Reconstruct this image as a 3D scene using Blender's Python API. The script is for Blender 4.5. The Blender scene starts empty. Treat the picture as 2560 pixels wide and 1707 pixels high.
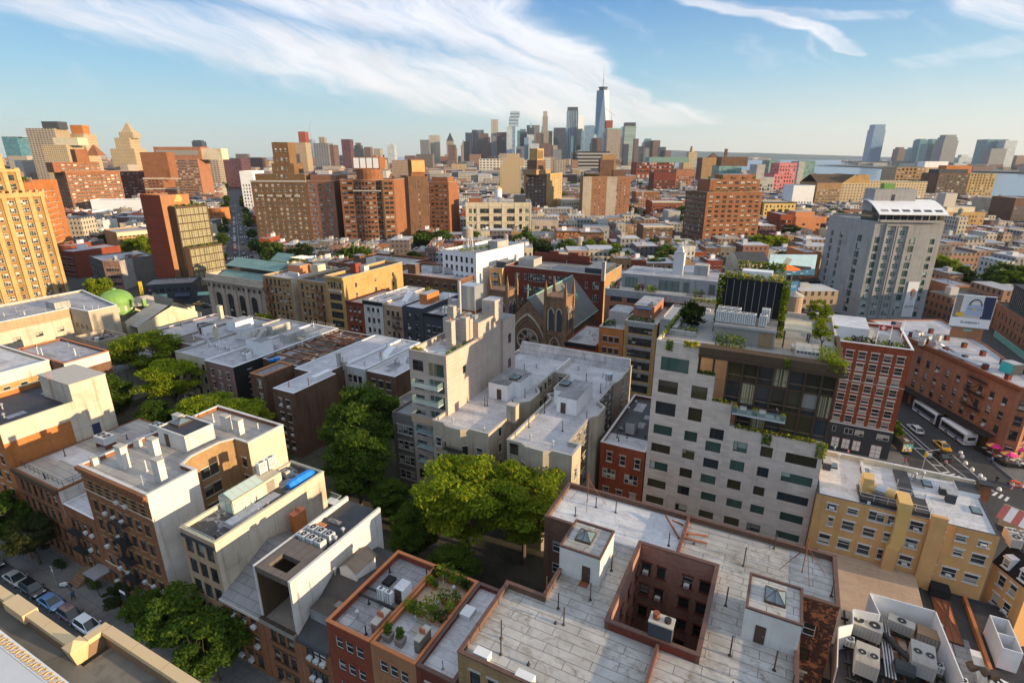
import bpy,math,random
from mathutils import Vector,Matrix
RND=random.Random(11)
SC=bpy.context.scene
COL=SC.collection
PI=math.pi
# ---------------------------------------------------------------- camera, sky, sun, exposure
# world axes: +X runs along the side streets (to the right and towards the camera), +Y runs down the avenues
CAMZ=62.0
cd=bpy.data.cameras.new('camera');cam=bpy.data.objects.new('camera',cd);COL.objects.link(cam)
cam.location=(0,0,CAMZ);cam.rotation_euler=(math.radians(90-18.86),0,math.radians(27))
cd.sensor_width=36;cd.lens=19.21;cd.clip_start=0.3;cd.clip_end=60000
SC.camera=cam
SUN_AZ=math.radians(86.0)
SUN_EL=math.radians(9.5)
sd=bpy.data.lights.new('sun','SUN');sun=bpy.data.objects.new('sun',sd);COL.objects.link(sun)
sd.energy=3.9;sd.angle=math.radians(0.6);sd.color=(1.0,0.75,0.44)
sdir=Vector((math.sin(SUN_AZ)*math.cos(SUN_EL),math.cos(SUN_AZ)*math.cos(SUN_EL),math.sin(SUN_EL)))
sun.rotation_euler=sdir.to_track_quat('Z','Y').to_euler();sun.location=(300,0,300)
SC.view_settings.view_transform='Standard';SC.view_settings.look='None'
SC.view_settings.exposure=1.12;SC.view_settings.gamma=1.0
SC.cycles.max_bounces=6;SC.cycles.diffuse_bounces=3;SC.cycles.glossy_bounces=2
SC.cycles.transparent_max_bounces=4;SC.cycles.volume_bounces=0
W=bpy.data.worlds.new('World');SC.world=W;W.use_nodes=True
class NT:
 "tiny node-tree writer"
 def __init__(s,t):s.t=t;t.nodes.clear()
 def n(s,typ,ins=None,**kw):
  nd=s.t.nodes.new(typ)
  for k,v in kw.items():setattr(nd,k,v)
  for k,v in(ins or{}).items():s.put(nd.inputs[k],v)
  return nd
 def put(s,sock,v):
  if isinstance(v,bpy.types.NodeSocket):s.t.links.new(v,sock)
  elif isinstance(v,bpy.types.Node):s.t.links.new(v.outputs[0],sock)
  else:
   if sock.type=='RGBA' and len(v)==3:v=(*v,1)
   sock.default_value=v
 def m(s,op,a,b=0.0,c=0.0,clamp=False):
  nd=s.t.nodes.new('ShaderNodeMath');nd.operation=op;nd.use_clamp=clamp
  for i,v in enumerate((a,b,c)):s.put(nd.inputs[i],v)
  return nd.outputs[0]
 def mix(s,f,a,b,mode='MIX'):
  nd=s.t.nodes.new('ShaderNodeMix');nd.data_type='RGBA';nd.blend_type=mode
  s.put(nd.inputs[0],f);s.put(nd.inputs[6],a);s.put(nd.inputs[7],b)
  return nd.outputs[2]
 def ramp(s,f,lo,hi,a=0.0,b=1.0):
  nd=s.t.nodes.new('ShaderNodeMapRange');nd.interpolation_type='SMOOTHSTEP'
  s.put(nd.inputs[0],f)
  for i,v in enumerate((lo,hi,a,b)):s.put(nd.inputs[i+1],v)
  return nd.outputs[0]
 def noise(s,vec,scale,detail=4,rough=0.55,dist=0.0):
  nd=s.n('ShaderNodeTexNoise',{'Vector':vec,'Scale':scale,'Detail':detail,'Roughness':rough,'Distortion':dist})
  return nd.outputs[0]
 def xyz(s,x,y,z=0.0):return s.n('ShaderNodeCombineXYZ',{0:x,1:y,2:z}).outputs[0]
def make_sky():
 T=NT(W.node_tree)
 sky=T.n('ShaderNodeTexSky',sky_type='NISHITA',sun_disc=False)
 sky.sun_elevation=SUN_EL;sky.sun_rotation=SUN_AZ;sky.altitude=60
 sky.air_density=1.0;sky.dust_density=0.8;sky.ozone_density=2.0
 d=T.n('ShaderNodeTexCoord').outputs['Generated']
 sp=T.n('ShaderNodeSeparateXYZ',{0:d})
 x,y,z=sp.outputs
 # degrees: azimuth clockwise from -27 degrees (the middle of the view), elevation
 az=T.m('SUBTRACT',T.m('MULTIPLY',T.m('ARCTAN2',x,y),180/PI),-27.0)
 el=T.m('MULTIPLY',T.m('ARCSINE',z),180/PI)
 warp1=T.noise(T.xyz(T.m('MULTIPLY',az,0.05),T.m('MULTIPLY',el,0.16)),1.0,4)
 warp2=T.noise(T.xyz(T.m('MULTIPLY',az,0.05),T.m('MULTIPLY',el,0.16),9.0),1.0,4)
 azw=T.m('ADD',az,T.m('MULTIPLY',T.m('SUBTRACT',warp1,0.5),13.0))
 elw=T.m('ADD',el,T.m('MULTIPLY',T.m('SUBTRACT',warp2,0.5),4.5))
 def band(pts):
  out=None
  for(x0,y0,w0,a0),(x1,y1,w1,a1)in zip(pts,pts[1:]):
   dx,dy=x1-x0,(y1-y0)*SY
   L2=dx*dx+dy*dy
   px=T.m('SUBTRACT',azw,x0);py=T.m('MULTIPLY',T.m('SUBTRACT',elw,y0),SY)
   t=T.m('DIVIDE',T.m('ADD',T.m('MULTIPLY',px,dx),T.m('MULTIPLY',py,dy)),L2,clamp=True)
   qx=T.m('SUBTRACT',px,T.m('MULTIPLY',t,dx));qy=T.m('SUBTRACT',py,T.m('MULTIPLY',t,dy))
   dist=T.m('SQRT',T.m('ADD',T.m('MULTIPLY',qx,qx),T.m('MULTIPLY',qy,qy)))
   wd=T.m('ADD',T.m('MULTIPLY',t,w1-w0),w0)
   am=T.m('ADD',T.m('MULTIPLY',t,a1-a0),a0)
   r=T.m('MULTIPLY',T.ramp(T.m('DIVIDE',dist,wd),1.0,0.25),am)
   out=r if out is None else T.m('MAXIMUM',out,r)
  return out
 SY=1.0
 b=None
 for pts in CLOUDS:
  q=band(pts);b=q if b is None else T.m('MAXIMUM',b,q)
  # wisps stretched along the drift of the cloud
 ca,sa=math.cos(math.radians(-24)),math.sin(math.radians(-24))
 u=T.m('ADD',T.m('MULTIPLY',azw,ca),T.m('MULTIPLY',elw,sa));v=T.m('SUBTRACT',T.m('MULTIPLY',elw,ca),T.m('MULTIPLY',azw,sa))
 wis=T.noise(T.xyz(T.m('MULTIPLY',u,0.045),T.m('MULTIPLY',v,0.27)),1.0,8,0.6,0.6)
 wis2=T.noise(T.xyz(T.m('MULTIPLY',u,0.18),T.m('MULTIPLY',v,0.6),4.0),1.0,6,0.6,0.4)
 wis3=T.noise(T.xyz(T.m('MULTIPLY',u,0.09),T.m('MULTIPLY',v,1.5),7.0),1.0,7,0.65,0.9)
 tex=T.m('ADD',T.m('ADD',T.m('MULTIPLY',wis,0.55),T.m('MULTIPLY',wis2,0.2)),T.m('MULTIPLY',wis3,0.28))
 amt=T.m('MULTIPLY',b,T.ramp(T.m('ADD',tex,T.m('MULTIPLY',b,0.27)),0.50,0.86),clamp=True)
 thin=T.m('MULTIPLY',T.m('MULTIPLY',T.ramp(wis2,0.52,0.8),T.ramp(el,2.0,8.0)),0.25)
 amt=T.m('MAXIMUM',amt,thin,clamp=True)
 wy=T.ramp(az,-25.0,45.0)
 low=T.ramp(el,12.0,0.0)
 ccol=T.mix(low,(0.92,0.93,1.0),(1.0,0.95,0.88))
 shade=T.m('MULTIPLY_ADD',T.noise(T.xyz(T.m('MULTIPLY',u,0.1),T.m('MULTIPLY',v,0.3),2.0),1.0,4),0.5,0.70)
 def ramp3(stops):
  r=T.n('ShaderNodeValToRGB',{0:T.m('DIVIDE',T.m('ADD',el,2.0),92.0,clamp=True)});e=r.color_ramp.elements
  while len(e)<len(stops):e.new(.5)
  for i,(d_,c)in enumerate(stops):e[i].position=(d_+2)/92;e[i].color=(*c,1)
  return r.outputs[0]
 left=ramp3([(-2,(.50,.58,.56)),(.3,(.60,.69,.66)),(2.5,(.46,.66,.72)),(7,(.25,.52,.74)),(13,(.10,.31,.66)),(22,(.24,.45,.80)),(40,(.66,.76,.92)),(90,(.95,1.0,1.1))])
 right=ramp3([(-2,(.62,.62,.56)),(.3,(.86,.85,.76)),(2.5,(.74,.82,.80)),(7,(.36,.62,.80)),(13,(.13,.36,.70)),(22,(.36,.55,.82)),(40,(.76,.82,.90)),(90,(.95,1.0,1.1))])
 own=T.mix(wy,left,right)
 nish=T.n('ShaderNodeVectorMath',{0:sky.outputs[0],1:(SKYS,)*3},operation='MULTIPLY').outputs[0]
 own=T.n('ShaderNodeVectorMath',{0:own,1:(SKYG,)*3},operation='MULTIPLY').outputs[0]
 skyc=T.mix(.8,nish,own)
 cl=T.n('ShaderNodeVectorMath',{0:ccol,3:T.m('MULTIPLY',shade,CLOUDV)},operation='SCALE')
 T.put(cl.inputs['Scale'],T.m('MULTIPLY',shade,CLOUDV))
 out=T.mix(T.m('MULTIPLY',amt,0.92),skyc,cl.outputs[0])
 bg=T.n('ShaderNodeBackground',{'Color':out,'Strength':1.0})
 T.n('ShaderNodeOutputWorld',{0:bg.outputs[0]})
SKYS=0.10;CLOUDV=0.52;SKYG=0.5
# cloud banks: (azimuth, elevation, half width, density) in degrees
CLOUDS=[[(-47,11.5,1.6,.6),(-36,10.4,2.6,.9),(-22,8.6,4.0,1.0),(-8,6.6,4.4,1.0),(4,5.2,3.6,1.0),(13,3.9,1.8,.9),(20,3.2,.5,.5)],[(-36,14.5,2.5,.8),(-16,13.0,4.5,1.0),(-2,11.0,4.8,1.0),(6,8.0,3.6,1.0),(12,5.0,1.8,.9)],[(13,13.6,.8,.8),(19,11.6,1.0,1.0),(26,9.0,1.0,1.0),(29,7.6,.7,.8)],[(17,12.6,.6,.6),(25,10.4,.7,.7),(33,9.6,.6,.5)],[(32,14.5,3.2,1.0),(38,11.0,3.4,1.0),(44,8.0,2.6,.8)],[(32,6.4,.8,.5),(40,7.6,1.4,.7),(46,8.5,1.6,.8)],[(17,3.0,.25,.6),(25,2.4,.2,.35)],[(4,2.6,.5,.35),(14,1.9,.5,.35)],]
make_sky()
# ---------------------------------------------------------------- materials
MATS={}
def mat(name,fn):
 m=bpy.data.materials.new(name);m.use_nodes=True;T=NT(m.node_tree);fn(T);MATS[name]=m;return m
def outp(T,col,rough=0.85,spec=0.3,metal=0.0,**kw):
 ins={'Base Color':col,'Roughness':rough,'Specular IOR Level':spec,'Metallic':metal};ins.update(kw)
 b=T.n('ShaderNodeBsdfPrincipled',ins);T.n('ShaderNodeOutputMaterial',{0:b.outputs[0]});return b
def clearglass(T):
 d=T.n('ShaderNodeBsdfPrincipled',{'Base Color':(.30,.42,.40),'Roughness':.06,'Specular IOR Level':.6});t=T.n('ShaderNodeBsdfTransparent',{0:(.80,.88,.86,1)});mx=T.n('ShaderNodeMixShader',{0:.62,1:d.outputs[0],2:t.outputs[0]});T.n('ShaderNodeOutputMaterial',{0:mx.outputs[0]})
def plain(name,col,rough=0.6,spec=0.4,metal=0.0,var=0.12,sc=1.5):
 def f(T):
  g=T.n('ShaderNodeTexCoord').outputs['Object']
  n=T.noise(g,sc,5)
  c=T.mix(1.0,col,T.xyz(*[T.m('MULTIPLY_ADD',n,2*var,1-var)]*3),'MULTIPLY')
  outp(T,c,rough,spec,metal)
 return mat(name,f)
def uvn(T):return T.n('ShaderNodeUVMap',uv_map='UVMap').outputs[0]
def weather(T,uv,c,amt=0.35,tint=(0.35,0.32,0.3)):
 sp=T.n('ShaderNodeSeparateXYZ',{0:uv});u,v=sp.outputs[0],sp.outputs[1]
 big=T.noise(T.xyz(T.m('MULTIPLY',u,.11),T.m('MULTIPLY',v,.11)),1.0,6,.6)
 st=T.noise(T.xyz(T.m('MULTIPLY',u,1.1),T.m('MULTIPLY',v,.06),3.0),1.0,4,.6)
 f=T.m('MULTIPLY',T.m('ADD',T.ramp(big,.45,.72),T.m('MULTIPLY',T.ramp(st,.5,.72),1.2)),amt,clamp=True)
 return T.mix(f,c,T.mix(1.0,c,tint,'MULTIPLY'))
def brick(name,a,b,mortar=None,w=0.42,amt=0.3,patch=None,nv=.6):
 mortar=tuple(q*.5+m_*.5 for q,m_ in zip(a,mortar))if mortar else tuple(min(1,q*1.25+.02)for q in a)
 def f(T):
  uv=uvn(T)
  br=T.n('ShaderNodeTexBrick',{'Vector':uv,'Color1':a,'Color2':b,'Mortar':mortar,'Scale':1.0,'Mortar Size':0.01,'Brick Width':w,'Row Height':w*.34,'Bias':0.0})
  c=br.outputs[0]
  n=T.noise(uv,.35,5);c=T.mix(1.0,c,T.xyz(*[T.m('MULTIPLY_ADD',n,nv,1-nv/2)]*3),'MULTIPLY')
  if patch:
   p=T.noise(uv,1.3,9,.7,1.0);c=T.mix(T.ramp(p,.52,.56),c,patch)
  c=weather(T,uv,c,amt)
  outp(T,c,.9,.15)
 return mat(name,f)
def stucco(name,a,amt=0.3,panel=None,var=.16,tint=(0.4,0.36,0.33)):
 def f(T):
  uv=uvn(T)
  n=T.noise(uv,.5,6);n2=T.noise(uv,6.0,3)
  c=T.mix(1.0,a,T.xyz(*[T.m('ADD',T.m('MULTIPLY_ADD',n,2*var,1-var-.05),T.m('MULTIPLY',n2,.1))]*3),'MULTIPLY')
  if panel:
   br=T.n('ShaderNodeTexBrick',{'Vector':uv,'Color1':(1,1,1),'Color2':(.93,.93,.93),'Mortar':(.55,.53,.5),'Scale':1.0,'Mortar Size':.02,'Brick Width':panel[0],'Row Height':panel[1]},offset=panel[2]if len(panel)>2 else 0.0)
   c=T.mix(1.0,c,br.outputs[0],'MULTIPLY')
  c=weather(T,uv,c,amt,tint)
  outp(T,c,.85,.2)
 return mat(name,f)
def roofm(name,a,b,seam=None,dirt=(.12,.11,.10),damt=.5,rough=.6):
 def f(T):
  uv=uvn(T)
  n=T.noise(uv,.22,7,.65,.8);n2=T.noise(uv,1.6,5,.6)
  c=T.mix(T.ramp(n,.35,.7),a,b)
  c=T.mix(1.0,c,T.xyz(*[T.m('MULTIPLY_ADD',n2,.35,.82)]*3),'MULTIPLY')
  if seam:
   br=T.n('ShaderNodeTexBrick',{'Vector':uv,'Color1':(1,1,1),'Color2':(.88,.88,.9),'Mortar':(.3,.29,.28),'Scale':1.0,'Mortar Size':seam[2]if len(seam)>2 else .03,'Brick Width':seam[0],'Row Height':seam[1]})
   c=T.mix(1.0,c,br.outputs[0],'MULTIPLY')
  sp=T.n('ShaderNodeSeparateXYZ',{0:uv})
  d=T.noise(uv,.45,8,.7,1.5);st=T.noise(T.xyz(T.m('MULTIPLY',sp.outputs[0],.25),T.m('MULTIPLY',sp.outputs[1],1.6)),1.0,6,.65)
  pw=T.noise(uv,.16,6,.6,.4,);tide=T.m('MULTIPLY',T.ramp(T.m('ABSOLUTE',T.m('SUBTRACT',pw,.5)),.022,.0),.45)
  c=T.mix(T.m('MULTIPLY',T.ramp(pw,.5,.6),.22 if damt>.3 else .08),c,tuple(q*.5 for q in b))
  c=T.mix(T.m('MULTIPLY',T.m('ADD',T.ramp(d,.55,.74),T.m('ADD',T.m('MULTIPLY',T.ramp(st,.54,.75),.5),tide)),damt,clamp=True),c,dirt)
  outp(T,c,rough,.35)
 return mat(name,f)
def glass(name,dark=(.018,.022,.025),blind=(.55,.52,.46),pb=.45,tint=None,rough=.06):
 def f(T):
  uv=uvn(T);v=T.n('ShaderNodeSeparateXYZ',{0:uv}).outputs[1]
  r=T.m('FRACT',T.m('ADD',T.n('ShaderNodeObjectInfo').outputs['Random'],T.m('MULTIPLY',T.n('ShaderNodeNewGeometry').outputs['Random Per Island'],7.31)))
  r2=T.m('FRACT',T.m('MULTIPLY',r,13.7));r3=T.m('FRACT',T.m('MULTIPLY',r,57.1))
  has=T.m('LESS_THAN',r,pb)
  bl=T.m('MULTIPLY',has,T.m('GREATER_THAN',v,T.m('MULTIPLY',r2,.9)))
  g=T.mix(T.m('MULTIPLY',r3,.6),dark,tint or(.06,.08,.09))
  c=T.mix(bl,g,T.mix(r3,blind,tuple(q*.6 for q in blind)))
  outp(T,c,T.m('MULTIPLY_ADD',bl,.25,rough),.5)
 return mat(name,f)
brick('brick_red',(.28,.07,.032),(.20,.05,.025))
brick('brick_rust',(.28,.118,.056),(.205,.083,.042));brick('brick_umber',(.20,.112,.055),(.15,.085,.042));brick('brick_salmon',(.34,.165,.088),(.27,.125,.068));brick('brick_well',(.34,.185,.135),(.25,.13,.095))
brick('brick_orange',(.52,.18,.05),(.42,.14,.04),(.45,.3,.18))
brick('brick_brown',(.17,.095,.06),(.12,.065,.045),amt=.4)
brick('brick_tan',(.36,.225,.11),(.28,.17,.085))
brick('brick_yellow',(.46,.29,.115),(.36,.225,.09))
brick('brick_pink',(.36,.165,.095),(.28,.125,.075))
brick('brick_maroon',(.18,.045,.03),(.13,.035,.025))
brick('brick_grey',(.19,.17,.15),(.14,.125,.115))
brick('brick_white',(.62,.59,.54),(.52,.49,.45),(.45,.43,.40),amt=.45)
brick('brick_mauve',(.30,.18,.15),(.22,.13,.11),amt=.5)
brick('brick_peeling',(.09,.045,.035),(.06,.035,.03),(.05,.04,.035),patch=(.40,.16,.075))
brick('travertine',(.68,.575,.50),(.56,.47,.405),(.44,.37,.31),w=1.6,amt=.12,nv=.22)
brick('brownstone',(.27,.165,.10),(.20,.12,.075),(.13,.085,.06),w=1.0,amt=.6)
stucco('white_stucco',(.64,.61,.57),.45);stucco('white_paint',(.74,.74,.75),.12)
stucco('cream',(.60,.52,.38),.35);stucco('cream_side',(.62,.53,.42),.5,(4.5,3.2))
stucco('ochre',(.64,.365,.15),.22);stucco('yellow_paint',(.66,.46,.16),.2)
stucco('tan_stucco',(.44,.30,.19),.3);stucco('beige_panel',(.50,.41,.35),.18,(4.0,.75))
stucco('concrete',(.42,.40,.37),.55);stucco('concrete_tan',(.46,.39,.30),.5,(3.0,3.0))
stucco('hotel_concrete',(.37,.36,.35),.3,(3.2,3.1));stucco('limestone',(.48,.40,.33),.35,(1.6,.55,.5))
stucco('deco_stone',(.53,.355,.155),.25,(1.4,.5,.5));stucco('deco_band',(.30,.175,.07),.3)
stucco('grey_render',(.30,.30,.31),.4);stucco('dark_render',(.055,.06,.07),.2,tint=(1.6,1.6,1.6));stucco('black_render',(.02,.02,.022),.1)
stucco('terracotta_paint',(.36,.17,.085),.2);stucco('dark_red_paint',(.24,.06,.035),.2);stucco('salmon',(.52,.22,.10),.2);stucco('pink_paint',(.60,.20,.20),.25)
stucco('brown_trim',(.10,.065,.04),.2)
roofm('silver',(.47,.455,.465),(.30,.29,.305),(4.5,1.0),damt=.75)
roofm('silver_clean',(.56,.545,.555),(.41,.40,.415),(6.0,1.1,.015),damt=.5)
roofm('silver_sheet',(.50,.48,.45),(.34,.315,.28),(4.6,1.05,.035),(.15,.11,.075),.8)
roofm('dirty_roof',(.34,.33,.34),(.17,.165,.17),(2.2,1.1),damt=.6)
roofm('grey_roof',(.26,.255,.26),(.20,.195,.19),(3.5,1.0),damt=.4)
roofm('tan_roof',(.42,.39,.35),(.33,.30,.27),(9,1.2),damt=.3)
roofm('dark_roof',(.055,.052,.055),(.035,.034,.036),None,(.10,.10,.10),.3)
roofm('brown_roof',(.16,.125,.10),(.12,.095,.08),(1.2,6.0),damt=.2)
roofm('white_roof',(.68,.67,.675),(.52,.51,.52),(8,1.3,.01),damt=.5)
roofm('deck_wood',(.62,.44,.31),(.55,.385,.265),(5.0,.16,.02),damt=.08)
roofm('slate',(.17,.17,.155),(.13,.135,.125),(.5,.3,.03),damt=.25)
roofm('gravel',(.20,.185,.16),(.13,.12,.105),None,(.05,.05,.045),.8,.95)
roofm('worn_black',(.04,.04,.042),(.06,.06,.063),None,(.62,.62,.64),.8)
roofm('green_metal',(.20,.33,.29),(.16,.28,.25),(9,.5,.03),damt=.1)
roofm('asphalt',(.055,.055,.058),(.045,.045,.047),None,(.085,.082,.08),.6,.9)
roofm('pavement',(.20,.19,.18),(.16,.152,.145),(1.5,1.5,.02),(.10,.095,.09),.5,.9)
roofm('yard_ground',(.10,.085,.07),(.05,.055,.035),None,(.03,.04,.02),.7,.95)
glass('glass');glass('glass_dark',pb=.12,blind=(.35,.33,.3));glass('glass_green',(.03,.06,.05),(.50,.56,.50),.3,(.10,.17,.14));glass('glass_blue',(.03,.06,.09),(.3,.36,.4),.1,(.10,.16,.21))
glass('glass_warm',(.025,.024,.018),(.5,.46,.34),.3,(.13,.11,.05));glass('glass_clear',(.10,.14,.13),(.5,.5,.45),.1,(.2,.26,.24))
plain('white_metal',(.72,.71,.69),.45);plain('grey_metal',(.34,.34,.34),.45);plain('galvanised',(.50,.51,.52),.35,.5,.6);plain('black_metal',(.025,.024,.024),.5)
plain('dark_frame',(.05,.035,.025),.5);plain('bronze',(.075,.045,.028),.4);plain('white_frame',(.68,.66,.62),.5);plain('stone_trim',(.46,.42,.36),.8);plain('brown_tile',(.125,.065,.05),.7,var=.4);plain('orange_tile',(.50,.17,.06),.7,var=.25)
plain('copper_green',(.22,.42,.34),.6,var=.2);plain('dome_green',(.16,.31,.07),.55,var=.35,sc=.7);plain('wood',(.30,.19,.11),.8,var=.3);plain('weathered_wood',(.27,.23,.19),.85,var=.3);plain('rust',(.22,.07,.03),.8,var=.4)
plain('yellow_duct',(.68,.43,.15),.6);plain('skylight_glass',(.13,.18,.20),.08,.5);plain('pale_glass',(.40,.50,.47),.1,.5)
plain('blue_tarp',(.012,.20,.62),.45,var=.3,sc=3);plain('red_paint',(.60,.03,.02),.5);plain('orange_plastic',(.75,.14,.02),.5);plain('teal',(.05,.45,.42),.5);plain('bark',(.09,.065,.045),.95,var=.3)
plain('terracotta',(.45,.15,.07),.8);plain('flower_yellow',(.72,.52,.02),.8);plain('soil',(.05,.035,.025),.95);plain('awning_red',(.45,.12,.10),.8);plain('cloth_white',(.7,.68,.66),.8);plain('magenta',(.75,.03,.22),.7);plain('yellow',(.80,.55,.03),.6)
plain('paint_white',(.62,.62,.60),.7,var=.15,sc=.8);plain('rubber',(.015,.015,.015),.8);plain('tail_red',(.45,.01,.01),.3);plain('lamp_white',(.8,.8,.75),.2)
plain('coping_tan',(.62,.45,.25),.75,var=.10,sc=1.0);plain('parapet_brown',(.22,.14,.085),.8);plain('panel_grey',(.55,.55,.56),.6);plain('gold_coil',(.68,.42,.16),.4)
plain('poster_sky',(.45,.66,.78),.6,var=.25,sc=.5);plain('poster_sea',(.03,.16,.27),.6,var=.6,sc=.6);plain('poster_dark',(.015,.018,.022),.6);plain('poster_fire',(.85,.20,.04),.6,var=.4,sc=2);plain('poster_white',(.80,.80,.80),.6,var=.03)
plain('poster_bag',(.40,.45,.60),.6,var=.06);plain('poster_navy',(.03,.04,.09),.6);plain('poster_beige',(.58,.50,.44),.6);plain('poster_skin',(.66,.42,.32),.6);plain('poster_hair',(.42,.14,.05),.6,var=.3,sc=3);plain('poster_gold',(.75,.48,.03),.6);plain('poster_blue',(.06,.2,.42),.5,var=.3)
def carp(name,col):
 def f(T):
  outp(T,col,.25,.5,0.0,**{'Coat Weight':.8,'Coat Roughness':.05})
 mat(name,f)
for nm,c in(('car_white',(.75,.75,.75)),('car_black',(.012,.012,.014)),('car_blue',(.10,.22,.42)),('car_silver',(.38,.36,.33)),('car_yellow',(.85,.42,.01)),('car_plum',(.10,.06,.09)),('car_red',(.4,.02,.02)),('car_grey',(.12,.125,.13)),('bus_white',(.72,.72,.72)),('bus_blue',(.02,.06,.28))):carp(nm,c)
for nm,c in(('cloth_dark',(.03,.03,.05)),('cloth_red',(.4,.03,.04)),('cloth_pink',(.6,.28,.36)),('cloth_teal',(.25,.48,.5)),('skin',(.45,.26,.18)),('hair_dark',(.03,.02,.015)),('cloth_blue',(.08,.12,.25))):plain(nm,c,.8)
def leafm(name,a,b,c2):
 def f(T):
  g=T.n('ShaderNodeNewGeometry');r=g.outputs['Random Per Island'];o=T.n('ShaderNodeObjectInfo').outputs['Random']
  c=T.mix(r,a,b);c=T.mix(T.ramp(T.m('FRACT',T.m('MULTIPLY',r,17.3)),.8,1.0),c,c2)
  c=T.mix(T.m('MULTIPLY',o,.4),c,tuple(q*.6 for q in b))
  d=T.n('ShaderNodeBsdfDiffuse',{0:c});t=T.n('ShaderNodeBsdfTranslucent',{0:T.mix(1.0,c,(1.5,1.35,.5),'MULTIPLY')})
  mx=T.n('ShaderNodeMixShader',{0:.38,1:d.outputs[0],2:t.outputs[0]});T.n('ShaderNodeOutputMaterial',{0:mx.outputs[0]})
 return mat(name,f)
leafm('leaf_bright',(.27,.33,.025),(.14,.215,.02),(.48,.42,.02));leafm('leaf',(.10,.165,.025),(.055,.105,.018),(.20,.24,.03));leafm('leaf_dark',(.045,.08,.02),(.028,.052,.014),(.08,.11,.025));leafm('leaf_olive',(.07,.085,.03),(.04,.055,.02),(.12,.10,.03));leafm('leaf_lime',(.20,.26,.02),(.12,.19,.015),(.42,.38,.02));leafm('leaf_red',(.14,.03,.03),(.09,.02,.02),(.2,.06,.04))
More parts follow.
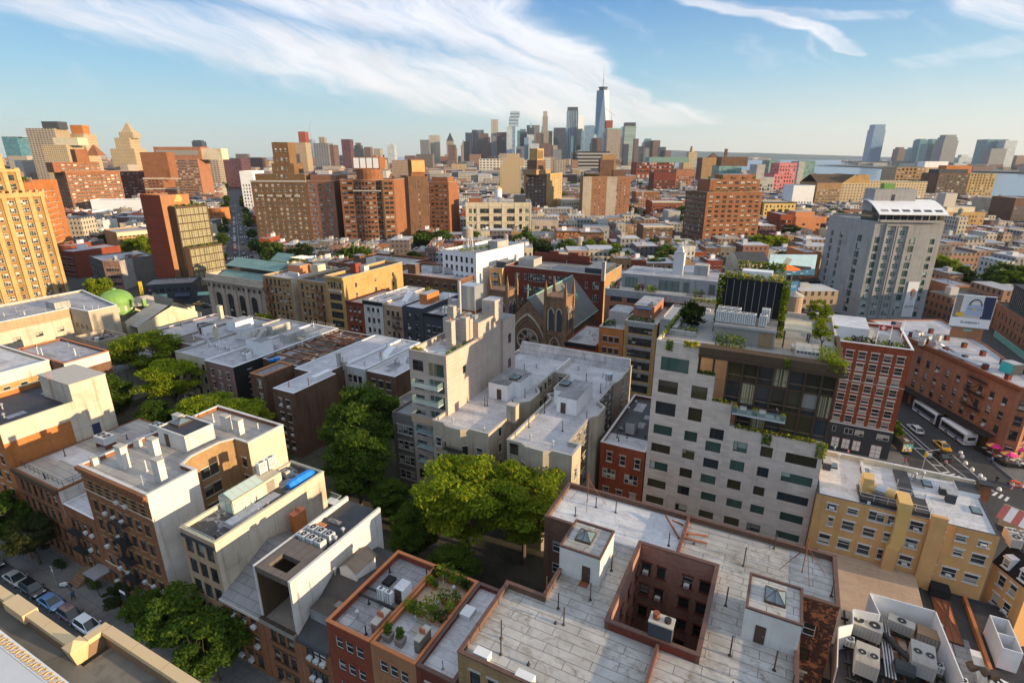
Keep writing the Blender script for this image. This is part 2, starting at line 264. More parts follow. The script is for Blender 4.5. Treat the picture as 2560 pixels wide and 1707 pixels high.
# ---------------------------------------------------------------- mesh building
class M:
 def __init__(s):s.v=[];s.f=[];s.m=[];s.mats=[];s.uv={}
 def mi(s,m):
  if m not in s.mats:s.mats.append(m)
  return s.mats.index(m)
 def face(s,pts,m,uv=None):
  b=len(s.v);s.v+=[tuple(p)for p in pts];
  if uv:s.uv[len(s.f)]=uv
  s.f.append(tuple(range(b,b+len(pts))));s.m.append(s.mi(m));return s
 def box(s,x0,x1,y0,y1,z0,z1,m,top=None,skip=''):
  b=len(s.v)
  s.v+=[(x0,y0,z0),(x1,y0,z0),(x1,y1,z0),(x0,y1,z0),(x0,y0,z1),(x1,y0,z1),(x1,y1,z1),(x0,y1,z1)]
  k=s.mi(m);t=s.mi(top or m)
  for nm,q,mm in(('b',(0,3,2,1),k),('t',(4,5,6,7),t),('f',(0,1,5,4),k),('r',(1,2,6,5),k),('k',(2,3,7,6),k),('l',(3,0,4,7),k)):
   if nm not in skip:s.f.append(tuple(b+i for i in q));s.m.append(mm)
  return s
 def obox(s,c,ax,hx,hy,z0,z1,m):
  "box turned by angle ax about z"
  ca,sa=math.cos(ax),math.sin(ax);b=len(s.v)
  P=[(-hx,-hy),(hx,-hy),(hx,hy),(-hx,hy)]
  for z in(z0,z1):s.v+=[(c[0]+x*ca-y*sa,c[1]+x*sa+y*ca,z)for x,y in P]
  k=s.mi(m)
  for q in((0,3,2,1),(4,5,6,7),(0,1,5,4),(1,2,6,5),(2,3,7,6),(3,0,4,7)):s.f.append(tuple(b+i for i in q));s.m.append(k)
  return s
 def prism(s,poly,z0,z1,m,top=None,cap=True):
  n=len(poly);b=len(s.v);k=s.mi(m)
  s.v+=[(x,y,z0)for x,y in poly]+[(x,y,z1)for x,y in poly]
  for i in range(n):
   j=(i+1)%n;s.f.append((b+i,b+j,b+n+j,b+n+i));s.m.append(k)
  if cap:s.f.append(tuple(b+n+i for i in range(n)));s.m.append(s.mi(top or m))
  return s
 def loft(s,rings,m,cap=True):
  b=len(s.v);n=len(rings[0]);k=s.mi(m)
  for r in rings:s.v+=[tuple(p)for p in r]
  for a in range(len(rings)-1):
   for i in range(n):
    j=(i+1)%n;s.f.append((b+a*n+i,b+a*n+j,b+(a+1)*n+j,b+(a+1)*n+i));s.m.append(k)
  if cap:
   s.f.append(tuple(b+n-1-i for i in range(n)));s.m.append(k)
   s.f.append(tuple(b+(len(rings)-1)*n+i for i in range(n)));s.m.append(k)
  return s
 def tube(s,p,q,r,m,n=6,r2=None):
  p,q=Vector(p),Vector(q);d=(q-p)
  if d.length<1e-5:return s
  a=d.normalized().orthogonal().normalized();c=d.normalized().cross(a);r2=r if r2 is None else r2
  s.loft([[p+(a*math.cos(2*PI*i/n)+c*math.sin(2*PI*i/n))*r for i in range(n)],[q+(a*math.cos(2*PI*i/n)+c*math.sin(2*PI*i/n))*r2 for i in range(n)]],m);return s
 def cyl(s,x,y,z0,z1,r,m,n=12,r2=None):return s.tube((x,y,z0),(x,y,z1),r,m,n,r2)
 def lathe(s,x,y,prof,m,n=20):
  s.loft([[(x+r*math.cos(2*PI*i/n),y+r*math.sin(2*PI*i/n),z)for i in range(n)]for r,z in prof],m);return s
 def add(s,o,mt):
  b=len(s.v);fb=len(s.f);s.v+=[tuple(mt@Vector(v))for v in o.v];mp=[s.mi(x)for x in o.mats]
  for f in o.f:s.f.append(tuple(b+i for i in f))
  s.m+=[mp[i]for i in o.m]
  for k,u in o.uv.items():s.uv[fb+k]=u
  return s
 def mesh(s,name,smooth=False):
  me=bpy.data.meshes.new(name);me.from_pydata(s.v,[],s.f)
  for x in s.mats:me.materials.append(MATS[x])
  me.polygons.foreach_set('material_index',s.m)
  uvl=me.uv_layers.new(name='UVMap');data=[0.0]*(2*len(me.loops));li=0;V=s.v
  for fi,f in enumerate(s.f):
   u=s.uv.get(fi)
   if u is None:
    p0=V[f[0]];nx=ny=nz=0.0
    for i in range(len(f)):
     a=V[f[i]];c=V[f[(i+1)%len(f)]]
     nx+=(a[1]-c[1])*(a[2]+c[2]);ny+=(a[2]-c[2])*(a[0]+c[0]);nz+=(a[0]-c[0])*(a[1]+c[1])
    h=math.hypot(nx,ny)
    if abs(nz)>h:u=[(V[i][0],V[i][1])for i in f]
    else:
     tx,ty=-ny/h,nx/h;u=[(V[i][0]*tx+V[i][1]*ty,V[i][2])for i in f]
   for q in u:data[li]=q[0];data[li+1]=q[1];li+=2
  uvl.data.foreach_set('uv',data)
  if smooth:me.polygons.foreach_set('use_smooth',[True]*len(me.polygons))
  me.update();return me
 def obj(s,name,parent=None,loc=(0,0,0),rz=0.0,smooth=False):
  return link(name,s.mesh(name,smooth),parent,loc,rz)
def link(name,me,parent=None,loc=(0,0,0),rz=0.0):
 o=bpy.data.objects.new(name,me);COL.objects.link(o);o.location=loc;o.rotation_euler=(0,0,rz)
 if parent:o.parent=parent
 return o
def tag(o,label,cat,group=None,kind=None):
 if kind:o['kind']=kind
 if label:o['label']=label
 if cat:o['category']=cat
 if group:o['group']=group
 return o
def thing(name,label,cat,loc=(0,0,0),rz=0.0,group=None):
 return tag(link(name,None,None,loc,rz),label,cat,group)
def dup(o,loc=None,rz=None,label=None,group=None,sc=None,parent=None):
 c=o.copy();COL.objects.link(c)
 if parent is not None:c.parent=parent
 if loc is not None:c.location=loc
 if rz is not None:c.rotation_euler=(0,0,rz)
 if sc is not None:c.scale=(sc,)*3 if not isinstance(sc,tuple)else sc
 if label:c['label']=label
 if group:c['group']=group
 for ch in list(o.children):
  if parent is None or ch.parent==o:dup(ch,parent=c)
 return c
 # ---------------------------------------------------------------- windows
WSTY={}
def pane(m,x0,x1,z0,z1,y,g):m.face([(x0,y,z0),(x1,y,z0),(x1,y,z1),(x0,y,z1)],g,[(0,0),(1,0),(1,1),(0,1)])
def frame(m,w,h,b,y,mt,d=.05):
 m.box(0,w,y,y+d,0,b,mt);m.box(0,w,y,y+d,h-b,h,mt);m.box(0,b,y,y+d,b,h-b,mt);m.box(w-b,w,y,y+d,b,h-b,mt)
def win_mesh(st,w,h):
 m=M();k=st.split(':')
 kind=k[0];fr=k[1]if len(k)>1 else 'white_frame';gl=k[2]if len(k)>2 else 'glass';tr=k[3]if len(k)>3 else None
 b=.07 if w>.7 else .05
 if kind=='far':
  pane(m,0,w,0,h,0.0,gl);m.box(0,w,-.05,0,h*.48,h*.48+.09,fr);m.box(w/2-.05,w/2+.05,-.05,0,0,h,fr)if w>1.4 else None
  if tr:m.box(-.1,w+.1,-.2,.02,-.22,0,tr)
  return m
 frame(m,w,h,b,-.03,fr)
 if kind=='sash':
  pane(m,b,w-b,h*.5,h-b,0.0,gl);pane(m,b,w-b,b,h*.5,.015,gl);m.box(b,w-b,-.03,.02,h*.5-.035,h*.5+.035,fr)
 elif kind=='pair':
  n=max(2,round(w/.85));
  for i in range(n):
   x0,x1=b+(w-2*b)*i/n,b+(w-2*b)*(i+1)/n
   pane(m,x0+.03,x1-.03,b,h*.5,.015,gl);pane(m,x0+.03,x1-.03,h*.5,h-b,0,gl)
   if i:m.box(x0-.03,x0+.03,-.03,.02,b,h-b,fr)
  m.box(b,w-b,-.028,.02,h*.5-.03,h*.5+.03,fr)
 elif kind=='case':
  s=b+(w-2*b)*(.28 if w>1.3 else .4);pane(m,b,s-.03,b,h-b,0,gl);pane(m,s+.03,w-b,b,h-b,.01,gl);m.box(s-.04,s+.04,-.03,.02,b,h-b,fr)
 elif kind=='grid':
  n=max(1,round(w/1.0));r=max(1,round(h/1.1))
  for i in range(n):
   for j in range(r):pane(m,b+(w-2*b)*i/n,b+(w-2*b)*(i+1)/n,b+(h-2*b)*j/r,b+(h-2*b)*(j+1)/r,0,gl)
  for i in range(1,n):m.box(b+(w-2*b)*i/n-.03,b+(w-2*b)*i/n+.03,-.03,.01,b,h-b,fr)
  for j in range(1,r):m.box(b,w-b,-.027,.01,b+(h-2*b)*j/r-.03,b+(h-2*b)*j/r+.03,fr)
 elif kind=='door':pane(m,b,w-b,b,h-b,0,gl);m.box(w-.25,w-.18,-.09,-.03,h*.45,h*.5,'galvanised')
 if tr:
  m.box(-.12,w+.12,-.24,-.13,h,h+.2,tr);m.box(-.12,w+.12,-.26,-.02,-.13,0,tr)
 return m
WC={}
def win(st,w,h):
 k=(st,round(w,2),round(h,2))
 if k not in WC:
  m=win_mesh(*k);WC[k]=(m,m.mesh('window'))
 return WC[k]
def ac_mesh():
 m=M();m.box(0,.62,-.45,.05,0,.4,'white_metal');m.box(.06,.56,-.455,-.45,.06,.34,'grey_metal');return m.mesh('air_conditioner')
ACM=ac_mesh()
def offset(poly,d):
 "inward offset of a counter-clockwise polygon"
 n=len(poly);out=[]
 for i in range(n):
  p0,p1,p2=Vector(poly[i-1]),Vector(poly[i]),Vector(poly[(i+1)%n])
  e1=(p1-p0).normalized();e2=(p2-p1).normalized();n1=Vector((-e1.y,e1.x));n2=Vector((-e2.y,e2.x))
  k=1+n1.dot(n2);out.append(tuple(p1+(n1+n2)*(d/max(k,.3))))
 return out
def wall_grid(m,A,t,n,l,z0,z1,wins,mt,rev=.14):
 "one wall from point A along t, outward normal n, with reveals cut for windows (x, z, w, h)"
 wins=[(max(.02,x),max(z0+.02,z),min(l-.02,x+w),min(z1-.02,z+h))for x,z,w,h in wins]
 wins=[q for q in wins if q[2]-q[0]>.1 and q[3]-q[1]>.1]
 xs=sorted({0.0,l,*[round(q[0],3)for q in wins],*[round(q[2],3)for q in wins]});zs=sorted({z0,z1,*[round(q[1],3)for q in wins],*[round(q[3],3)for q in wins]})
 P=lambda x,z,d=0.0:(A[0]+t[0]*x-n[0]*d,A[1]+t[1]*x-n[1]*d,z)
 for j in range(len(zs)-1):
  zc=(zs[j]+zs[j+1])/2;row=[q for q in wins if q[1]<zc<q[3]];st=None
  for i in range(len(xs)-1):
   xc=(xs[i]+xs[i+1])/2;hole=any(q[0]<xc<q[2]for q in row)
   if not hole and st is None:st=xs[i]
   if(hole or i==len(xs)-2)and st is not None:
    e=xs[i]if hole else xs[i+1]
    m.face([P(st,zs[j]),P(e,zs[j]),P(e,zs[j+1]),P(st,zs[j+1])],mt,[(st,zs[j]),(e,zs[j]),(e,zs[j+1]),(st,zs[j+1])]);st=None
 for x0,a,x1,c in wins:
  m.face([P(x0,a),P(x1,a),P(x1,a,rev),P(x0,a,rev)],mt);m.face([P(x0,c),P(x0,c,rev),P(x1,c,rev),P(x1,c)],mt)
  m.face([P(x0,a),P(x0,a,rev),P(x0,c,rev),P(x0,c)],mt);m.face([P(x1,a),P(x1,c),P(x1,c,rev),P(x1,a,rev)],mt)
def expand(specs,l,h):
 "facade specs -> list of (x, z, w, h, style, ac chance)"
 out=[]
 for s in specs or[]:
  if s[0]=='w':out.append((s[1],s[2],s[3],s[4],s[5],s[6]if len(s)>6 else 0));continue
  nc,nr,w,hh,zb,fh,st=s[:7];o=s[7]if len(s)>7 else{}
  a=o.get('a',.9);b=l-o.get('b',o.get('a',.9));skip=o.get('skip',())
  for r in range(nr):
   for c in range(nc):
    if(c,r)in skip or('c',c)in skip:continue
    x=a+(b-a)*(c+.5)/nc-w/2;z=zb+r*fh
    if z+hh>h-.15:continue
    out.append((x,z,w,hh,st,o.get('ac',0)))
 return out
def building(name,label,L,R,dep,h,wall='brick_red',roof='silver',par=.7,F=None,S=None,K=None,W_=None,poly=None,cop=None,z0=0.0,cat='building',group=None,edges=None,wmat=None,cornice=None,nwin=100,root=None,label_part=None):
 "F front, S right side, K back, W_ left side facade specs; edges {i: specs} for polygons; returns root"
 dx,dy=R[0]-L[0],R[1]-L[1];w=math.hypot(dx,dy);rz=math.atan2(dy,dx)
 if root is None:root=thing(name,label,cat,(L[0],L[1],0),rz,group)
 if poly is None:
  poly=[(0,0),(w,0),(w,dep),(0,dep)]
  edges={0:F,1:S,2:K,3:W_}
 edges=edges or{};wmat=wmat or{}
 wm=M();todo=[];n=len(poly)
 for i in range(n):
  A,B=Vector(poly[i]),Vector(poly[(i+1)%n]);l=(B-A).length;t=(B-A)/l;nn=Vector((t.y,-t.x))
  ws=expand(edges.get(i),l,h)
  wall_grid(wm,A,t,nn,l,z0,h,[q[:4]for q in ws],wmat.get(i,wall),.14)
  for q in ws:todo.append((A+t*q[0]-nn*.11,math.atan2(t.y,t.x),q))
 inn=offset(poly,.3);rl=h-par
 # inner face of the parapet
 for i in range(n):
  j=(i+1)%n
  wm.face([(*inn[j],rl),(*inn[i],rl),(*inn[i],h),(*inn[j],h)],wall if par>.3 else(cop or wall));wm.face([(*poly[i],h),(*poly[j],h),(*inn[j],h),(*inn[i],h)],cop or wall)
 wm.obj('wall',root)
 if cop and par>.25:
  cm=M();o1=offset(poly,-.06);o2=offset(poly,.36)
  for i in range(n):
   j=(i+1)%n
   for a,b in(((*o1[i],h+.003),(*o1[j],h+.003)),):cm.face([a,b,(*o1[j],h+.14),(*o1[i],h+.14)],cop)
   cm.face([(*o1[i],h+.14),(*o1[j],h+.14),(*o2[j],h+.14),(*o2[i],h+.14)],cop);cm.face([(*o2[j],h+.003),(*o2[i],h+.003),(*o2[i],h+.14),(*o2[j],h+.14)],cop)
   cm.face([(*o1[j],h+.003),(*o1[i],h+.003),(*poly[i],h+.003),(*poly[j],h+.003)],cop)
  cm.obj('coping',root)
 if roof:
  rm=M();rm.face([(x,y,rl)for x,y in inn],roof);rm.obj('roof',root)
 if edges.get('plain')is None and roof and len(poly)==4 and w>5 and math.hypot(L[0],L[1])<330 and h<30:
  q=random.Random(int(w*97+h*31));xs=[p[0]for p in poly];ys=[p[1]for p in poly];W0,D0=max(xs),max(ys)
  for i in range(q.randint(2,5)):
   a,b=q.uniform(1.2,max(1.4,W0*.3)),q.uniform(1.2,max(1.4,D0*.3));x,y=q.uniform(.5,max(.6,W0-a-.5)),q.uniform(.5,max(.6,D0-b-.5));pm=M();pm.face([(x,y,rl+.004*(i+1)),(x+a,y,rl+.004*(i+1)),(x+a,y+b,rl+.004*(i+1)),(x,y+b,rl+.004*(i+1))],q.choice(['grey_roof','silver','dirty_roof','silver_clean','tan_roof']));pm.obj('roof_patch',root)
  pipes(root,[(q.uniform(.6,W0-.6),q.uniform(.6,D0-.6),q.uniform(.5,1.5))for i in range(q.randint(2,5))],q.choice(['black_metal','galvanised','white_metal','dark_frame']),rl);root['_rl']=rl;vents(root,[(q.uniform(.6,W0-.6),q.uniform(.6,D0-.6))for i in range(q.randint(0,3))])
 if cornice:
  cm=M();mt,pr,hh=cornice
  A,B=Vector(poly[0]),Vector(poly[1]);l=(B-A).length
  cm.box(A.x-.1,B.x+.1,-pr,-.003,h-hh,h+.05,mt);cm.box(A.x-.05,B.x+.05,-pr*.55,-.003,h-hh-.35,h-hh,mt)
  k=max(3,int(l/1.1))
  for i in range(k):x=A.x+l*(i+.5)/k;cm.box(x-.11,x+.11,-pr*.85,-pr*.55,h-hh-.3,h-hh,mt)
  cm.obj('cornice',root)
 rest=M()
 for i,(p,a,q)in enumerate(todo):
  if i<nwin:
   link('window',win(q[4],q[2],q[3])[1],root,(p.x,p.y,q[1]),a)
   if q[5]and RND.random()<q[5]:link('air_conditioner',ACM,root,(p.x+math.cos(a)*(q[2]/2-.31),p.y+math.sin(a)*(q[2]/2-.31),q[1]+.05),a)
  else:rest.add(win(q[4],q[2],q[3])[0],Matrix.Translation((p.x,p.y,q[1]))@Matrix.Rotation(a,4,'Z'))
 if rest.f:tag(rest.obj('window',root),None,None,kind='stuff')
 root['_h']=h;root['_rl']=rl
 return root
def clean():
 for o in SC.objects:
  for k in('_h','_rl'):
   if k in o:del o[k]
   # ---- roof furniture that belongs to a building (children). x, y are local to the building
def bulkhead(root,x0,x1,y0,y1,hh,wall='white_paint',roof='grey_roof',door=None,sky=None,z=None,cop=None,name='bulkhead'):
 z=root['_rl']if z is None else z
 m=M();m.box(x0,x1,y0,y1,z,z+hh,wall,roof,skip='b')
 if cop:
  for a,b,c,d in((x0-.05,x1+.05,y0-.05,y0+.2),(x0-.05,x1+.05,y1-.2,y1+.05),(x0-.05,x0+.2,y0+.2,y1-.2),(x1-.2,x1+.05,y0+.2,y1-.2)):m.box(a,b,c,d,z+hh+.003,z+hh+.2,cop)
 o=m.obj(name,root)
 if door is not None:
  d=M();d.box(door,door+.95,y0-.05,y0-.003,z+.05,z+2.1,'bronze');d.box(door+.75,door+.82,y0-.12,y0-.05,z+1,z+1.06,'galvanised');d.obj('door',o)
 if sky:skylight(o,*sky,z+hh)
 return o
def skylight(par,x0,x1,y0,y1,z,fr='bronze',gl='skylight_glass',pitch=.6):
 m=M();m.box(x0,x1,y0,y1,z+.003,z+.25,fr)
 cx,cy=(x0+x1)/2,(y0+y1)/2;a=(x0+.08,y0+.08,z+.26);b=(x1-.08,y0+.08,z+.26);c=(x1-.08,y1-.08,z+.26);d=(x0+.08,y1-.08,z+.26);e=(cx-.1,cy,z+.26+pitch);g=(cx+.1,cy,z+.26+pitch)
 for q in([a,b,g,e],[b,c,g],[c,d,e,g],[d,a,e]):m.face(q,gl)
 for p,q in((a,e),(b,g),(c,g),(d,e),(e,g),(((a[0]+b[0])/2,a[1],a[2]),e),(((d[0]+c[0])/2,d[1],d[2]),g)):m.tube(p,q,.05,fr,4)
 return m.obj('skylight',par)
def chimney(root,x,y,w,d,hh,mt='white_stucco',z=None,pots=0,cap='stone_trim'):
 z=root['_rl']if z is None else z
 m=M();m.box(x-w/2,x+w/2,y-d/2,y+d/2,z,z+hh,mt,skip='b');m.box(x-w/2-.06,x+w/2+.06,y-d/2-.06,y+d/2+.06,z+hh+.002,z+hh+.16,cap)
 o=m.obj('chimney',root)
 for i in range(pots):
  k=M();k.cyl(x-w/2+w*(i+.5)/pots,y,z+hh+.16,z+hh+.75,.15,'terracotta',10,.12);k.obj('chimney_pot',o)
 return o
def pipes(root,pts,mt='black_metal',z=None):
 z=root['_rl']if z is None else z
 for p in pts:
  hh=p[2]if len(p)>2 else 1.6
  m=M();m.cyl(p[0],p[1],z,z+hh,.07,mt,8);m.cyl(p[0],p[1],z,z+.18,.2,mt,10,.08);m.obj('vent_pipe',root)
def vents(root,pts,z=None):
 z=root['_rl']if z is None else z
 for x,y in pts:
  m=M();m.cyl(x,y,z,z+.7,.13,'galvanised',10);m.lathe(x,y,[(.14,z+.7),(.26,z+.8),(.27,z+.95),(.12,z+1.12)],'galvanised',10);m.obj('roof_vent',root,smooth=False)
def fire_escape(root,x,w,zs,y=-.0,mt='black_metal',e=None):
 "iron balconies with ladders in front of the wall y = 0; e = (A, angle) puts it on another edge"
 m=M()
 for i,z in enumerate(zs):
  m.box(x,x+w,y-1.0,y-.02,z-.06,z,mt)
  for zz in(.45,.9):m.box(x,x+w,y-1.0,y-.96,z+zz,z+zz+.04,mt);m.box(x,x+.04,y-1.0,y,z+zz,z+zz+.04,mt);m.box(x+w-.04,x+w,y-1.0,y,z+zz,z+zz+.04,mt)
  k=max(4,int(w/.35))
  for j in range(k+1):xx=x+(w-.04)*j/k;m.box(xx,xx+.03,y-.99,y-.965,z,z+.9,mt)
  m.tube((x+.1,y-.05,z-.8),(x+.1,y-.9,z-.05),.03,mt,4);m.tube((x+w-.1,y-.05,z-.8),(x+w-.1,y-.9,z-.05),.03,mt,4)
  if i<len(zs)-1:
   z2=zs[i+1];a,b=(x+.4,x+w-.7)if i%2 else(x+w-.4,x+.7)
   for yy in(-.75,-.4):m.tube((a,y+yy,z),(b,y+yy,z2),.04,mt,4)
   for s in range(1,9):q=s/9;m.box(min(a+(b-a)*q-.12,a+(b-a)*q+.12),max(a+(b-a)*q-.12,a+(b-a)*q+.12),y-.75,y-.4,z+(z2-z)*q-.02,z+(z2-z)*q,mt)
 o=m.obj('fire_escape',root)
 if e:o.location=(e[0][0],e[0][1],0);o.rotation_euler=(0,0,e[1])
 return o
def band(root,x0,x1,z0,z1,mt,e=None,d=.04,name='painted_band'):
 m=M();m.box(x0,x1,-d,-.002,z0,z1,mt);o=m.obj(name,root)
 if e:o.location=(e[0][0],e[0][1],0);o.rotation_euler=(0,0,e[1])
 return o
def railing(root,pts,z,hh=1.0,mt='black_metal',name='railing',glassy=None,step=1.4):
 m=M()
 for(x0,y0),(x1,y1)in zip(pts,pts[1:]):
  l=math.hypot(x1-x0,y1-y0);k=max(1,int(l/step))
  for zz in((hh,)if glassy else(hh,hh*.5)):m.tube((x0,y0,z+zz),(x1,y1,z+zz),.03,mt,4)
  for i in range(k+1):m.tube((x0+(x1-x0)*i/k,y0+(y1-y0)*i/k,z),(x0+(x1-x0)*i/k,y0+(y1-y0)*i/k,z+hh),.03,mt,4)
  if glassy:m.face([(x0,y0,z+.08),(x1,y1,z+.08),(x1,y1,z+hh-.03),(x0,y0,z+hh-.03)],glassy)
 return m.obj(name,root)
 # ---- loose things that stand on roofs and in yards
def condenser(label,x,y,z,rz=0.0,sx=1.0,sy=.9,sz=.9,fans=1,mt='white_metal',group=None,name='air_conditioning_unit',legs=.12):
 t=thing(name,label,'air conditioner',(x,y,z),rz,group)
 m=M();m.box(-sx/2,sx/2,-sy/2,sy/2,legs,legs+sz,mt)
 for i in range(int(sx/.35)):xx=-sx/2+.1+i*.35;m.box(xx,xx+.22,-sy/2-.01,-sy/2-.001,legs+.12,legs+sz-.12,'grey_metal')
 m.obj('casing',t)
 if legs>.02:
  k=M()
  for a in(-1,1):k.box(a*sx*.42-.06,a*sx*.42+.06,-sy/2,sy/2,0,legs-.002,'rust' if legs>.4 else 'grey_metal')
  k.obj('stand',t)
 for i in range(fans):
  f=M();cx=-sx/2+sx*(i+.5)/fans;r=min(sx/fans,sy)*.38
  f.lathe(cx,0,[(r*1.12,legs+sz+.002),(r*1.12,legs+sz+.07),(r,legs+sz+.07),(r*.98,legs+sz+.02)],'grey_metal',14);f.cyl(cx,0,legs+sz+.003,legs+sz+.03,r*.97,'black_metal',14);f.cyl(cx,0,legs+sz+.03,legs+sz+.06,r*.25,mt,8)
  f.obj('fan',t)
 return t
def sprig(m,x,y,z,rx,ry,rz,n,mt,s=.22,rnd=None):
 rnd=rnd or RND
 for _ in range(n):
  while True:
   a,b,c=rnd.uniform(-1,1),rnd.uniform(-1,1),rnd.uniform(-1,1)
   if a*a+b*b+c*c<1:break
  leaf(m,(x+a*rx,y+b*ry,z+c*rz),s*rnd.uniform(.6,1.3),mt,rnd)
def leaf(m,p,s,mt,rnd):
 t=rnd.uniform(0,2*PI);e=rnd.gauss(.35,.5)
 d=Vector((math.cos(t)*math.cos(e),math.sin(t)*math.cos(e),-math.sin(e)));q=Vector((-math.sin(t),math.cos(t),rnd.uniform(-.5,.5)))
 P=Vector(p);b=len(m.v);m.v+=[tuple(P-d*s),tuple(P+q*s*.5),tuple(P+d*s),tuple(P-q*s*.5)];m.f.append((b,b+1,b+2,b+3));m.m.append(m.mi(mt))
def plant(name,label,x,y,z,rx,rz,mt='leaf',n=160,pot=None,group=None,cat='plant',ry=None,s=.2,flowers=None):
 t=thing(name,label,cat,(x,y,z),0,group);zz=0
 if pot:
  k=M();zz=pot[2];k.loft([[(a*pot[0]*.8,b*pot[0]*.8,0)for a,b in((-1,-1),(1,-1),(1,1),(-1,1))],[(a*pot[0],b*pot[0],zz)for a,b in((-1,-1),(1,-1),(1,1),(-1,1))]],pot[1]);k.obj('pot',t)
 m=M();sprig(m,0,0,zz+rz*.8,rx,ry or rx,rz,n,mt,s)
 if flowers:sprig(m,0,0,zz+rz,rx*.9,(ry or rx)*.9,rz*.8,n//4,flowers,s*.7)
 m.obj('foliage',t);return t
 # ---------------------------------------------------------------- trees
def tree_meshes(seed,H,RX,crown0,clumps,per,ls,leafmat,flat=.55,top=1.0):
 rnd=random.Random(seed);tr=M();cr=M()
 fork=H*crown0*.8
 tr.lathe(0,0,[(.5*H/15,0),(.34*H/15,.6),(.28*H/15,fork*.6),(.22*H/15,fork)],'bark',9)
 cz=H*(crown0+1)/2;rz=H*(1-crown0)/2
 C=[]
 for i in range(clumps):
  while True:
   a,b,c=rnd.uniform(-1,1),rnd.uniform(-1,1),rnd.uniform(-.95,1)
   q=a*a+b*b+c*c
   if .25<q<1:break
  C.append((a*RX*.9,b*RX*.9,cz+c*rz*top))
 hubs=[]
 for i in range(6):
  t=i*PI/3+rnd.uniform(-.4,.4);hubs.append(Vector((math.cos(t)*RX*.4,math.sin(t)*RX*.4,fork+rz*rnd.uniform(.3,.8))))
 for h in hubs:
  mid=Vector((h.x*.35,h.y*.35,fork+(h.z-fork)*.55));tr.tube((0,0,fork*.85),mid,.17*H/15,'bark',6,.13*H/15);tr.tube(mid,h,.13*H/15,'bark',6,.09*H/15)
 for c in C:
  v=Vector(c);h=min(hubs,key=lambda q:(q-v).length);mid=(h+v)/2+Vector((rnd.uniform(-.4,.4),rnd.uniform(-.4,.4),rnd.uniform(0,.5)))
  tr.tube(h,mid,.07*H/15,'bark',5,.045*H/15);tr.tube(mid,v,.045*H/15,'bark',4,.015)
  cs=RX*rnd.uniform(.17,.36)
  for _ in range(per):
   while True:
    a,b,g=rnd.uniform(-1,1),rnd.uniform(-1,1),rnd.uniform(-1,1)
    if a*a+b*b+g*g<1:break
   leaf(cr,(c[0]+a*cs,c[1]+b*cs,c[2]+g*cs*flat),ls*rnd.uniform(.6,1.35),leafmat,rnd)
 return cr.mesh('crown'),tr.mesh('trunk')
TM={}
def tree(kind,label,x,y,sc=1.0,rz=0.0,z=0.0,group=None,name='tree',wide=1.0):
 if kind not in TM:TM[kind]=tree_meshes(*TREES[kind])
 t=thing(name,label,'tree',(x,y,z),rz,group);t.scale=(sc*wide,sc*wide,sc)
 link('crown',TM[kind][0],t);link('trunk',TM[kind][1],t);return t
TREES={'locust':(1,19,8.0,.40,95,210,.30,'leaf_bright',.34),'locust_dark':(2,19,7.5,.28,110,190,.32,'leaf',.42),'ailanthus':(3,17,8.5,.52,62,220,.32,'leaf_bright',.32),'street':(4,9.6,4.2,.32,60,180,.25,'leaf',.4),'street_olive':(5,9.2,3.9,.34,50,170,.24,'leaf_olive',.4),'round':(6,11,5.2,.25,70,60,.55,'leaf_bright',.5),'round_dark':(7,11,5.0,.2,70,60,.55,'leaf',.5),'lime':(8,10,4.6,.25,60,70,.45,'leaf_lime',.5),'far':(9,12,6.0,.2,40,26,1.0,'leaf',.6),'far_dark':(10,12,6.0,.15,40,26,1.0,'leaf_dark',.6),'roof':(12,4.6,1.7,.28,40,60,.16,'leaf_lime',.6),'ball':(13,4.4,2.3,.08,60,90,.20,'leaf_dark',.7)}
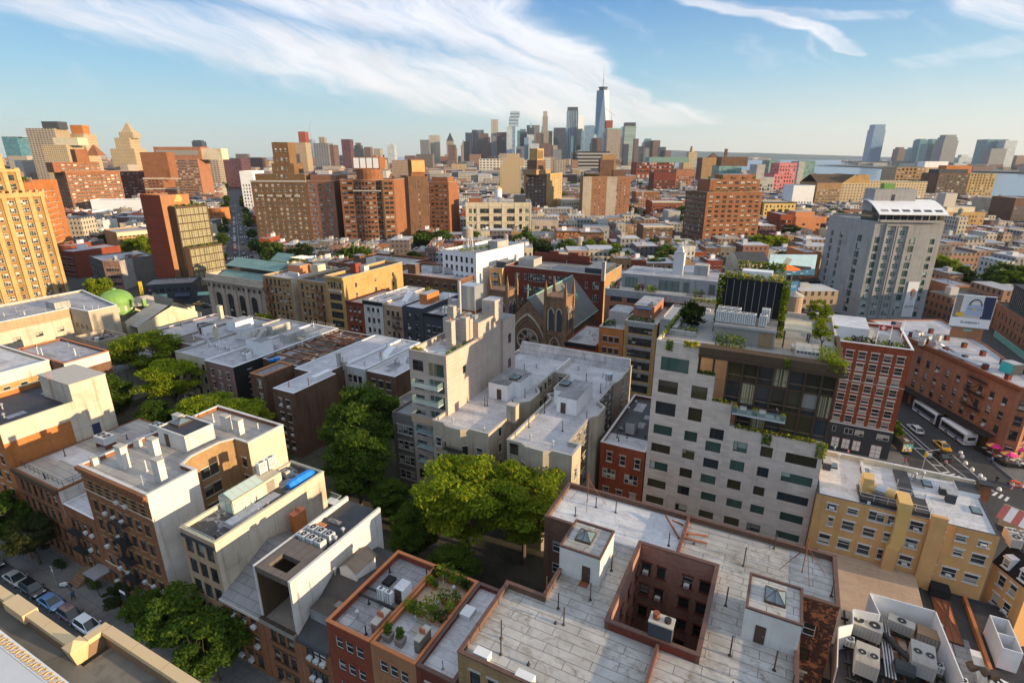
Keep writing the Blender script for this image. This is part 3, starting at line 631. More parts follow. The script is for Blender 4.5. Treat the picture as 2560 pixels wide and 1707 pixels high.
# ---------------------------------------------------------------- vehicles
def ring(x,w,z0,z1,r=.12):
 return[(x,-w+r,z0),(x,w-r,z0),(x,w,z0+r*1.5),(x,w,z1-r),(x,w-r*1.2,z1),(x,-w+r*1.2,z1),(x,-w,z1-r),(x,-w,z0+r*1.5)]
def wheel(par,x,y,r=.34,w=.22):
 m=M();m.tube((x,y-w/2,r),(x,y+w/2,r),r,'rubber',14);o=m.obj('wheel',par)
 k=M();k.tube((x,y-w/2-.012,r),(x,y+w/2+.012,r),r*.6,'galvanised',10);k.obj('rim',o)
def car(label,x,y,rz,paint,kind='sedan',group=None,z=0.0,taxi=False,name='car'):
 t=thing(name,label,'car' if not taxi else 'taxi',(x,y,z),rz,group)
 suv=kind=='suv';L=2.35;w=.92;hb=.98 if suv else .82;ht=1.72 if suv else 1.42
 b=M();prof=[(-L,.62*w,.45,hb*.75),(-L+.12,.93*w,.32,hb*.97),(-L+.7,w,.24,hb+.03),(-.6,w,.22,hb+.02),(.75,w,.22,hb),(1.5,.98*w,.24,hb*.93),(L-.25,.92*w,.3,hb*.82),(L,.66*w,.42,hb*.62)]
 b.loft([ring(*q)for q in prof],paint);b.obj('body',t,smooth=False)
 g=M();rear=-L+.25 if suv else(-L+.75 if kind=='sedan' else-L+.35)
 def cab(x,w0,z):return[(x,-w0,z),(x,w0,z)]
 base=[(rear-.0,-w*.9,hb),(rear,w*.9,hb),(1.35,w*.88,hb-.04),(1.35,-w*.88,hb-.04)]
 topq=[(rear+(.35 if suv else .75),-w*.70,ht-.03),(rear+(.35 if suv else .75),w*.70,ht-.03),(.35,w*.70,ht-.02),(.35,-w*.70,ht-.02)]
 g.loft([[base[0],base[1],base[2],base[3]],[topq[0],topq[1],topq[2],topq[3]]],'glass_car');g.obj('windows',t)
 r=M();r.loft([[(p[0]*1.0,p[1]*1.02,p[2]+.002)for p in topq],[(p[0]*.98+.02,p[1]*.92,p[2]+.06)for p in topq]],paint)
 for i in range(4):
  r.tube(base[i],topq[i],.045,paint,5)
 for s in(0,1):a=Vector(base[0 if s==0 else 1]).lerp(Vector(base[3 if s==0 else 2]),.5);c=Vector(topq[0 if s==0 else 1]).lerp(Vector(topq[3 if s==0 else 2]),.5);r.tube(a,c,.04,'black_metal',5)
 r.obj('roof',t)
 for sx in(-1.38,1.42):
  for sy in(-w+.1,w-.1):wheel(t,sx,sy)
 for sy in(-1,1):
  h=M();h.box(L-.22,L-.04,sy*.62*w-.17,sy*.62*w+.17,hb*.62,hb*.78,'lamp_white');h.obj('headlight',t)
  h=M();h.box(-L+.02,-L+.2,sy*.64*w-.16,sy*.64*w+.16,hb*.72,hb*.9,'tail_red');h.obj('tail_light',t)
  h=M();h.box(1.0,1.2,sy*(w+.10)-.09,sy*(w+.10)+.09,hb,hb+.16,paint);h.obj('wing_mirror',t)
 if taxi:h=M();h.box(-.25,.05,-.4,.4,ht+.05,ht+.28,'lamp_white');h.obj('roof_sign',t)
 return t
plain('glass_car',(.02,.03,.035),.05,.7)
def bus(label,x,y,rz):
 t=thing('articulated_bus',label,'bus',(x,y,0),rz)
 def unit(x0,x1,front):
  b=M();w,zt=1.3,3.15
  def rg(x,k=1.0):return[(x,-w*k,.35),(x,w*k,.35),(x,w*k,zt-.3),(x,w*k-.28,zt),(x,-w*k+.28,zt),(x,-w*k,zt-.3)]
  b.loft([rg(x0,.97),rg(x0+.2),rg(x1-.2),rg(x1,.97)],'bus_white');o=b.obj('body',t)
  for s in(-1,1):
   k=M();k.box(x0+.5,x1-.5,s*(w+.012)-.01,s*(w+.012)+.01,1.35,2.55,'glass_car')
   n=int((x1-x0)/1.4)
   for i in range(1,n):xx=x0+.5+(x1-x0-1)*i/n;k.box(xx-.04,xx+.04,s*(w+.026)-.004,s*(w+.026)+.004,1.35,2.55,'black_metal')
   k.obj('window',o)
   k=M();k.box(x0+.2,x1-.2,s*(w+.008)-.006,s*(w+.008)+.006,.95,1.22,'bus_blue');k.obj('stripe',o)
  r=M();r.box(x0+1,x1-1.5,-.7,.7,zt+.002,zt+.22,'bus_white');r.box(x0+2,x0+3.2,-.45,.45,zt+.222,zt+.27,'grey_metal');r.obj('roof_unit',o)
  return o
 a=unit(.7,9.4,True);c=unit(-9.1,-.7,False)
 j=M();
 for i in range(8):xx=-.7+1.4*i/8;j.box(xx,xx+.12,-1.25,1.25,.4,3.05,'rubber');j.box(xx+.12,xx+.175,-1.15,1.15,.45,2.95,'black_metal')
 j.obj('bellows',t)
 k=M();k.box(9.41,9.44,-1.1,1.1,1.2,2.8,'glass_car');k.obj('windscreen',a);k=M();k.box(-9.14,-9.11,-.85,.85,1.5,2.3,'glass_car');k.box(-9.13,-9.11,-1.1,1.1,.7,.95,'grey_metal');k.obj('rear_window',c)
 for s in(-1,1):k=M();k.box(-9.14,-9.11,s*1.05-.1,s*1.05+.1,1.0,1.35,'tail_red');k.obj('tail_light',c)
 for xx in(7.0,1.9,-3.2,-6.5):
  for s in(-1.2,1.2):wheel(t,xx,s,.48,.3)
 return t
def truck(label,x,y,rz):
 t=thing('food_cart',label,'truck',(x,y,0),rz)
 b=M();b.box(-2.2,1.4,-1.05,1.05,.55,2.75,'car_grey');b.obj('cargo_box',t)
 r=M();r.box(-2.25,1.45,-1.1,1.1,2.752,2.85,'brown_trim');r.box(-1.6,-.6,-.4,.4,2.852,3.1,'grey_metal');r.obj('roof',t)
 p=M();rr=random.Random(3)
 for i in range(6):
  for j in range(3):p.box(-2.225,-2.203,-.95+.32*i,-.95+.32*i+.28,.85+.55*j,1.3+.55*j,rr.choice(['poster_sky','flower_yellow','poster_white','awning_red','teal','poster_skin']))
 p.obj('picture_menu',t)
 c=M();c.loft([[(1.4,-.95,.45),(1.4,.95,.45),(1.4,.95,2.1),(1.4,-.95,2.1)],[(2.3,-.9,.45),(2.3,.9,.45),(2.1,.85,2.0),(2.1,-.85,2.0)],[(3.0,-.85,.45),(3.0,.85,.45),(2.95,.8,1.15),(2.95,-.8,1.15)]],'car_grey');c.obj('cab',t)
 for sx in(-1.4,2.2):
  for sy in(-.9,.9):wheel(t,sx,sy,.38)
 return t
 # ---------------------------------------------------------------- people
def person(label,x,y,z,rz,top,legs,stride=.25,hold=False,group=None):
 t=thing('person',label,'person',(x,y,z),rz,group)
 import bmesh
 V=[(0,0,.92),(0,0,1.15),(0,0,1.40),(0,0,1.52),(.02,0,1.64),(.02,0,1.74),(-.0,.2,1.40),(.05,.25,1.12),(.14,.22,.9),(0,-.2,1.40),(.0,-.25,1.12),(.08,-.23,.9),(0,.1,.88),(stride*.6,.1,.48),(stride*.7,.1,.06),(stride*.7+.16,.1,.04),(0,-.1,.88),(-stride*.2,-.1,.48),(-stride,-.1,.08),(-stride+.16,-.1,.04)]
 E_=[(0,1),(1,2),(2,3),(3,4),(4,5),(2,6),(6,7),(7,8),(2,9),(9,10),(10,11),(0,12),(12,13),(13,14),(14,15),(0,16),(16,17),(17,18),(18,19)]
 RR=[.13,.12,.13,.055,.10,.085,.06,.045,.04,.06,.045,.04,.09,.065,.045,.04,.09,.065,.045,.04]
 bm=bmesh.new();ly=bm.verts.layers.skin.verify();vs=[bm.verts.new(p)for p in V]
 for v,r in zip(vs,RR):v[ly].radius=(r,r)
 vs[0][ly].use_root=True
 for a,b in E_:bm.edges.new((vs[a],vs[b]))
 me=bpy.data.meshes.new('body');bm.to_mesh(me);bm.free();me.materials.append(MATS['skin'])
 o=link('body',me,t);o.modifiers.new('skin','SKIN');o.modifiers.new('sub','SUBSURF').levels=1
 cr=lambda rx,ry,z,cx=0,cy=0:[(cx+rx*math.cos(2*PI*i/10),cy+ry*math.sin(2*PI*i/10),z)for i in range(10)]
 s=M();s.loft([cr(.17,.20,.90),cr(.165,.19,1.15),cr(.155,.23,1.42),cr(.07,.09,1.52)],top)
 for sy,hx in((1,.05),(-1,.0)):s.tube((0,sy*.2,1.43),(hx,sy*.255,1.12),.075,top,7,.062);s.tube((hx,sy*.255,1.12),(hx+.07,sy*.235,.96),.062,top,7,.055)
 s.obj('shirt',t)
 s=M()
 for sy,k,f in((.1,stride*.6,stride*.7),(-.1,-stride*.2,-stride)):s.tube((0,sy,.95),(k,sy,.48),.115,legs,8,.085);s.tube((k,sy,.48),(f,sy,.09),.085,legs,8,.065)
 s.obj('trousers',t)
 k=M();k.lathe(-.015,0,[(.115,1.66),(.125,1.72),(.115,1.79),(.05,1.84)],'hair_dark',10);k.obj('hair',t)
 return t
def text(s,size,mt,par,loc,rot,name='lettering',ext=.01,align='CENTER',sx=1.0):
 c=bpy.data.curves.new(name,'FONT');c.body=s;c.size=size;c.extrude=ext;c.align_x=align;c.align_y='CENTER';c.materials.append(MATS[mt])
 q=bpy.data.objects.new("q",c);me=bpy.data.meshes.new_from_object(q);bpy.data.objects.remove(q);o=link(name,me,par,loc);o.rotation_euler=rot;o.scale=(sx,1,1);return o
 # ---------------------------------------------------------------- near block (axis aligned). g* helpers take world x, y
def lx(r,u):return u-r.location.x
def ly(r,v):return v-r.location.y
def gb(r,u0,u1,v0,v1,hh,*a,door=None,sky=None,**k):
 return bulkhead(r,lx(r,u0),lx(r,u1),ly(r,v0),ly(r,v1),hh,*a,door=None if door is None else lx(r,door),sky=None if sky is None else(lx(r,sky[0]),lx(r,sky[1]),ly(r,sky[2]),ly(r,sky[3])),**k)
def gc(r,u,v,*a,**k):return chimney(r,lx(r,u),ly(r,v),*a,**k)
def gp(r,pts,**k):pipes(r,[(lx(r,p[0]),ly(r,p[1]),*p[2:])for p in pts],**k)
def gv(r,pts,**k):vents(r,[(lx(r,u),ly(r,v))for u,v in pts],**k)
def gs(r,u0,u1,v0,v1,z=None,**k):return skylight(r,lx(r,u0),lx(r,u1),ly(r,v0),ly(r,v1),r['_rl']if z is None else z,**k)
def hatch(r,u0,u1,v0,v1,hh,mt,z=None,name='roof_hatch'):
 z=r['_rl']if z is None else z;m=M();m.box(lx(r,u0),lx(r,u1),ly(r,v0),ly(r,v1),z+.003,z+hh,mt);return m.obj(name,r)
def rect(name,label,u0,u1,v0,v1,h,**k):return building(name,label,(u0,v0),(u1,v0),v1-v0,h,**k)
def polyb(name,label,pts,h,**k):
 L=pts[0];return building(name,label,L,(L[0]+1,L[1]),1,h,poly=[(a-L[0],b-L[1])for a,b in pts],**k)
SA='sash:white_frame:glass:stone_trim';SD='sash:dark_frame:glass_dark:stone_trim';SB='sash:dark_frame:glass:brown_trim'
def near_block():
# --- orange wall with the cream band and the stair tower
 r=rect('apartment_building','tall building with a bright orange brick side wall under a cream painted band',-124,-107.5,32,46,21.2,wall='brick_orange',roof='dark_roof',par=.9,cop='cream',F=[(5,6,1.2,1.7,1.2,3.2,SD)],wmat={3:'cream_side'})
 band(r,.02,9.4,18.2,21.19,'cream_side',((16.5,0),PI/2),.06)
 band(r,9.41,14.0,13.9,21.19,'cream_side',((16.5,0),PI/2),.06)
 m=M();m.box(6.5,16.62,10.5,16.3,0,24.4,'cream_side','grey_roof',skip='b');m.box(6.3,16.7,10.4,16.4,24.403,24.55,'stone_trim');o=m.obj('stair_tower',r)
 m=M();m.box(16.623,16.66,12.2,13.5,13.9,16.1,'poster_navy');m.obj('door',o)
 m=M()
 for y in(10.9,11.5):m.tube((10.4,y-.6,20.3),(10.4,y-.6,25.6),.04,'salmon',4)
 for i in range(12):m.tube((10.4,10.3,20.6+i*.4),(10.4,10.9,20.6+i*.4),.025,'salmon',4)
 m.obj('ladder',o)
 # --- five storey red brick with fenced flat roof
 r=rect('apartment_building','five storey red brick apartment house with iron fence round its brown roof',-107.2,-93.5,32,52,14,wall='brick_rust',roof='tan_roof',par=.1,F=[(6,4,1.0,1.9,1.4,3.1,SB)],S=[(1,1,.9,1.5,10,3,SD)],cornice=('brown_trim',.35,.4))
 for i,(x0,x1,y0,y1)in enumerate(((.4,13.3,7.0,13.0),)):hatch(r,-106.6,-95,37,40.6,.012,'white_roof',name='roof_patch')
 railing(r,[(.5,1.0),(13.2,1.0),(13.2,8)],13.9,1.0)
 band(r,.02,6.0,9.0,13.6,'white_stucco',((13.7,0),PI/2),.05,'white_panel')
 condenser('large white rooftop unit on red steel legs behind the iron fence',-101.2,43.0,13.9,.05,3.0,1.8,1.3,2,legs=.9)
 condenser('white twin fan unit at the back corner of the brown roof',-98.6,50.5,13.9,.1,2.6,1.4,1.2,2,legs=.3)
 hatch(r,-97.2,-96.9,42.5,50,.2,'weathered_wood',name='roof_kerb')
 # --- low white roof
 r=rect('row_house','low red brick house with glossy white roof squeezed between taller brick neighbours',-93.3,-84.8,32,46,11.7,wall='brick_rust',roof='silver_clean',par=.15,cop='white_paint',F=[(4,3,.95,1.7,1.6,3.2,SB,{'ac':.4})])
 fire_escape(r,1.2,3.6,[4.6,7.8])
 # --- red brick, white side wall
 pts=[(-84.6,32),(-68.7,32),(-68.7,38.8),(-71.7,38.8),(-72.6,40.6),(-72.6,45.2),(-71.7,47),(-68.7,47),(-68.7,53.6),(-84.6,53.6)]
 r=polyb('apartment_building','six storey ornate red brick apartment house with a bare white side wall and chimneys',pts,20.8,wall='brick_rust',roof='tan_roof',par=.55,cop='white_stucco',wmat={1:'white_stucco',7:'cream_side',2:'brick_tan',3:'brick_tan',4:'brick_tan',5:'brick_tan',6:'brick_tan'},edges={0:[(7,6,1.15,1.9,1.3,3.15,'sash:dark_frame:glass_dark:brick_tan',{'ac':.3})],2:[(1,5,1.2,1.6,4,3.1,SD,{'ac':.3})],4:[(2,5,1.3,1.7,4,3.1,SD)],6:[(1,5,1.0,1.6,4,3.1,SD)]},cornice=('brick_rust',.5,.5))
 for z in(4.6,17.1):band(r,.02,15.88,z-.12,z+.05,'cream',d=.08,name='string_course')
 for z in(17.6,18.2,18.8):band(r,.02,15.88,z,z+.14,'brick_tan',d=.03,name='stone_stripe')
 fire_escape(r,6.1,3.4,[4.7,7.9,11.0,14.1])
 for u,v,hh in((-79.3,35.2,3.3),(-71.2,35.4,3.3),(-79.0,39.3,2.5),(-76.4,49.2,2.4),(-73.5,49.2,2.4),(-83.9,33.8,1.0),(-82.6,45.5,2.8),(-83.6,39.5,1.0)):gc(r,u,v,1.5 if hh>2 else .8,.9,hh,'white_stucco')
 b=gb(r,-81.6,-75.0,41.6,46.2,2.6,'white_stucco','dark_roof',door=-80,cop='white_stucco',sky=(-81,-78.9,43.2,45.6))
 gp(r,[(-75.5,36,1.7),(-75,38,1.4),(-73.6,36.6,1.2),(-80.8,50,1.5),(-72,51.5,1.1)],mt='white_metal')
 m=M();m.tube((12.5,1.5,20.3),(12.5,1.5,22.0),.03,'white_metal',4)
 for i in range(5):m.tube((12.5-.5,1.5,21+.22*i),(13,1.5,21.05+.22*i),.02,'white_metal',4)
 m.obj('antenna',r)
 # --- tan slab with the window grid, sunroom and blue tarp
 r=rect('town_house','narrow tan town house with a dark window grid, glass sunroom and long plain side wall',-63.7,-57.0,32.4,50.2,17.4,wall='cream_side',roof='worn_black',par=.4,cop='cream',wmat={0:'tan_stucco'},F=[(3,5,1.45,2.3,1.3,3.2,'case:dark_frame:glass_dark',{'a':.35})],K=[(2,4,2,2.2,2,3.2,'grid:dark_frame:glass_green')])
 band(r,.05,6.65,16.3,16.75,'dark_render',d=.1,name='roof_edge')
 b=M();b.box(.5,3.3,5.3,13.2,16.5,19.0,'cream',skip='b');o=b.obj('sunroom',r)
 g=M()
 for i in range(4):g.box(3.303,3.36,5.5+i*1.15,5.5+i*1.15+1.0,16.7,18.6,'pale_glass')
 for i in range(2):g.box(.7+i*1.3,.7+i*1.3+1.15,5.24,5.297,16.7,18.6,'pale_glass')
 g.obj('glazing',o)
 g=M()
 for i in range(5):
  y0,y1=5.35+i*1.0,5.35+(i+1)*1.0-.06
  g.face([(.55,y0,19.1),(.55,y1,19.1),(1.6,y1,19.7),(1.6,y0,19.7)][::-1],'pale_glass');g.face([(3.25,y0,19.1),(3.25,y1,19.1),(1.6,y1,19.7),(1.6,y0,19.7)],'pale_glass')
  g.tube((.55,y1,19.1),(1.6,y1,19.73),.05,'cream',4);g.tube((3.25,y1,19.1),(1.6,y1,19.73),.05,'cream',4)
 g.face([(.55,5.3,19.02),(3.25,5.3,19.02),(1.6,5.3,19.7)],'pale_glass');g.obj('glass_roof',o)
 d=M();d.box(3.303,3.34,10.6,11.9,16.7,18.7,'weathered_wood');d.obj('door',o)
 for i in range(2):condenser('tall grey condenser beside the glass sunroom, '+('nearer' if i else 'farther')+' of the two',-62.6,44.3+i*1.5 if not i else 45.9,19.0,PI/2,1.3,.7,1.6,1,legs=.15)
 gp(r,[(-57.9,41,.7),(-57.9,39.5,.7)],mt='stone_trim')
 railing(r,[(.2,17.5),(6.5,17.5)],16.6,1.2,'galvanised','glass_balustrade','glass_blue_clear')
 railing(r,[(.15,.2),(6.5,.2)],17.4,.6,'galvanised','glass_balustrade','glass_blue_clear')
 for z in(4.5,8.2,11.9):m=M();m.box(6.0,8.2,17.85,19.2,z,z+.12,'white_metal');m.tube((8.2,19.2,z+1),(6,19.2,z+1),.03,'white_metal',4);m.tube((8.2,19.2,z+1),(8.2,17.9,z+1),.03,'white_metal',4);m.face([(6,19.2,z+.15),(8.2,19.2,z+.15),(8.2,19.2,z+1),(6,19.2,z+1)],'glass_blue_clear');m.obj('balcony',r)
 t=thing('covered_furniture','bright blue tarpaulin tied over furniture on the dark roof terrace','tarpaulin',(-58.6,47.3,17.0),PI/2-.05)
 m=M();k=9;rr=random.Random(4);rings=[]
 for i in range(k):
  x=-2.2+4.4*i/(k-1);e=.75 if i in(0,k-1)else 1
  rings.append([(x,-.75*e,.02),(x,.75*e,.02),(x,.72*e,.55+rr.uniform(-.06,.06)),(x+rr.uniform(-.1,.1),.3,1.0*e+rr.uniform(-.07,.07)),(x,-.3,.98*e+rr.uniform(-.07,.07)),(x,-.72*e,.5+rr.uniform(-.06,.06))])
 m.loft(rings,'blue_tarp');m.obj('tarpaulin',t)
 condenser('small tan unit on the terrace beside the blue tarpaulin',-61.5,47.2,17.0,0,1.0,.8,.9,1,'stone_trim')
 # --- two red brick houses, one with grey sloping roof and one with the concrete box
 r=building('row_house','red brick house with a worn grey sloping roof next to the tan town house',(-57,32),(-49.9,32),13,9.8,wall='brick_rust',roof=None,par=.2,F=[(3,3,1.0,1.8,1.0,3.1,SB,{'ac':.3})])
 m=M();m.face([(-.1,-.3,9.7),(7.1,-.3,9.7),(7.1,7.5,13.2),(-.1,7.5,13.2)],'grey_roof');m.face([(-.1,7.5,13.2),(7.1,7.5,13.2),(7.1,13,11.5),(-.1,13,11.5)],'grey_roof');m.face([(7.1,-.3,9.7),(7.1,13,9.5),(7.1,13,11.5),(7.1,7.5,13.2)],'brick_rust');m.face([(-.1,-.3,9.7),(-.1,7.5,13.2),(-.1,13,11.5),(-.1,13,9.5)],'brick_rust')
 m.box(-.1,7.1,-.45,-.31,9.4,9.75,'stone_trim');m.obj('roof',r)
 m=M();m.box(4.6,6.6,3.4,5.4,10.5,12.9,'grey_render','grey_roof');m.obj('dormer',r);chimney(r,1.5,11.5,1.0,2.0,4.2,'brick_orange',11,2,'terracotta');pipes(r,[(4.3,4.2,2)],z=11.2)
 r=building('town_house','red brick town house crowned by a pale concrete box with a square roof opening',(-49.8,32),(-43.8,32),15.2,9.8,wall='brick_rust',roof=None,par=.2,F=[(3,3,1.0,1.9,.8,3.1,'sash:dark_frame:glass_dark:brown_trim')],wmat={1:'white_stucco'})
 m=M();h=17.4
 m.box(0,.35,0,15.2,9.81,h,'white_stucco',skip='b');m.box(5.65,6.0,0,15.2,9.81,h,'white_stucco',skip='b');m.box(.35,5.65,5.6,15.2,9.81,16.75,'cream_side','dark_roof',skip='b')
 m.box(.35,5.65,0,.9,h-.75,h-.002,'brown_roof');m.box(.35,5.65,3.0,5.59,h-.75,h-.002,'brown_roof');m.box(.35,1.55,.9,3.0,h-.75,h-.002,'brown_roof');m.box(4.5,5.65,.9,3.0,h-.75,h-.002,'brown_roof')
 m.box(.353,.42,.1,5.59,9.91,16.6,'brown_trim');m.box(5.58,5.647,.1,5.59,9.91,16.6,'brown_trim');m.box(.43,5.57,5.5,5.597,12.9,16.6,'dark_render');o=m.obj('roof_box',r)
 g=M();g.box(.9,5.1,5.5,5.597,10.1,12.9,'glass_dark')
 for i in range(6):g.box(.9+i*.82,1.0+i*.82,5.42,5.499,10.1,12.9,'wood')
 g.box(.36,5.64,4.9,5.59,13.2,13.4,'bronze');g.obj('glass_doors',o)
 g=M();g.box(.1,5.9,-.05,5.5,9.81,9.9,'weathered_wood');g.obj('terrace_deck',o)
 g=M()
 for i in range(4):g.box(.15+i*1.45,.15+i*1.45+1.35,-.55,-.06,9.55,10.25,'weathered_wood','soil')
 g.obj('planter',o)
 m=M();m.box(3.6,4.9,1.8,2.5,10.4,10.46,'cloth_white');
 for a,b in((3.7,1.9),(4.8,1.9),(3.7,2.4),(4.8,2.4)):m.tube((a,b,9.91),(a,b,10.4),.03,'white_metal',4)
 tt=thing('table','small white table on the sunken terrace inside the concrete box','table',(-49.8,32,0));m.obj('table_top',tt)
 k=0
 for i in range(2):
  for j in range(3):
   condenser(('front' if i==0 else 'back')+' row '+('left','middle','right')[j]+' condenser of six boxy grey ones behind the roof opening',-48.3+j*1.35,38.3+i*1.5,16.75,.0,1.0,1.0,1.0,1,'panel_grey','six condensers on the concrete box')
 gs(r,-48.6,-46.6,42.4,43.0,16.75,fr='weathered_wood',pitch=.2);gv(r,[(-44.6,39.8),(-44.9,41.4),(-49.2,38.0)],z=16.75);hatch(r,-49.4,-48.2,40.9,41.9,.1,'salmon',z=16.75)
 # --- black mansard house
 r=building('row_house','red brick house under a black sloping roof with white gabled dormer',(-43.75,32),(-38.95,32),14,9.9,wall='brick_rust',roof=None,par=.2,F=[(3,3,1.0,1.8,.9,3.1,SB,{'ac':.7})])
 m=M();m.face([(-.0,-.25,9.8),(4.8,-.25,9.8),(4.8,6.5,14.2),(0,6.5,14.2)],'dark_roof');m.face([(0,6.5,14.2),(4.8,6.5,14.2),(4.8,14,12.0),(0,14,12.0)],'dark_roof');m.face([(4.8,14,0),(0,14,0),(0,14,12),(4.8,14,12)],'brick_rust');m.box(0,4.8,-.45,-.26,9.45,9.85,'dark_render');m.obj('roof',r)
 m=M();m.loft([[(1.0,6.2,13.0),(3.6,6.2,13.0),(3.6,9.6,13.0),(1.0,9.6,13.0)],[(1.0,6.2,15.2),(3.6,6.2,15.2),(3.6,9.6,15.2),(1.0,9.6,15.2)]],'white_stucco');m.face([(1.0,6.2,15.2),(3.6,6.2,15.2),(2.3,6.2,16.1)],'white_stucco');m.face([(3.6,9.6,15.2),(1.0,9.6,15.2),(2.3,9.6,16.1)],'white_stucco')
 m.face([(.85,6.0,15.15),(2.3,6.0,16.15),(2.3,9.8,16.15),(.85,9.8,15.15)],'dark_roof');m.face([(2.3,6.0,16.15),(3.75,6.0,15.15),(3.75,9.8,15.15),(2.3,9.8,16.15)],'dark_roof');m.obj('dormer',r)
 m=M();m.box(.5,4.3,1.6,5.6,11.2,12.7,'grey_render','dark_roof');m.box(4.3,4.42,1.4,5.8,12.3,12.75,'white_paint');o=m.obj('dormer',r);skylight(o,2.9,3.9,3.0,3.8,12.7,'weathered_wood',pitch=.1);vents(r,[(.4,6.0)],z=13.9)
 # --- painted trio: red, terracotta with garden, dark red with silver strip
 r=rect('row_house','dark red painted house with a stained grey roof and two boxy condensers',-38.9,-32.8,32,44.4,14.3,wall='dark_red_paint',roof='dirty_roof',par=.75,cop='orange_tile',F=[(3,4,1.0,1.7,1.7,3.2,'sash:white_frame:glass_dark:dark_red_paint')],wmat={3:'white_stucco'})
 hatch(r,-37.6,-36.5,39.6,41,.35,'black_render');gc(r,-33.6,34.7,.8,2.2,1.3,'brick_mauve',pots=4)
 b=gb(r,-34.4,-33.1,38.0,39.6,2.2,'white_paint','white_roof',door=-34.3)
 m=M();m.box(.3,5.9,4.8,5.0,13.9,14.1,'black_metal');m.box(.3,5.9,6.0,6.2,13.9,14.1,'black_metal');m.obj('steel_beam',r)
 for i in range(2):condenser(('left' if i==0 else 'right')+' of two tall white condensers across the black beams',-35.7+i*1.1,37.4,13.9,0,.9,.5,1.5,1,legs=.2)
 r=rect('row_house','salmon painted house with a garden of pots and shrubs on its roof',-32.78,-27.0,32,44.4,14.3,wall='terracotta_paint',roof='silver_clean',par=.6,cop='orange_tile',F=[(3,4,1.0,1.7,1.5,3.2,'sash:white_frame:glass_dark:terracotta_paint')])
 hatch(r,-32.5,-27.6,37.3,43.8,.14,'deck_wood',name='roof_deck')
 gc(r,-28.0,34.6,.7,2.0,1.6,'brick_grey',pots=3)
 rr=random.Random(8);kinds=['leaf_bright','leaf','leaf_lime','leaf','leaf_dark']
 gsp=[(-32.0,37.8,.8,.5),(-31.2,37.6,.9,.6),(-30.4,37.7,1.0,.6),(-28.9,37.6,.9,.9),(-28.0,38.0,.8,.7),(-27.8,39.4,.7,.7),(-27.9,40.8,.7,.8),(-29.6,38.6,1.0,1.2),(-29.2,40.3,.8,.9),(-32.2,43.3,.7,.6),(-31.4,43.2,.8,1.0),(-30.5,43.3,.9,1.2),(-29.6,43.2,.8,.9),(-28.7,43.3,.7,.8),(-27.9,43,.6,.7),(-32.2,41.8,.5,.6),(-31.3,41.6,.4,.5)]
 for i,(u,v,rx,rz)in enumerate(gsp):plant('potted_plant','leafy potted plant crowded on the roof deck of the salmon house',u,v,13.84,rx,rz,kinds[i%5],150,(.28,'terracotta',.4),'garden plants on the roof deck',s=.16)
 for i,u in enumerate((-31.7,-30.2)):plant('planter',('left' if i==0 else 'right')+' square wooden planter with a wispy bush near the salmon parapet',u,33.6+.1*i,13.7,.5,.8,'leaf',170,(.5,'weathered_wood',.9),s=.16)
 m=M();m.cyl(0,0,0,.7,.05,'white_metal',6);m.cyl(0,0,.7,.75,.7,'cloth_white',18);t=thing('table','round white table with cloth at the back edge of the roof garden','table',(-27.6,45.6,11.2));m.obj('table_top',t)
 r2=rect('rear_extension','lower brick extension with furniture behind the roof garden',-32.7,-26.5,44.45,47.4,11.2,wall='brick_brown',roof='dark_roof',par=.2)
 r=rect('row_house','dark brick house with a plain silver roof beside the big light roof',-26.95,-22.5,32,44.4,14.3,wall='brick_maroon',roof='silver_clean',par=.45,cop='brown_tile',F=[(2,4,1.0,1.7,1.5,3.2,SD)])
 hatch(r,-26.6,-25.3,39.4,40.9,.5,'white_paint');gp(r,[(-24.6,33.2,1.2)],mt='galvanised')
 # --- big light roof with the light well
 pts=[(-22.3,32.5),(6.2,32.5),(6.2,54.8),(9.9,54.8),(9.9,63.4),(-23.2,63.4),(-23.2,54.8),(-18.0,54.8),(-18.0,42.6),(-22.3,42.6)]
 L=pts[0];P=[(a-L[0],b-L[1])for a,b in pts]
 r=building('apartment_building','large brown brick apartment house with a pale sheet roof around a deep light well',L,(L[0]+1,L[1]),1,17.9,poly=P,wall='brick_brown',roof=None,par=.6,cop='brown_tile',wmat={1:'brick_brown',2:'brick_peeling',3:'brick_brown',7:'brick_brown',0:'brick_tan'},edges={0:[(14,5,1.1,1.9,1.4,3.3,SD,{'ac':.25})],1:[(3,4,1,1.6,3,3.2,SD)],2:[('w',.9,13.2,1.2,1.7,'sash:white_frame:glass:brick_peeling'),('w',.9,9.9,1.2,1.7,'sash:dark_frame:glass_warm:brick_peeling'),('w',.9,6.5,1.2,1.7,SD)],6:[('w',1.2,13.0,1.1,1.7,'sash:white_frame:glass'),('w',1.2,9.6,1.1,1.7,'sash:white_frame:glass'),('w',3.4,13.0,1.1,1.7,SD)],5:[(5,4,1.0,1.6,4,3.2,SA)],7:[(3,4,1,1.6,4,3.2,SD)],8:[(1,4,1,1.6,4,3.2,SD)]})
 rm=M();z=17.3
 W0=(11.6,20.0,9.8,22.4)
 for x0,x1,y0,y1,mt in((.3,11.6,.3,9.8,'silver_sheet'),(11.6,20.0,.3,9.8,'silver_sheet'),(20.0,28.2,.3,22.4,'silver_sheet'),(4.6,11.6,9.8,22.4,'silver_sheet'),(-.6,15.5,22.4,30.6,'white_roof'),(15.5,31.9,22.4,30.6,'silver_sheet')):
  rm.face([(x0,y0,z),(x1,y0,z),(x1,y1,z),(x0,y1,z)],mt)
 rm.obj('roof',r)
 wl=M();sty='sash:dark_frame:glass_dark:brick_maroon'
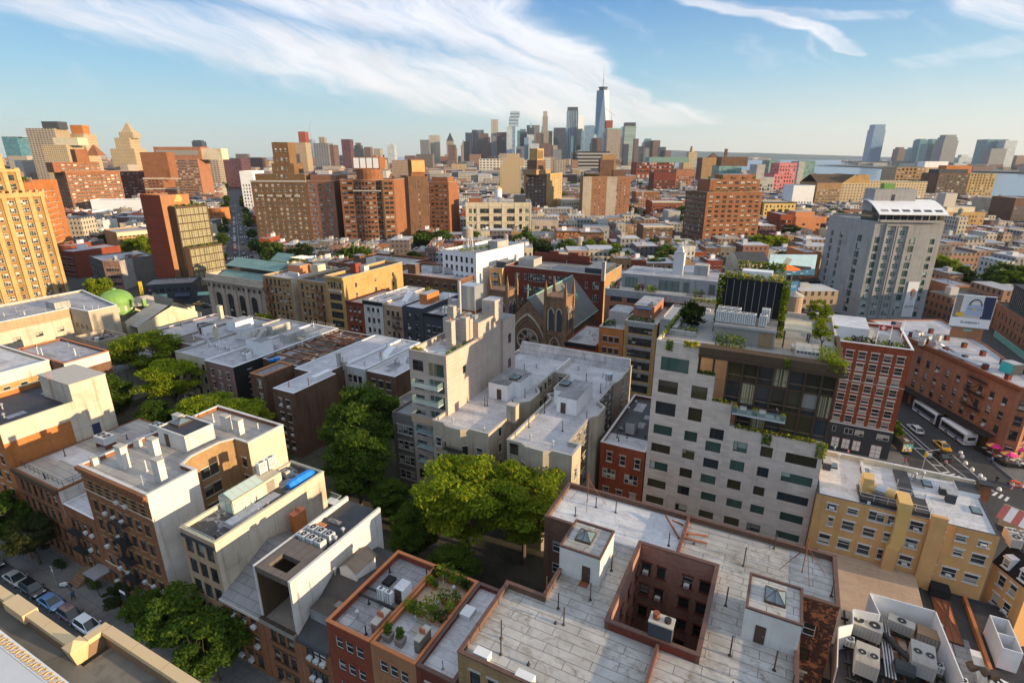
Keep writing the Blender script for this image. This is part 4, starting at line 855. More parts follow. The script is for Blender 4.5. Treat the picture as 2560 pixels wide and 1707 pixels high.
 ws=[(x+10.7,zz,w,h)for x,zz,w,h in[(-10.4,14.2,1.1,1.6),(-8.6,14.2,1.0,1.6),(-5.6,14.2,1.1,1.6),(-3.7,14.2,1.2,1.6),(-10.4,11.0,1.1,1.6),(-8.7,11.0,1.1,1.6),(-5.8,11.0,1.2,1.6),(-3.8,11.0,1.2,1.6),(-10.4,7.7,1.1,1.6),(-8.7,7.7,1.1,1.6),(-5.7,7.7,1.1,1.6),(-3.8,7.7,1.2,1.6),(-8.7,4.5,1.1,1.6),(-5.7,4.5,1.1,1.6)]]
 wall_grid(wl,Vector((11.6,22.4)),Vector((1,0)),Vector((0,-1)),8.4,0,18.2,ws,'brick_well')
 for i,q in enumerate(ws):
  link('window',win(sty,q[2],q[3])[1],r,(11.6+q[0],22.51,q[1]))
  if i in(0,2,5):link('air_conditioner',ACM,r,(11.6+q[0]+.2,22.51,q[1]+.05))
 sw=[(1.2+i*3.2,4.3+j*3.2,1.1,1.6)for i in range(4)for j in range(4)]
 wall_grid(wl,Vector((20.0,22.4)),Vector((0,-1)),Vector((-1,0)),12.6,0,18.2,sw,'brick_well');wall_grid(wl,Vector((11.6,9.8)),Vector((0,1)),Vector((1,0)),12.6,0,18.2,sw,'brick_well');wall_grid(wl,Vector((20,9.8)),Vector((-1,0)),Vector((0,1)),8.4,0,18.2,[],'brick_well')
 for q in sw:link('window',win(sty,q[2],q[3])[1],r,(20.11,22.4-q[0],q[1]),-PI/2);link('window',win(sty,q[2],q[3])[1],r,(11.49,9.8+q[0],q[1]),PI/2)
 wl.box(11.25,11.597,9.45,22.75,z,18.2,'brick_brown');wl.box(20.003,20.35,9.45,22.75,z,18.2,'brick_brown');wl.box(11.6,20,9.45,9.797,z,18.2,'brick_maroon');wl.box(11.6,20,22.403,22.75,z,18.2,'brick_brown')
 for x0,x1,y0,y1 in((11.2,11.65,9.4,22.8),(19.95,20.4,9.4,22.8),(11.65,19.95,9.4,9.85),(11.65,19.95,22.35,22.8)):wl.box(x0,x1,y0,y1,18.203,18.34,'brown_tile')
 wl.obj('light_well',r)
 m=M();m.box(11.6,20,9.8,22.4,-.02,.02,'yard_ground');m.obj('well_floor',r)
 c=chimney(r,16.55,10.3,2.2,1.3,2.6,'dark_render',z,0,'stone_trim')
 for i in range(2):k=M();k.cyl(16.0+i*1.1,10.3,z+2.7,z+3.4-.3*i,.33,'rust' if i==0 else 'black_metal',12);k.obj('flue',c)
 for q in((16.4,16.7,.3,9.3),(15.5,15.85,22.9,30.5)):m=M();m.box(q[0],q[1],q[2],q[3],z+.002,z+.75,'brick_maroon','brown_tile');m.obj('party_wall',r)
 for u0,u1,sk,d in((-18.0,-13.3,(-16.9,-15.0,48.7,50.8),-15.3),(1.2,6.05,(2.7,4.6,48.6,50.8),2.3)):
  b=gb(r,u0,u1,47.0,52.1,3.6,'white_stucco','silver_sheet',door=d,sky=sk,cop='brown_tile',z=z)
 gp(r,[(-19.6,36.2,2.3),(-18.8,34.6,2.2),(-14.8,40.5,2.2),(-13.5,44.8,2.2),(-12.8,50,2.0),(-17.9,43.2,2.6),(-20,57.5,1.4),(-15.5,60.6,2.2),(-18.2,60.5,1.6),(-.6,50.5,2.4),(.5,44.3,2.4),(4.3,44.5,2.3),(5.7,42.5,2.3),(.5,57.6,2.6),(3.5,62.4,2.2),(-7.9,57.2,1.9),(-16.1,42.2,2.0),(9.3,57,2.0)],mt='dark_frame',z=z)
 gp(r,[(-16,34.8,.4),(1.1,41.1,.5),(2.2,40.5,.5),(3.9,38.6,.5),(-15.6,40.3,.3),(-5.2,58.9,.3),(-6.2,60.4,.4)],mt='black_metal',z=z)
 for u,v in((6.5,59.5),(-19.6,61)):
  m=M();x,y=lx(r,u),ly(r,v);m.tube((x,y,z),(x,y,z+4.6),.06,'rust',5)
  for a in range(4):m.tube((x,y,z+3.6),(x+2.4*math.cos(a*PI/2+.3),y+2.4*math.sin(a*PI/2+.3),z+.1),.035,'rust',4)
  m.obj('mast',r)
 m=M();x,y=lx(r,-7.0),ly(r,60.5)
 for a,b in(((x-2.3,y+1.4),(x,y-1.6)),((x+.3,y-1.0),(x+3.0,y+.4)),((x+.3,y-2.0),(x+3.2,y-1.0)),((x-1.4,y+.9),(x,y+1.2))):m.tube((*a,z+.7),(*b,z+.2),.12,'rust',6)
 m.obj('steel_brace',r)
 hatch(r,-20.9,-19.4,33.0,33.9,.8,'white_metal',z=z);hatch(r,-16.4,-14.7,32.7,33.5,.8,'white_metal',z=z);hatch(r,-15.4,-14.4,46.2,47.2,.05,'rust',z=z,name='door_mat')
 # --- far side of the same block: grey back row, slab, white twin roofs, stone building
 r=rect('town_house','grey brick rear building with black awnings left of the beige slab',-63.5,-57.9,74,108,15.5,wall='brick_grey',roof='grey_roof',par=.4,F=[(3,4,1.1,1.8,1.4,3.3,SA)])
 r=rect('row_house','low cream house with a grey roof tucked behind the dark tree',-74.8,-63.8,88.5,110.2,9.5,wall='cream',roof='grey_roof',par=.4,F=[(4,2,1.0,1.7,1.5,3.3,SD)])
 r=rect('row_house','reddish brown brick house with white roof beside the white brick house',-83.2,-75.0,89.2,110.2,14.8,wall='brick_brown',roof='silver_clean',par=.25,cop='white_paint',F=[(3,4,1.15,1.8,1.4,3.3,SD,{'ac':.3})])
 r=rect('row_house','white painted brick house with three columns of dark windows at its back',-89.6,-83.25,88.7,110.2,15.2,wall='brick_white',roof='silver_clean',par=.3,cop='white_paint',F=[(3,4,1.15,1.8,1.6,3.3,SD,{'ac':.2})])
 gc(r,-89.4,88.9,.9,.9,2.0,'brick_white',z=14);gc(r,-83.7,95,.6,.6,1.8,'white_stucco',pots=1)
 m=M();m.loft([[(3.2,9,14.9),(5.4,9,14.9),(5.4,13,14.9),(3.2,13,14.9)],[(3.2,12.4,16.6),(5.4,12.4,16.6),(5.4,13,16.6),(3.2,13,16.6)]],'white_paint');m.obj('stair_hatch',r)
 condenser('small condenser near the sloping stair hatch on the white brick house',-80.5,97,14.6,0)
 condenser('small condenser at the edge of the reddish brown house roof',-78.2,98.5,14.6,.3)
 pts=[(-93.6,71.8),(-87.4,71.8),(-87.4,84),(-89.7,84),(-89.7,110.2),(-98.5,110.2),(-98.5,82),(-93.6,82)]
 r=polyb('apartment_building','brown brick rear wing with a bright white roof and two window columns',pts,15.2,wall='brick_brown',roof='silver_clean',par=.2,cop='white_paint',edges={0:[(2,4,1.0,1.8,1.6,3.3,SD,{'ac':.8})],6:[(3,4,.9,1.7,1.5,3.3,SA)],7:[(2,4,.9,1.7,1.5,3.3,SA)]})
 hatch(r,-89.9,-88.6,79,84,.9,'white_paint');gp(r,[(-88,76.5,1.9),(-91.4,74.2,1.2),(-91,90,1.6)],mt='rust');gc(r,-90.2,88,.7,.9,3.4,'concrete',z=14.9)
 r=rect('apartment_building','tall narrow brown brick wing with a rusty railed top beside the white roof',-105.4,-101.0,75.6,84,15,wall='brick_brown',roof='grey_roof',par=.3,cop='salmon',F=[(1,4,1.0,1.8,2.2,3.3,SA,{'b':.2,'a':1.6})])
 railing(r,[(.3,.4),(4.2,.4),(4.2,4)],14.8,1.0,'rust')
 r=rect('apartment_building','brown brick house under scattered timber and scaffold on its unfinished roof',-111.8,-98.6,84.2,110.2,14.6,wall='brick_brown',roof='brown_roof',par=.4,cop='concrete',F=[(3,4,1.0,1.7,1.4,3.3,SA,{'ac':.3})])
 rr=random.Random(5);m=M()
 for i in range(60):
  a=rr.choice([0,0,PI/2,.3,rr.uniform(0,3)]);x,y=rr.uniform(1.5,11.5),rr.uniform(2,24);zz=14.25+rr.uniform(0,.5);m.obox((x,y),a,rr.uniform(.6,2.6),rr.uniform(.05,.35),zz,zz+rr.uniform(.05,.25),rr.choice(['wood','rust','deck_wood','weathered_wood','rust']))
 for i in range(7):m.box(.6+i*.02,12.2,3+i*3.3,3.18+i*3.3,14.9,15.2,'rust')
 tag(m.obj('timber_pile',None,(-111.8,84.2,0)),'brown timber boards and steel beams strewn over the unfinished roof','timber')
 m=M();
 for i in range(5):m.obox((i*.5-1,rr.uniform(-.4,.4)),i,.7,.4,.1+.2*i,.5+.22*i,'blue_tarp')
 tag(m.obj('tarpaulin',None,(-107.6,84.6,14.3)),'crumpled small blue tarpaulin at the edge of the unfinished roof','tarpaulin')
 r=rect('apartment_building','brown brick house with railed terrace and boxy white plant rooms',-122.2,-111.9,76.2,110.2,15,wall='brick_mauve',roof='silver',par=.3,cop='white_paint',F=[(3,4,1.0,1.8,1.6,3.3,SA)],S=[(5,4,1,1.7,1.6,3.3,SD)],wmat={1:'black_render'})
 railing(r,[(.4,.3),(9.9,.3),(9.9,6)],14.7,1.0,'white_metal')
 gb(r,-116,-112.6,85,88.4,3.6,'white_paint','grey_roof');gb(r,-119.5,-117.3,86,88.5,3.0,'white_paint','silver');gb(r,-118,-115,95,101,2.2,'concrete','tan_roof');hatch(r,-121,-113,98,99,.6,'cream',name='parapet_wall')
 railing(r,[(.4,26),(10,26),(10,33.5),(.4,33.5)],14.7,1.6,'stone_trim','timber_fence',step=.8)
 condenser('green grey unit beside the railed terrace roof',-118,84.3,14.7,.1,1.8,1.1,1.1,1,'concrete');condenser('domed white unit behind the terrace railing',-114.4,82.0,14.7,.1,1.7,1.4,1.6,1,'white_paint')
 r=rect('apartment_building','cream rear wall with a black zigzag fire escape',-135.2,-122.4,77.2,110.2,14.8,wall='cream',roof='silver',par=.3,cop='concrete',F=[(4,4,1.05,1.8,1.5,3.3,SD,{'ac':.2})],S=[(2,3,1,1.7,1.5,3.3,SD)],wmat={1:'black_render'})
 fire_escape(r,2.0,6.5,[3.6,6.9,10.2]);gb(r,-131,-127.5,92,96,2.4,'white_stucco','silver');gb(r,-126.5,-124,98,104,2.6,'concrete','silver');
 for i in range(3):m=M();m.loft([[(3+i*2.6,17,14.5),(4.6+i*2.6,17,14.5),(4.6+i*2.6,20,14.5),(3+i*2.6,20,14.5)],[(3+i*2.6,19.2,16.4),(4.6+i*2.6,19.2,16.4),(4.6+i*2.6,20,16.4),(3+i*2.6,20,16.4)]],'concrete');m.obj('stair_hatch',r)
 for i in range(5):condenser('one of the small white units lined up on the cream building roof',-132+i*1.9,84.5+.4*(i%2),14.5,.2*i,.9,.4,.8,1,group='small units on the cream building roof')
 gp(r,[(-129,82,2.2),(-126,83,2.4),(-133,88,1.5)],mt='white_metal')
 r=rect('row_house','narrow white house with a brown rear roof patch beside the pink brick wall',-149.0,-135.4,84,110.2,13.8,wall='brick_mauve',roof='silver',par=.35,cop='concrete',F=[(4,4,1.0,1.7,1.2,3.2,SD)])
 gb(r,-143.5,-139.5,98,104,2.8,'white_paint','silver');gb(r,-147.5,-145.3,92,96,2.2,'white_paint','dark_roof',door=-147.2);hatch(r,-148,-141.5,84.6,90,.015,'brown_roof',name='roof_patch');gc(r,-140,92,.8,1,2.6,'cream',pots=2);gp(r,[(-144,88,1.6),(-142.5,93,1.8),(-138,90,1.4)],mt='white_metal');gs(r,-139.5,-137.5,88,91)
 r=rect('row_house','old pinkish brick house with a white flat roof beside the dome',-166.4,-149.2,88.4,110.2,12.2,wall='brick_mauve',roof='silver',par=.35,cop='white_paint',F=[(6,3,1.0,1.8,1.5,3.4,SD)])
 gc(r,-160,108,1.5,1.1,4.4,'cream');gb(r,-156,-153.6,97,99.5,2.0,'white_paint','dark_roof',door=-155.8);gp(r,[(-160,92,1.3),(-158,93.5,1.5),(-152,95,1.3)],mt='white_metal');gc(r,-150.4,104,.9,.9,1.1,'brick_mauve')
 # beige slab
 pts=[(-57.8,73),(-49.9,73),(-49.9,84),(-57.8,84)]
 r=polyb('apartment_building','beige panel slab with glass balconies and a furnished roof terrace',pts,29.2,wall='beige_panel',roof='silver_clean',par=.9,cop='beige_panel',edges={0:[(1,1,2.3,2.0,25.6,3.1,'grid:dark_frame:glass_dark',{'b':4.8,'a':.6}),(1,8,3.2,2.5,3.4,3.1,'case:galvanised:glass_green',{'a':4.1,'b':.5}),(1,7,2.2,2.0,3.4,3.1,'grid:dark_frame:glass_dark',{'b':4.8,'a':.6})],1:[('w',5.2,24.2,1.1,1.5,'sash:dark_frame:glass_dark')]})
 for j,z in enumerate((7.8,10.9,14.0,17.1,20.2,23.3)):
  d=(1.2,1.2,1.2,2.0,1.6,1.6)[j];m=M();m.box(1.4,7.0,-d,-.003,z-.16,z,'panel_grey')
  m.face([(1.4,-d,z),(7,-d,z),(7,-d,z+1.05),(1.4,-d,z+1.05)],'glass_blue_clear');m.face([(7,-d,z),(7,0,z),(7,0,z+1.05),(7,-d,z+1.05)],'glass_blue_clear');m.face([(1.4,0,z),(1.4,-d,z),(1.4,-d,z+1.05),(1.4,0,z+1.05)],'glass_blue_clear');m.tube((1.4,-d,z+1.06),(7,-d,z+1.06),.03,'galvanised',4);m.tube((7,-d,z+1.06),(7,0,z+1.06),.03,'galvanised',4)
  if j==3:m.box(1.35,7.05,-d-.12,-d-.003,z-.6,z+.9,'deck_wood')
  m.obj('balcony',r)
 m=M();m.box(0,7.9,11.003,20.0,0,32.3,'beige_panel','grey_roof',skip='b');o=m.obj('rear_block',r);m=M();m.box(5.4,8.3,16.8,20.2,31,35.2,'beige_panel','silver_clean',skip='');m.box(6.0,6.9,16.7,16.797,33,34.2,'grey_metal');m.obj('lift_tower',o)
 m=M();m.box(0,8.4,20.003,25.4,0,30.4,'beige_panel','grey_roof',skip='b');o2=m.obj('rear_block',r)
 for z in(15,19.5,25):link('window',win('sash:dark_frame:glass_dark',1.2,1.9)[1],o2,(8.43,22.2,z),PI/2)
 for x,y in((4.9,6.2),(6.0,9.4)):chimney(r,x,y,1.3,1.3,5.2,'beige_panel',28.3,1,'stone_trim')
 m=M();m.box(.8,2.2,11.5,12.6,32.31,34.6,'beige_panel');m.obj('vent_stack',r);m=M();m.box(5.4,6.8,9.9,11.0,28.31,33.1,'beige_panel');m.obj('vent_stack',r)
 t=thing('cooling_plant','tall shiny cooling tower with a silver flue on top of the beige slab','cooling tower',(-57.2,87.2,32.3));m=M();m.box(0,3.6,2,5.6,0,.5,'rust');m.box(.1,3.5,2.1,5.5,.502,5.4,'galvanised');m.obj('casing',t);m=M();m.cyl(1.0,.6,0,6.6,.34,'galvanised',12);m.cyl(-1.2,.5,0,3.2,.22,'galvanised',10);m.cyl(-1.8,1.2,0,3.8,.18,'galvanised',10);m.obj('flue',t)
 m=M()
 for i in range(6):m.tube((-2.4+i*.7,-.4,0),(-2.4+i*.7,-.4,1.2),.05,'white_metal',4);m.tube((-2.4+i*.7,-.4,1.2),(-2.4+i*.7,.5,1.2),.05,'white_metal',4)
 m.obj('pipe_rack',t)
 for i in range(2):condenser(('left' if i else 'right')+' pale slatted unit on the upper roof of the beige slab',-52.4-i*1.9,86.2+i*.6,32.3,.1,1.7,1.5,.6,1,'galvanised')
 def lounger(u,v,rz,lab):
  t=thing('sun_lounger',lab,'sun lounger',(u,v,28.3),rz);m=M();m.box(-.3,.3,-1.0,.4,.28,.36,'cloth_white')
  m.loft([[(-.3,.4,.28),(.3,.4,.28),(.3,.4,.36),(-.3,.4,.36)],[(-.3,1.0,.75),(.3,1.0,.75),(.3,.95,.83),(-.3,.95,.83)]],'cloth_white');m.obj('seat',t);k=M()
  for a,b in((-.25,-.9),(.25,-.9),(-.25,.3),(.25,.3)):k.tube((a,b,0),(a,b,.28),.03,'white_metal',4)
  k.obj('legs',t)
 lounger(-54.9,75.3,1.9,'white sun lounger with raised back on the slab roof terrace, left one');lounger(-52.2,75.6,-1.2,'white sun lounger lying near the right parapet of the slab roof terrace')
 t=thing('table','round brown garden table on the slab roof terrace','table',(-54.8,81.3,28.3));m=M();m.cyl(0,0,.7,.76,.95,'deck_wood',18);m.obj('table_top',t);m=M();m.cyl(0,0,0,.7,.12,'wood',8);m.obj('pedestal',t)
 for i,a in enumerate((.3,1.9,3.6,5.2)):
  t=thing('chair','slim grey chair at the round brown terrace table','chair',(-54.8+1.35*math.cos(a),81.3+1.35*math.sin(a),28.3),a+PI/2,'chairs at the round terrace table');m=M();m.box(-.24,.24,-.24,.24,.42,.47,'grey_metal');m.obj('seat',t);m=M();m.box(-.24,.24,-.28,-.24,.47,.95,'grey_metal');m.obj('backrest',t);m=M()
  for p,q in((-.2,-.2),(.2,-.2),(-.2,.2),(.2,.2)):m.tube((p,q,0),(p,q,.42),.025,'grey_metal',4)
  m.obj('legs',t)
 for i,(u,v,rx,mt,fl)in enumerate(((-57.0,73.9,.6,'leaf_lime','flower_yellow'),(-55.9,73.8,.5,'leaf_lime','flower_yellow'),(-50.6,75.0,.6,'leaf_bright',None),(-50.6,76.6,.6,'leaf',None),(-50.6,78.6,.7,'leaf_bright',None),(-50.7,80.6,.6,'leaf',None))):
  plant('potted_plant',('yellow flowering' if fl else 'clipped green')+' shrub in a pot along the edge of the slab roof terrace',u,v,28.3,rx,.55,mt,170,(.4,'dark_render',.5),'yellow flowering terrace pots' if fl else 'green terrace pots',s=.15,flowers=fl)
  # twin white roofs
 pts=[(-50.8,69.4),(-48.6,69.4),(-47.4,68.5),(-44.6,68.5),(-43.4,69.4),(-39.7,69.4),(-39.7,77.5),(-40.4,78.5),(-40.4,82.5),(-39.0,84),(-39.0,88.5),(-40.6,90.5),(-40.6,99.2),(-37.5,99.2),(-37.5,91.5),(-36.2,90),(-37.5,88.5),(-36.2,86.8),(-36.2,69.2),(-33.6,69.2),(-32.4,68.4),(-29.5,68.4),(-28.3,69.2),(-25.0,69.2),(-25.0,73.2),(-26.9,73.2),(-26.9,82.5),(-25.8,84),(-25.8,88),(-27.6,89.5),(-27.6,99.0),(-27.0,101),(-27.0,110.4),(-53.6,110.4),(-53.6,99.0),(-50.8,97)]
 ew={0:[(1,6,1.0,1.7,1.5,3.1,SA,{'a':.5,'ac':.6})],1:[(1,6,.9,1.7,1.5,3.1,SD,{'a':.2})],3:[(1,6,.9,1.7,1.5,3.1,SD,{'a':.2})],4:[(1,6,1.2,1.7,1.5,3.1,SA,{'ac':.5})],19:[(1,6,1.1,1.7,1.5,3.1,SA)],23:[(1,6,1.2,1.7,1.5,3.1,SA)],18:[(6,5,.9,1.7,4,3.1,SD)],5:[(1,5,.9,1.7,4,3.1,SD)],11:[(3,5,.9,1.7,4,3.1,SD)],12:[(1,5,1.1,1.7,4,3.1,SA)],25:[(3,5,1.0,1.7,4,3.1,SA)],29:[(3,5,1.0,1.7,4,3.1,SA)],31:[(2,5,1,1.7,4,3.1,SA)]}
 r=polyb('apartment_building','weathered twin winged apartment house with white roofs and two white stair huts',pts,18.6,wall='concrete_tan',roof='silver_clean',par=.55,cop='concrete',edges=ew,wmat={24:'brick_tan',25:'brick_grey',29:'brick_grey',28:'brick_grey'})
 fire_escape(r,3.2,3.6,[5.6,8.7,11.8,14.9],y=-1.0);fire_escape(r,0,3.4,[5.6,8.7,11.8,14.9],e=((23.9,6.5),PI/2))
 for u0,u1,v0,v1,sk,dr,st in((-47.4,-43.3,83.2,92,(-44.6,-42.9,86.2,88.4),-45.6,1),(-33.4,-29.6,83.2,92,(-35.0,-33.2,88.0,90),-32.6,2)):
  b=gb(r,u0,u1,v0,v1,3.1,'white_paint','dirty_roof',door=dr);skylight(b,lx(r,sk[0]),lx(r,sk[1]),ly(r,sk[2]),ly(r,sk[3]),21.16,'black_metal')
  m=M();m.box(lx(r,u1)+.003 if st==1 else lx(r,u0)-1.5,lx(r,u1)+1.4 if st==1 else lx(r,u0)-.003,ly(r,v0+2.4),ly(r,v1-.8),18.06,21.14,'white_paint','dirty_roof',skip='b');m.obj('bay',b)
 gc(r,-38.9,76.6,1.8,1.3,3.0,'concrete_tan');gp(r,[(-46.2,79.6,1.6),(-45.8,79.8,1.7),(-41.5,81.7,1.4),(-41.2,86.3,1.8),(-39.6,94,1.8),(-47,98,1.8),(-35.2,82,2.0),(-35.3,75.6,1.9),(-29.7,77,1.9),(-27.4,82.5,1.7),(-33.4,99,1.8),(-29,95,1.9),(-46.4,96,1.0)]);gv(r,[(-47.6,70.9),(-41.2,70.5),(-33.2,71.8),(-29.2,71.6),(-45.5,101),(-37,104.2),(-31,102.6)])
 m=M();x,y=lx(r,-28.5),ly(r,98.3)
 for a,b in((-.4,-.4),(.4,-.4),(.4,.4),(-.4,.4)):m.tube((x+a,y+b,18.05),(x+a,y+b,19.6),.05,'galvanised',4)
 m.cyl(x,y,19.6,20.8,.75,'galvanised',14);m.cyl(x,y,20.8,21.0,.85,'galvanised',14);m.obj('exhaust_fan',r)
 for q in((-53.3,-27.3,107.6,110.1),):
  m=M();m.loft([[(lx(r,q[0]),ly(r,q[2]),18.06),(lx(r,q[1]),ly(r,q[2]),18.06),(lx(r,q[1]),ly(r,q[3]),18.06),(lx(r,q[0]),ly(r,q[3]),18.06)],[(lx(r,q[0]),ly(r,q[3]-.3),20.4),(lx(r,q[1]),ly(r,q[3]-.3),20.4),(lx(r,q[1]),ly(r,q[3]),20.4),(lx(r,q[0]),ly(r,q[3]),20.4)]],'silver');m.obj('parapet_slope',r)
 m=M();m.box(lx(r,-40.4),lx(r,-40.0),ly(r,99.4),ly(r,107.4),18.06,19.2,'white_stucco');m.obj('party_wall',r)
 # small red house
 r=rect('row_house','small plain brick house with white trimmed windows wedged beside the stone building',-24.9,-17.0,83.4,106,14,wall='brick_red',roof='dark_roof',par=.45,cop='white_stucco',F=[('w',1.2,10.6,1.0,1.9,SA),('w',3.6,10.4,1.0,1.9,SA),('w',6.2,10.4,1.0,1.9,SA),('w',.6,7.2,2.4,1.9,'pair:white_frame:glass'),('w',4.6,7.0,2.4,1.9,'pair:white_frame:glass'),('w',.9,3.6,1.1,1.7,SA),('w',3.3,3.6,1.1,1.7,SA),('w',5.8,3.6,1.1,1.7,SA)])
 hatch(r,-24.6,-17.3,83.8,88.4,.012,'silver_clean',name='roof_patch');gb(r,-22.2,-20.6,89.4,92.4,2.2,'concrete','dark_roof');gs(r,-23.8,-22.6,90,91.2);gp(r,[(-23,87,1.2),(-22.4,86,1.0)])
def gtree(*a,**k):return tree(*a,**k)
mat('glass_blue_clear',clearglass)
TW=[(1.0,29.4,4.3,2.3),(0.9,25.5,3.1,2.2),(6.1,25.5,2.4,2.2),(0.8,21.6,3.2,2.3),(6.0,21.6,2.1,2.3),(9.6,19.2,2.1,1.9),(0.8,18.0,3.0,1.7),(5.8,17.9,2.0,1.8),(9.2,16.9,2.3,1.8),(13.3,17.9,2.0,1.8),(17.2,18.0,1.7,1.8),(20.7,17.9,4.2,1.7),(0.7,14.6,3.1,1.6),(5.8,14.6,1.9,1.7),(9.2,13.9,2.3,1.7),(13.2,14.5,2.1,1.8),(17.2,14.5,1.6,1.7),(20.6,14.6,4.2,1.6),(0.7,11.2,3.0,1.6),(5.7,11.1,2.0,1.7),(9.1,11.0,2.3,1.6),(13.2,11.1,2.0,1.7),(17.1,11.1,1.6,1.6),(20.5,11.2,4.3,1.5),(0.6,7.7,3.1,1.6),(5.7,7.7,1.9,1.7),(9.5,7.8,2.3,1.5),(13.5,7.8,2.3,1.5),(17.1,7.8,2.0,1.5),(21.4,7.8,3.2,1.5),(0.6,4.5,3.0,1.5),(5.6,4.4,1.9,1.5),(9.5,4.4,2.3,1.4),(13.5,4.4,2.3,1.5),(17.0,4.3,2.0,1.5),(21.3,4.5,3.3,1.3)]
YW=[(1.5,12.6,1.3,1.0),(4.1,12.7,1.3,0.9),(2.0,9.9,0.7,1.5),(3.8,9.9,1.6,1.5),(1.3,6.6,1.5,1.7),(3.8,6.6,1.6,1.7),(6.7,12.5,2.0,1.5),(9.0,12.5,1.4,1.5),(11.6,12.5,1.6,1.5),(6.5,9.7,1.5,1.4),(9.0,9.7,1.6,1.4),(11.6,9.7,1.5,1.4),(6.3,6.5,1.6,1.7),(8.8,6.5,1.6,1.7),(11.4,6.5,1.6,1.7),(14.3,12.6,1.3,0.8),(16.8,12.6,1.2,0.9),(19.2,12.6,1.2,0.8),(14.1,9.8,1.4,1.5),(17.0,10.3,1.1,1.1),(19.0,9.8,1.6,1.5),(14.1,6.6,1.5,1.4),(16.4,6.6,1.7,1.5),(18.9,6.6,1.6,1.4)]
def stone_building():
 L=(-16.8,83.4);r=thing('apartment_building','pale stone apartment block with a stepped bronze glass penthouse and planted roof','building',(*L,0))
 r['_rl']=33.6;r['_h']=34.2
 gls=['glass_green','glass_dark','glass_warm','glass_green','glass_warm']
 m=M();ws=[q for q in TW]
 # stone front cut in steps: full height, then three ledges
 for x0,x1,z0,z1 in((0,25.5,0,21.2),(12.3,25.5,21.2,22.0),(0,12.3,21.2,24.9),(9.3,12.3,24.9,25.7),(0,9.3,24.9,28.6),(6.6,9.3,28.6,29.8),(0,6.6,28.6,34.2)):
  wall_grid(m,Vector((x0,0)),Vector((1,0)),Vector((0,-1)),x1-x0,z0,z1,[(x-x0,z,w,h)for x,z,w,h in ws if z>=z0 and z+h<=z1 and x>=x0 and x+w<=x1],'travertine',.22)
 wall_grid(m,Vector((0,27)),Vector((0,-1)),Vector((-1,0)),27,0,34.2,[],'travertine');wall_grid(m,Vector((25.5,0)),Vector((0,1)),Vector((1,0)),27,0,22,[],'travertine');wall_grid(m,Vector((25.5,27)),Vector((-1,0)),Vector((0,1)),25.5,0,33.6,[],'travertine')
 for x0,x1,z in((6.6,9.3,29.8),(9.3,12.3,25.7),(12.3,25.5,22.0)):m.face([(x0,0,z),(x1,0,z),(x1,1.4,z),(x0,1.4,z)],'travertine')
 m.face([(6.6,0,29.8),(6.6,1.6,29.8),(6.6,1.6,34.2),(6.6,0,34.2)],'travertine');m.face([(9.3,0,25.7),(9.3,1.6,25.7),(9.3,1.6,29.8),(9.3,0,29.8)],'travertine');m.face([(12.3,0,22),(12.3,1.6,22),(12.3,1.6,25.7),(12.3,0,25.7)],'travertine')
 m.obj('wall',r)
 for i,q in enumerate(ws):
  st='case:dark_frame:'+gls[(i*7+i//4)%5];link('window',win(st,q[2],q[3])[1],r,(q[0],.16,q[1]))
  # glass box
 g=M();y=1.0
 xs=[6.6+i*2.1 for i in range(10)]
 for i in range(9):
  x0,x1=xs[i],xs[i+1];lo=29.8 if x0<9 else(25.7 if x0<12 else 22.0)
  for z0,z1 in((22.0,25.4),(25.75,29.1),(29.45,33.0)):
   if z0<lo-.2:continue
   pane(g,x0+.28,x1,max(z0,lo),z1,y+.1,('glass_warm','glass_dark','glass_dark','glass_warm','glass_curtain')[(i*3+int(z0))%5])
   g.box(x0+.28,x1,y-.02,y+.09,z0+.75,z0+.83,'wood')
  g.box(x0,x0+.28,y-.25,y+.2,lo,33.0,'bronze')
  for z in(25.4,29.1):
   if z>lo:g.box(x0+.281,x1,y-.05,y+.2,z,z+.35,'bronze')
 g.box(25.22,25.5,y-.25,y+.2,22.0,33.0,'bronze');g.box(25.38,25.5,y+.21,14,22.0,33.0,'glass_dark')
 for i in range(6):g.box(25.3,25.56,2.5+i*2.2,2.75+i*2.2,22,33,'bronze')
 g.obj('glass_facade',r)
 f=M();f.box(6.61,25.9,-.35,1.6,33.0,34.3,'brown_trim');f.box(6.61,26.1,-.6,-.351,32.75,33.15,'bronze');f.box(25.3,25.9,1.6,15,33.0,34.3,'brown_trim');f.obj('fascia',r)
 lamps=M()
 mat('lamp_glow',lambda T:T.n('ShaderNodeOutputMaterial',{0:T.n('ShaderNodeEmission',{0:(1,.62,.25),1:6.0}).outputs[0]}))
 b=M();b.box(12.5,19.8,-1.3,.7,24.7,24.9,'panel_grey');b.face([(12.5,-1.3,24.9),(19.8,-1.3,24.9),(19.8,-1.3,25.95),(12.5,-1.3,25.95)],'glass_blue_clear');b.tube((12.5,-1.3,25.97),(19.8,-1.3,25.97),.03,'galvanised',4);b.face([(19.8,-1.3,24.9),(19.8,.7,24.9),(19.8,.7,25.95),(19.8,-1.3,25.95)],'glass_blue_clear');b.obj('balcony',r)
 rf=M();rf.face([(.3,.3,33.6),(25.2,.3,33.6),(25.2,26.7,33.6),(.3,26.7,33.6)],'tan_roof');rf.obj('roof',r)
 k=M();k.box(0,.35,.01,27,33.61,34.4,'travertine');k.box(.35,25.5,26.6,27,33.61,34.4,'travertine');k.box(25.15,25.5,15.01,26.6,33.61,34.4,'travertine');k.box(.36,6.6,.01,.35,33.61,34.35,'travertine');k.obj('parapet',r)
 # black clad penthouse with climbing plants
 p=M();p.box(7.6,16.8,12.5,22,33.61,42.6,'black_render','gravel',skip='b');
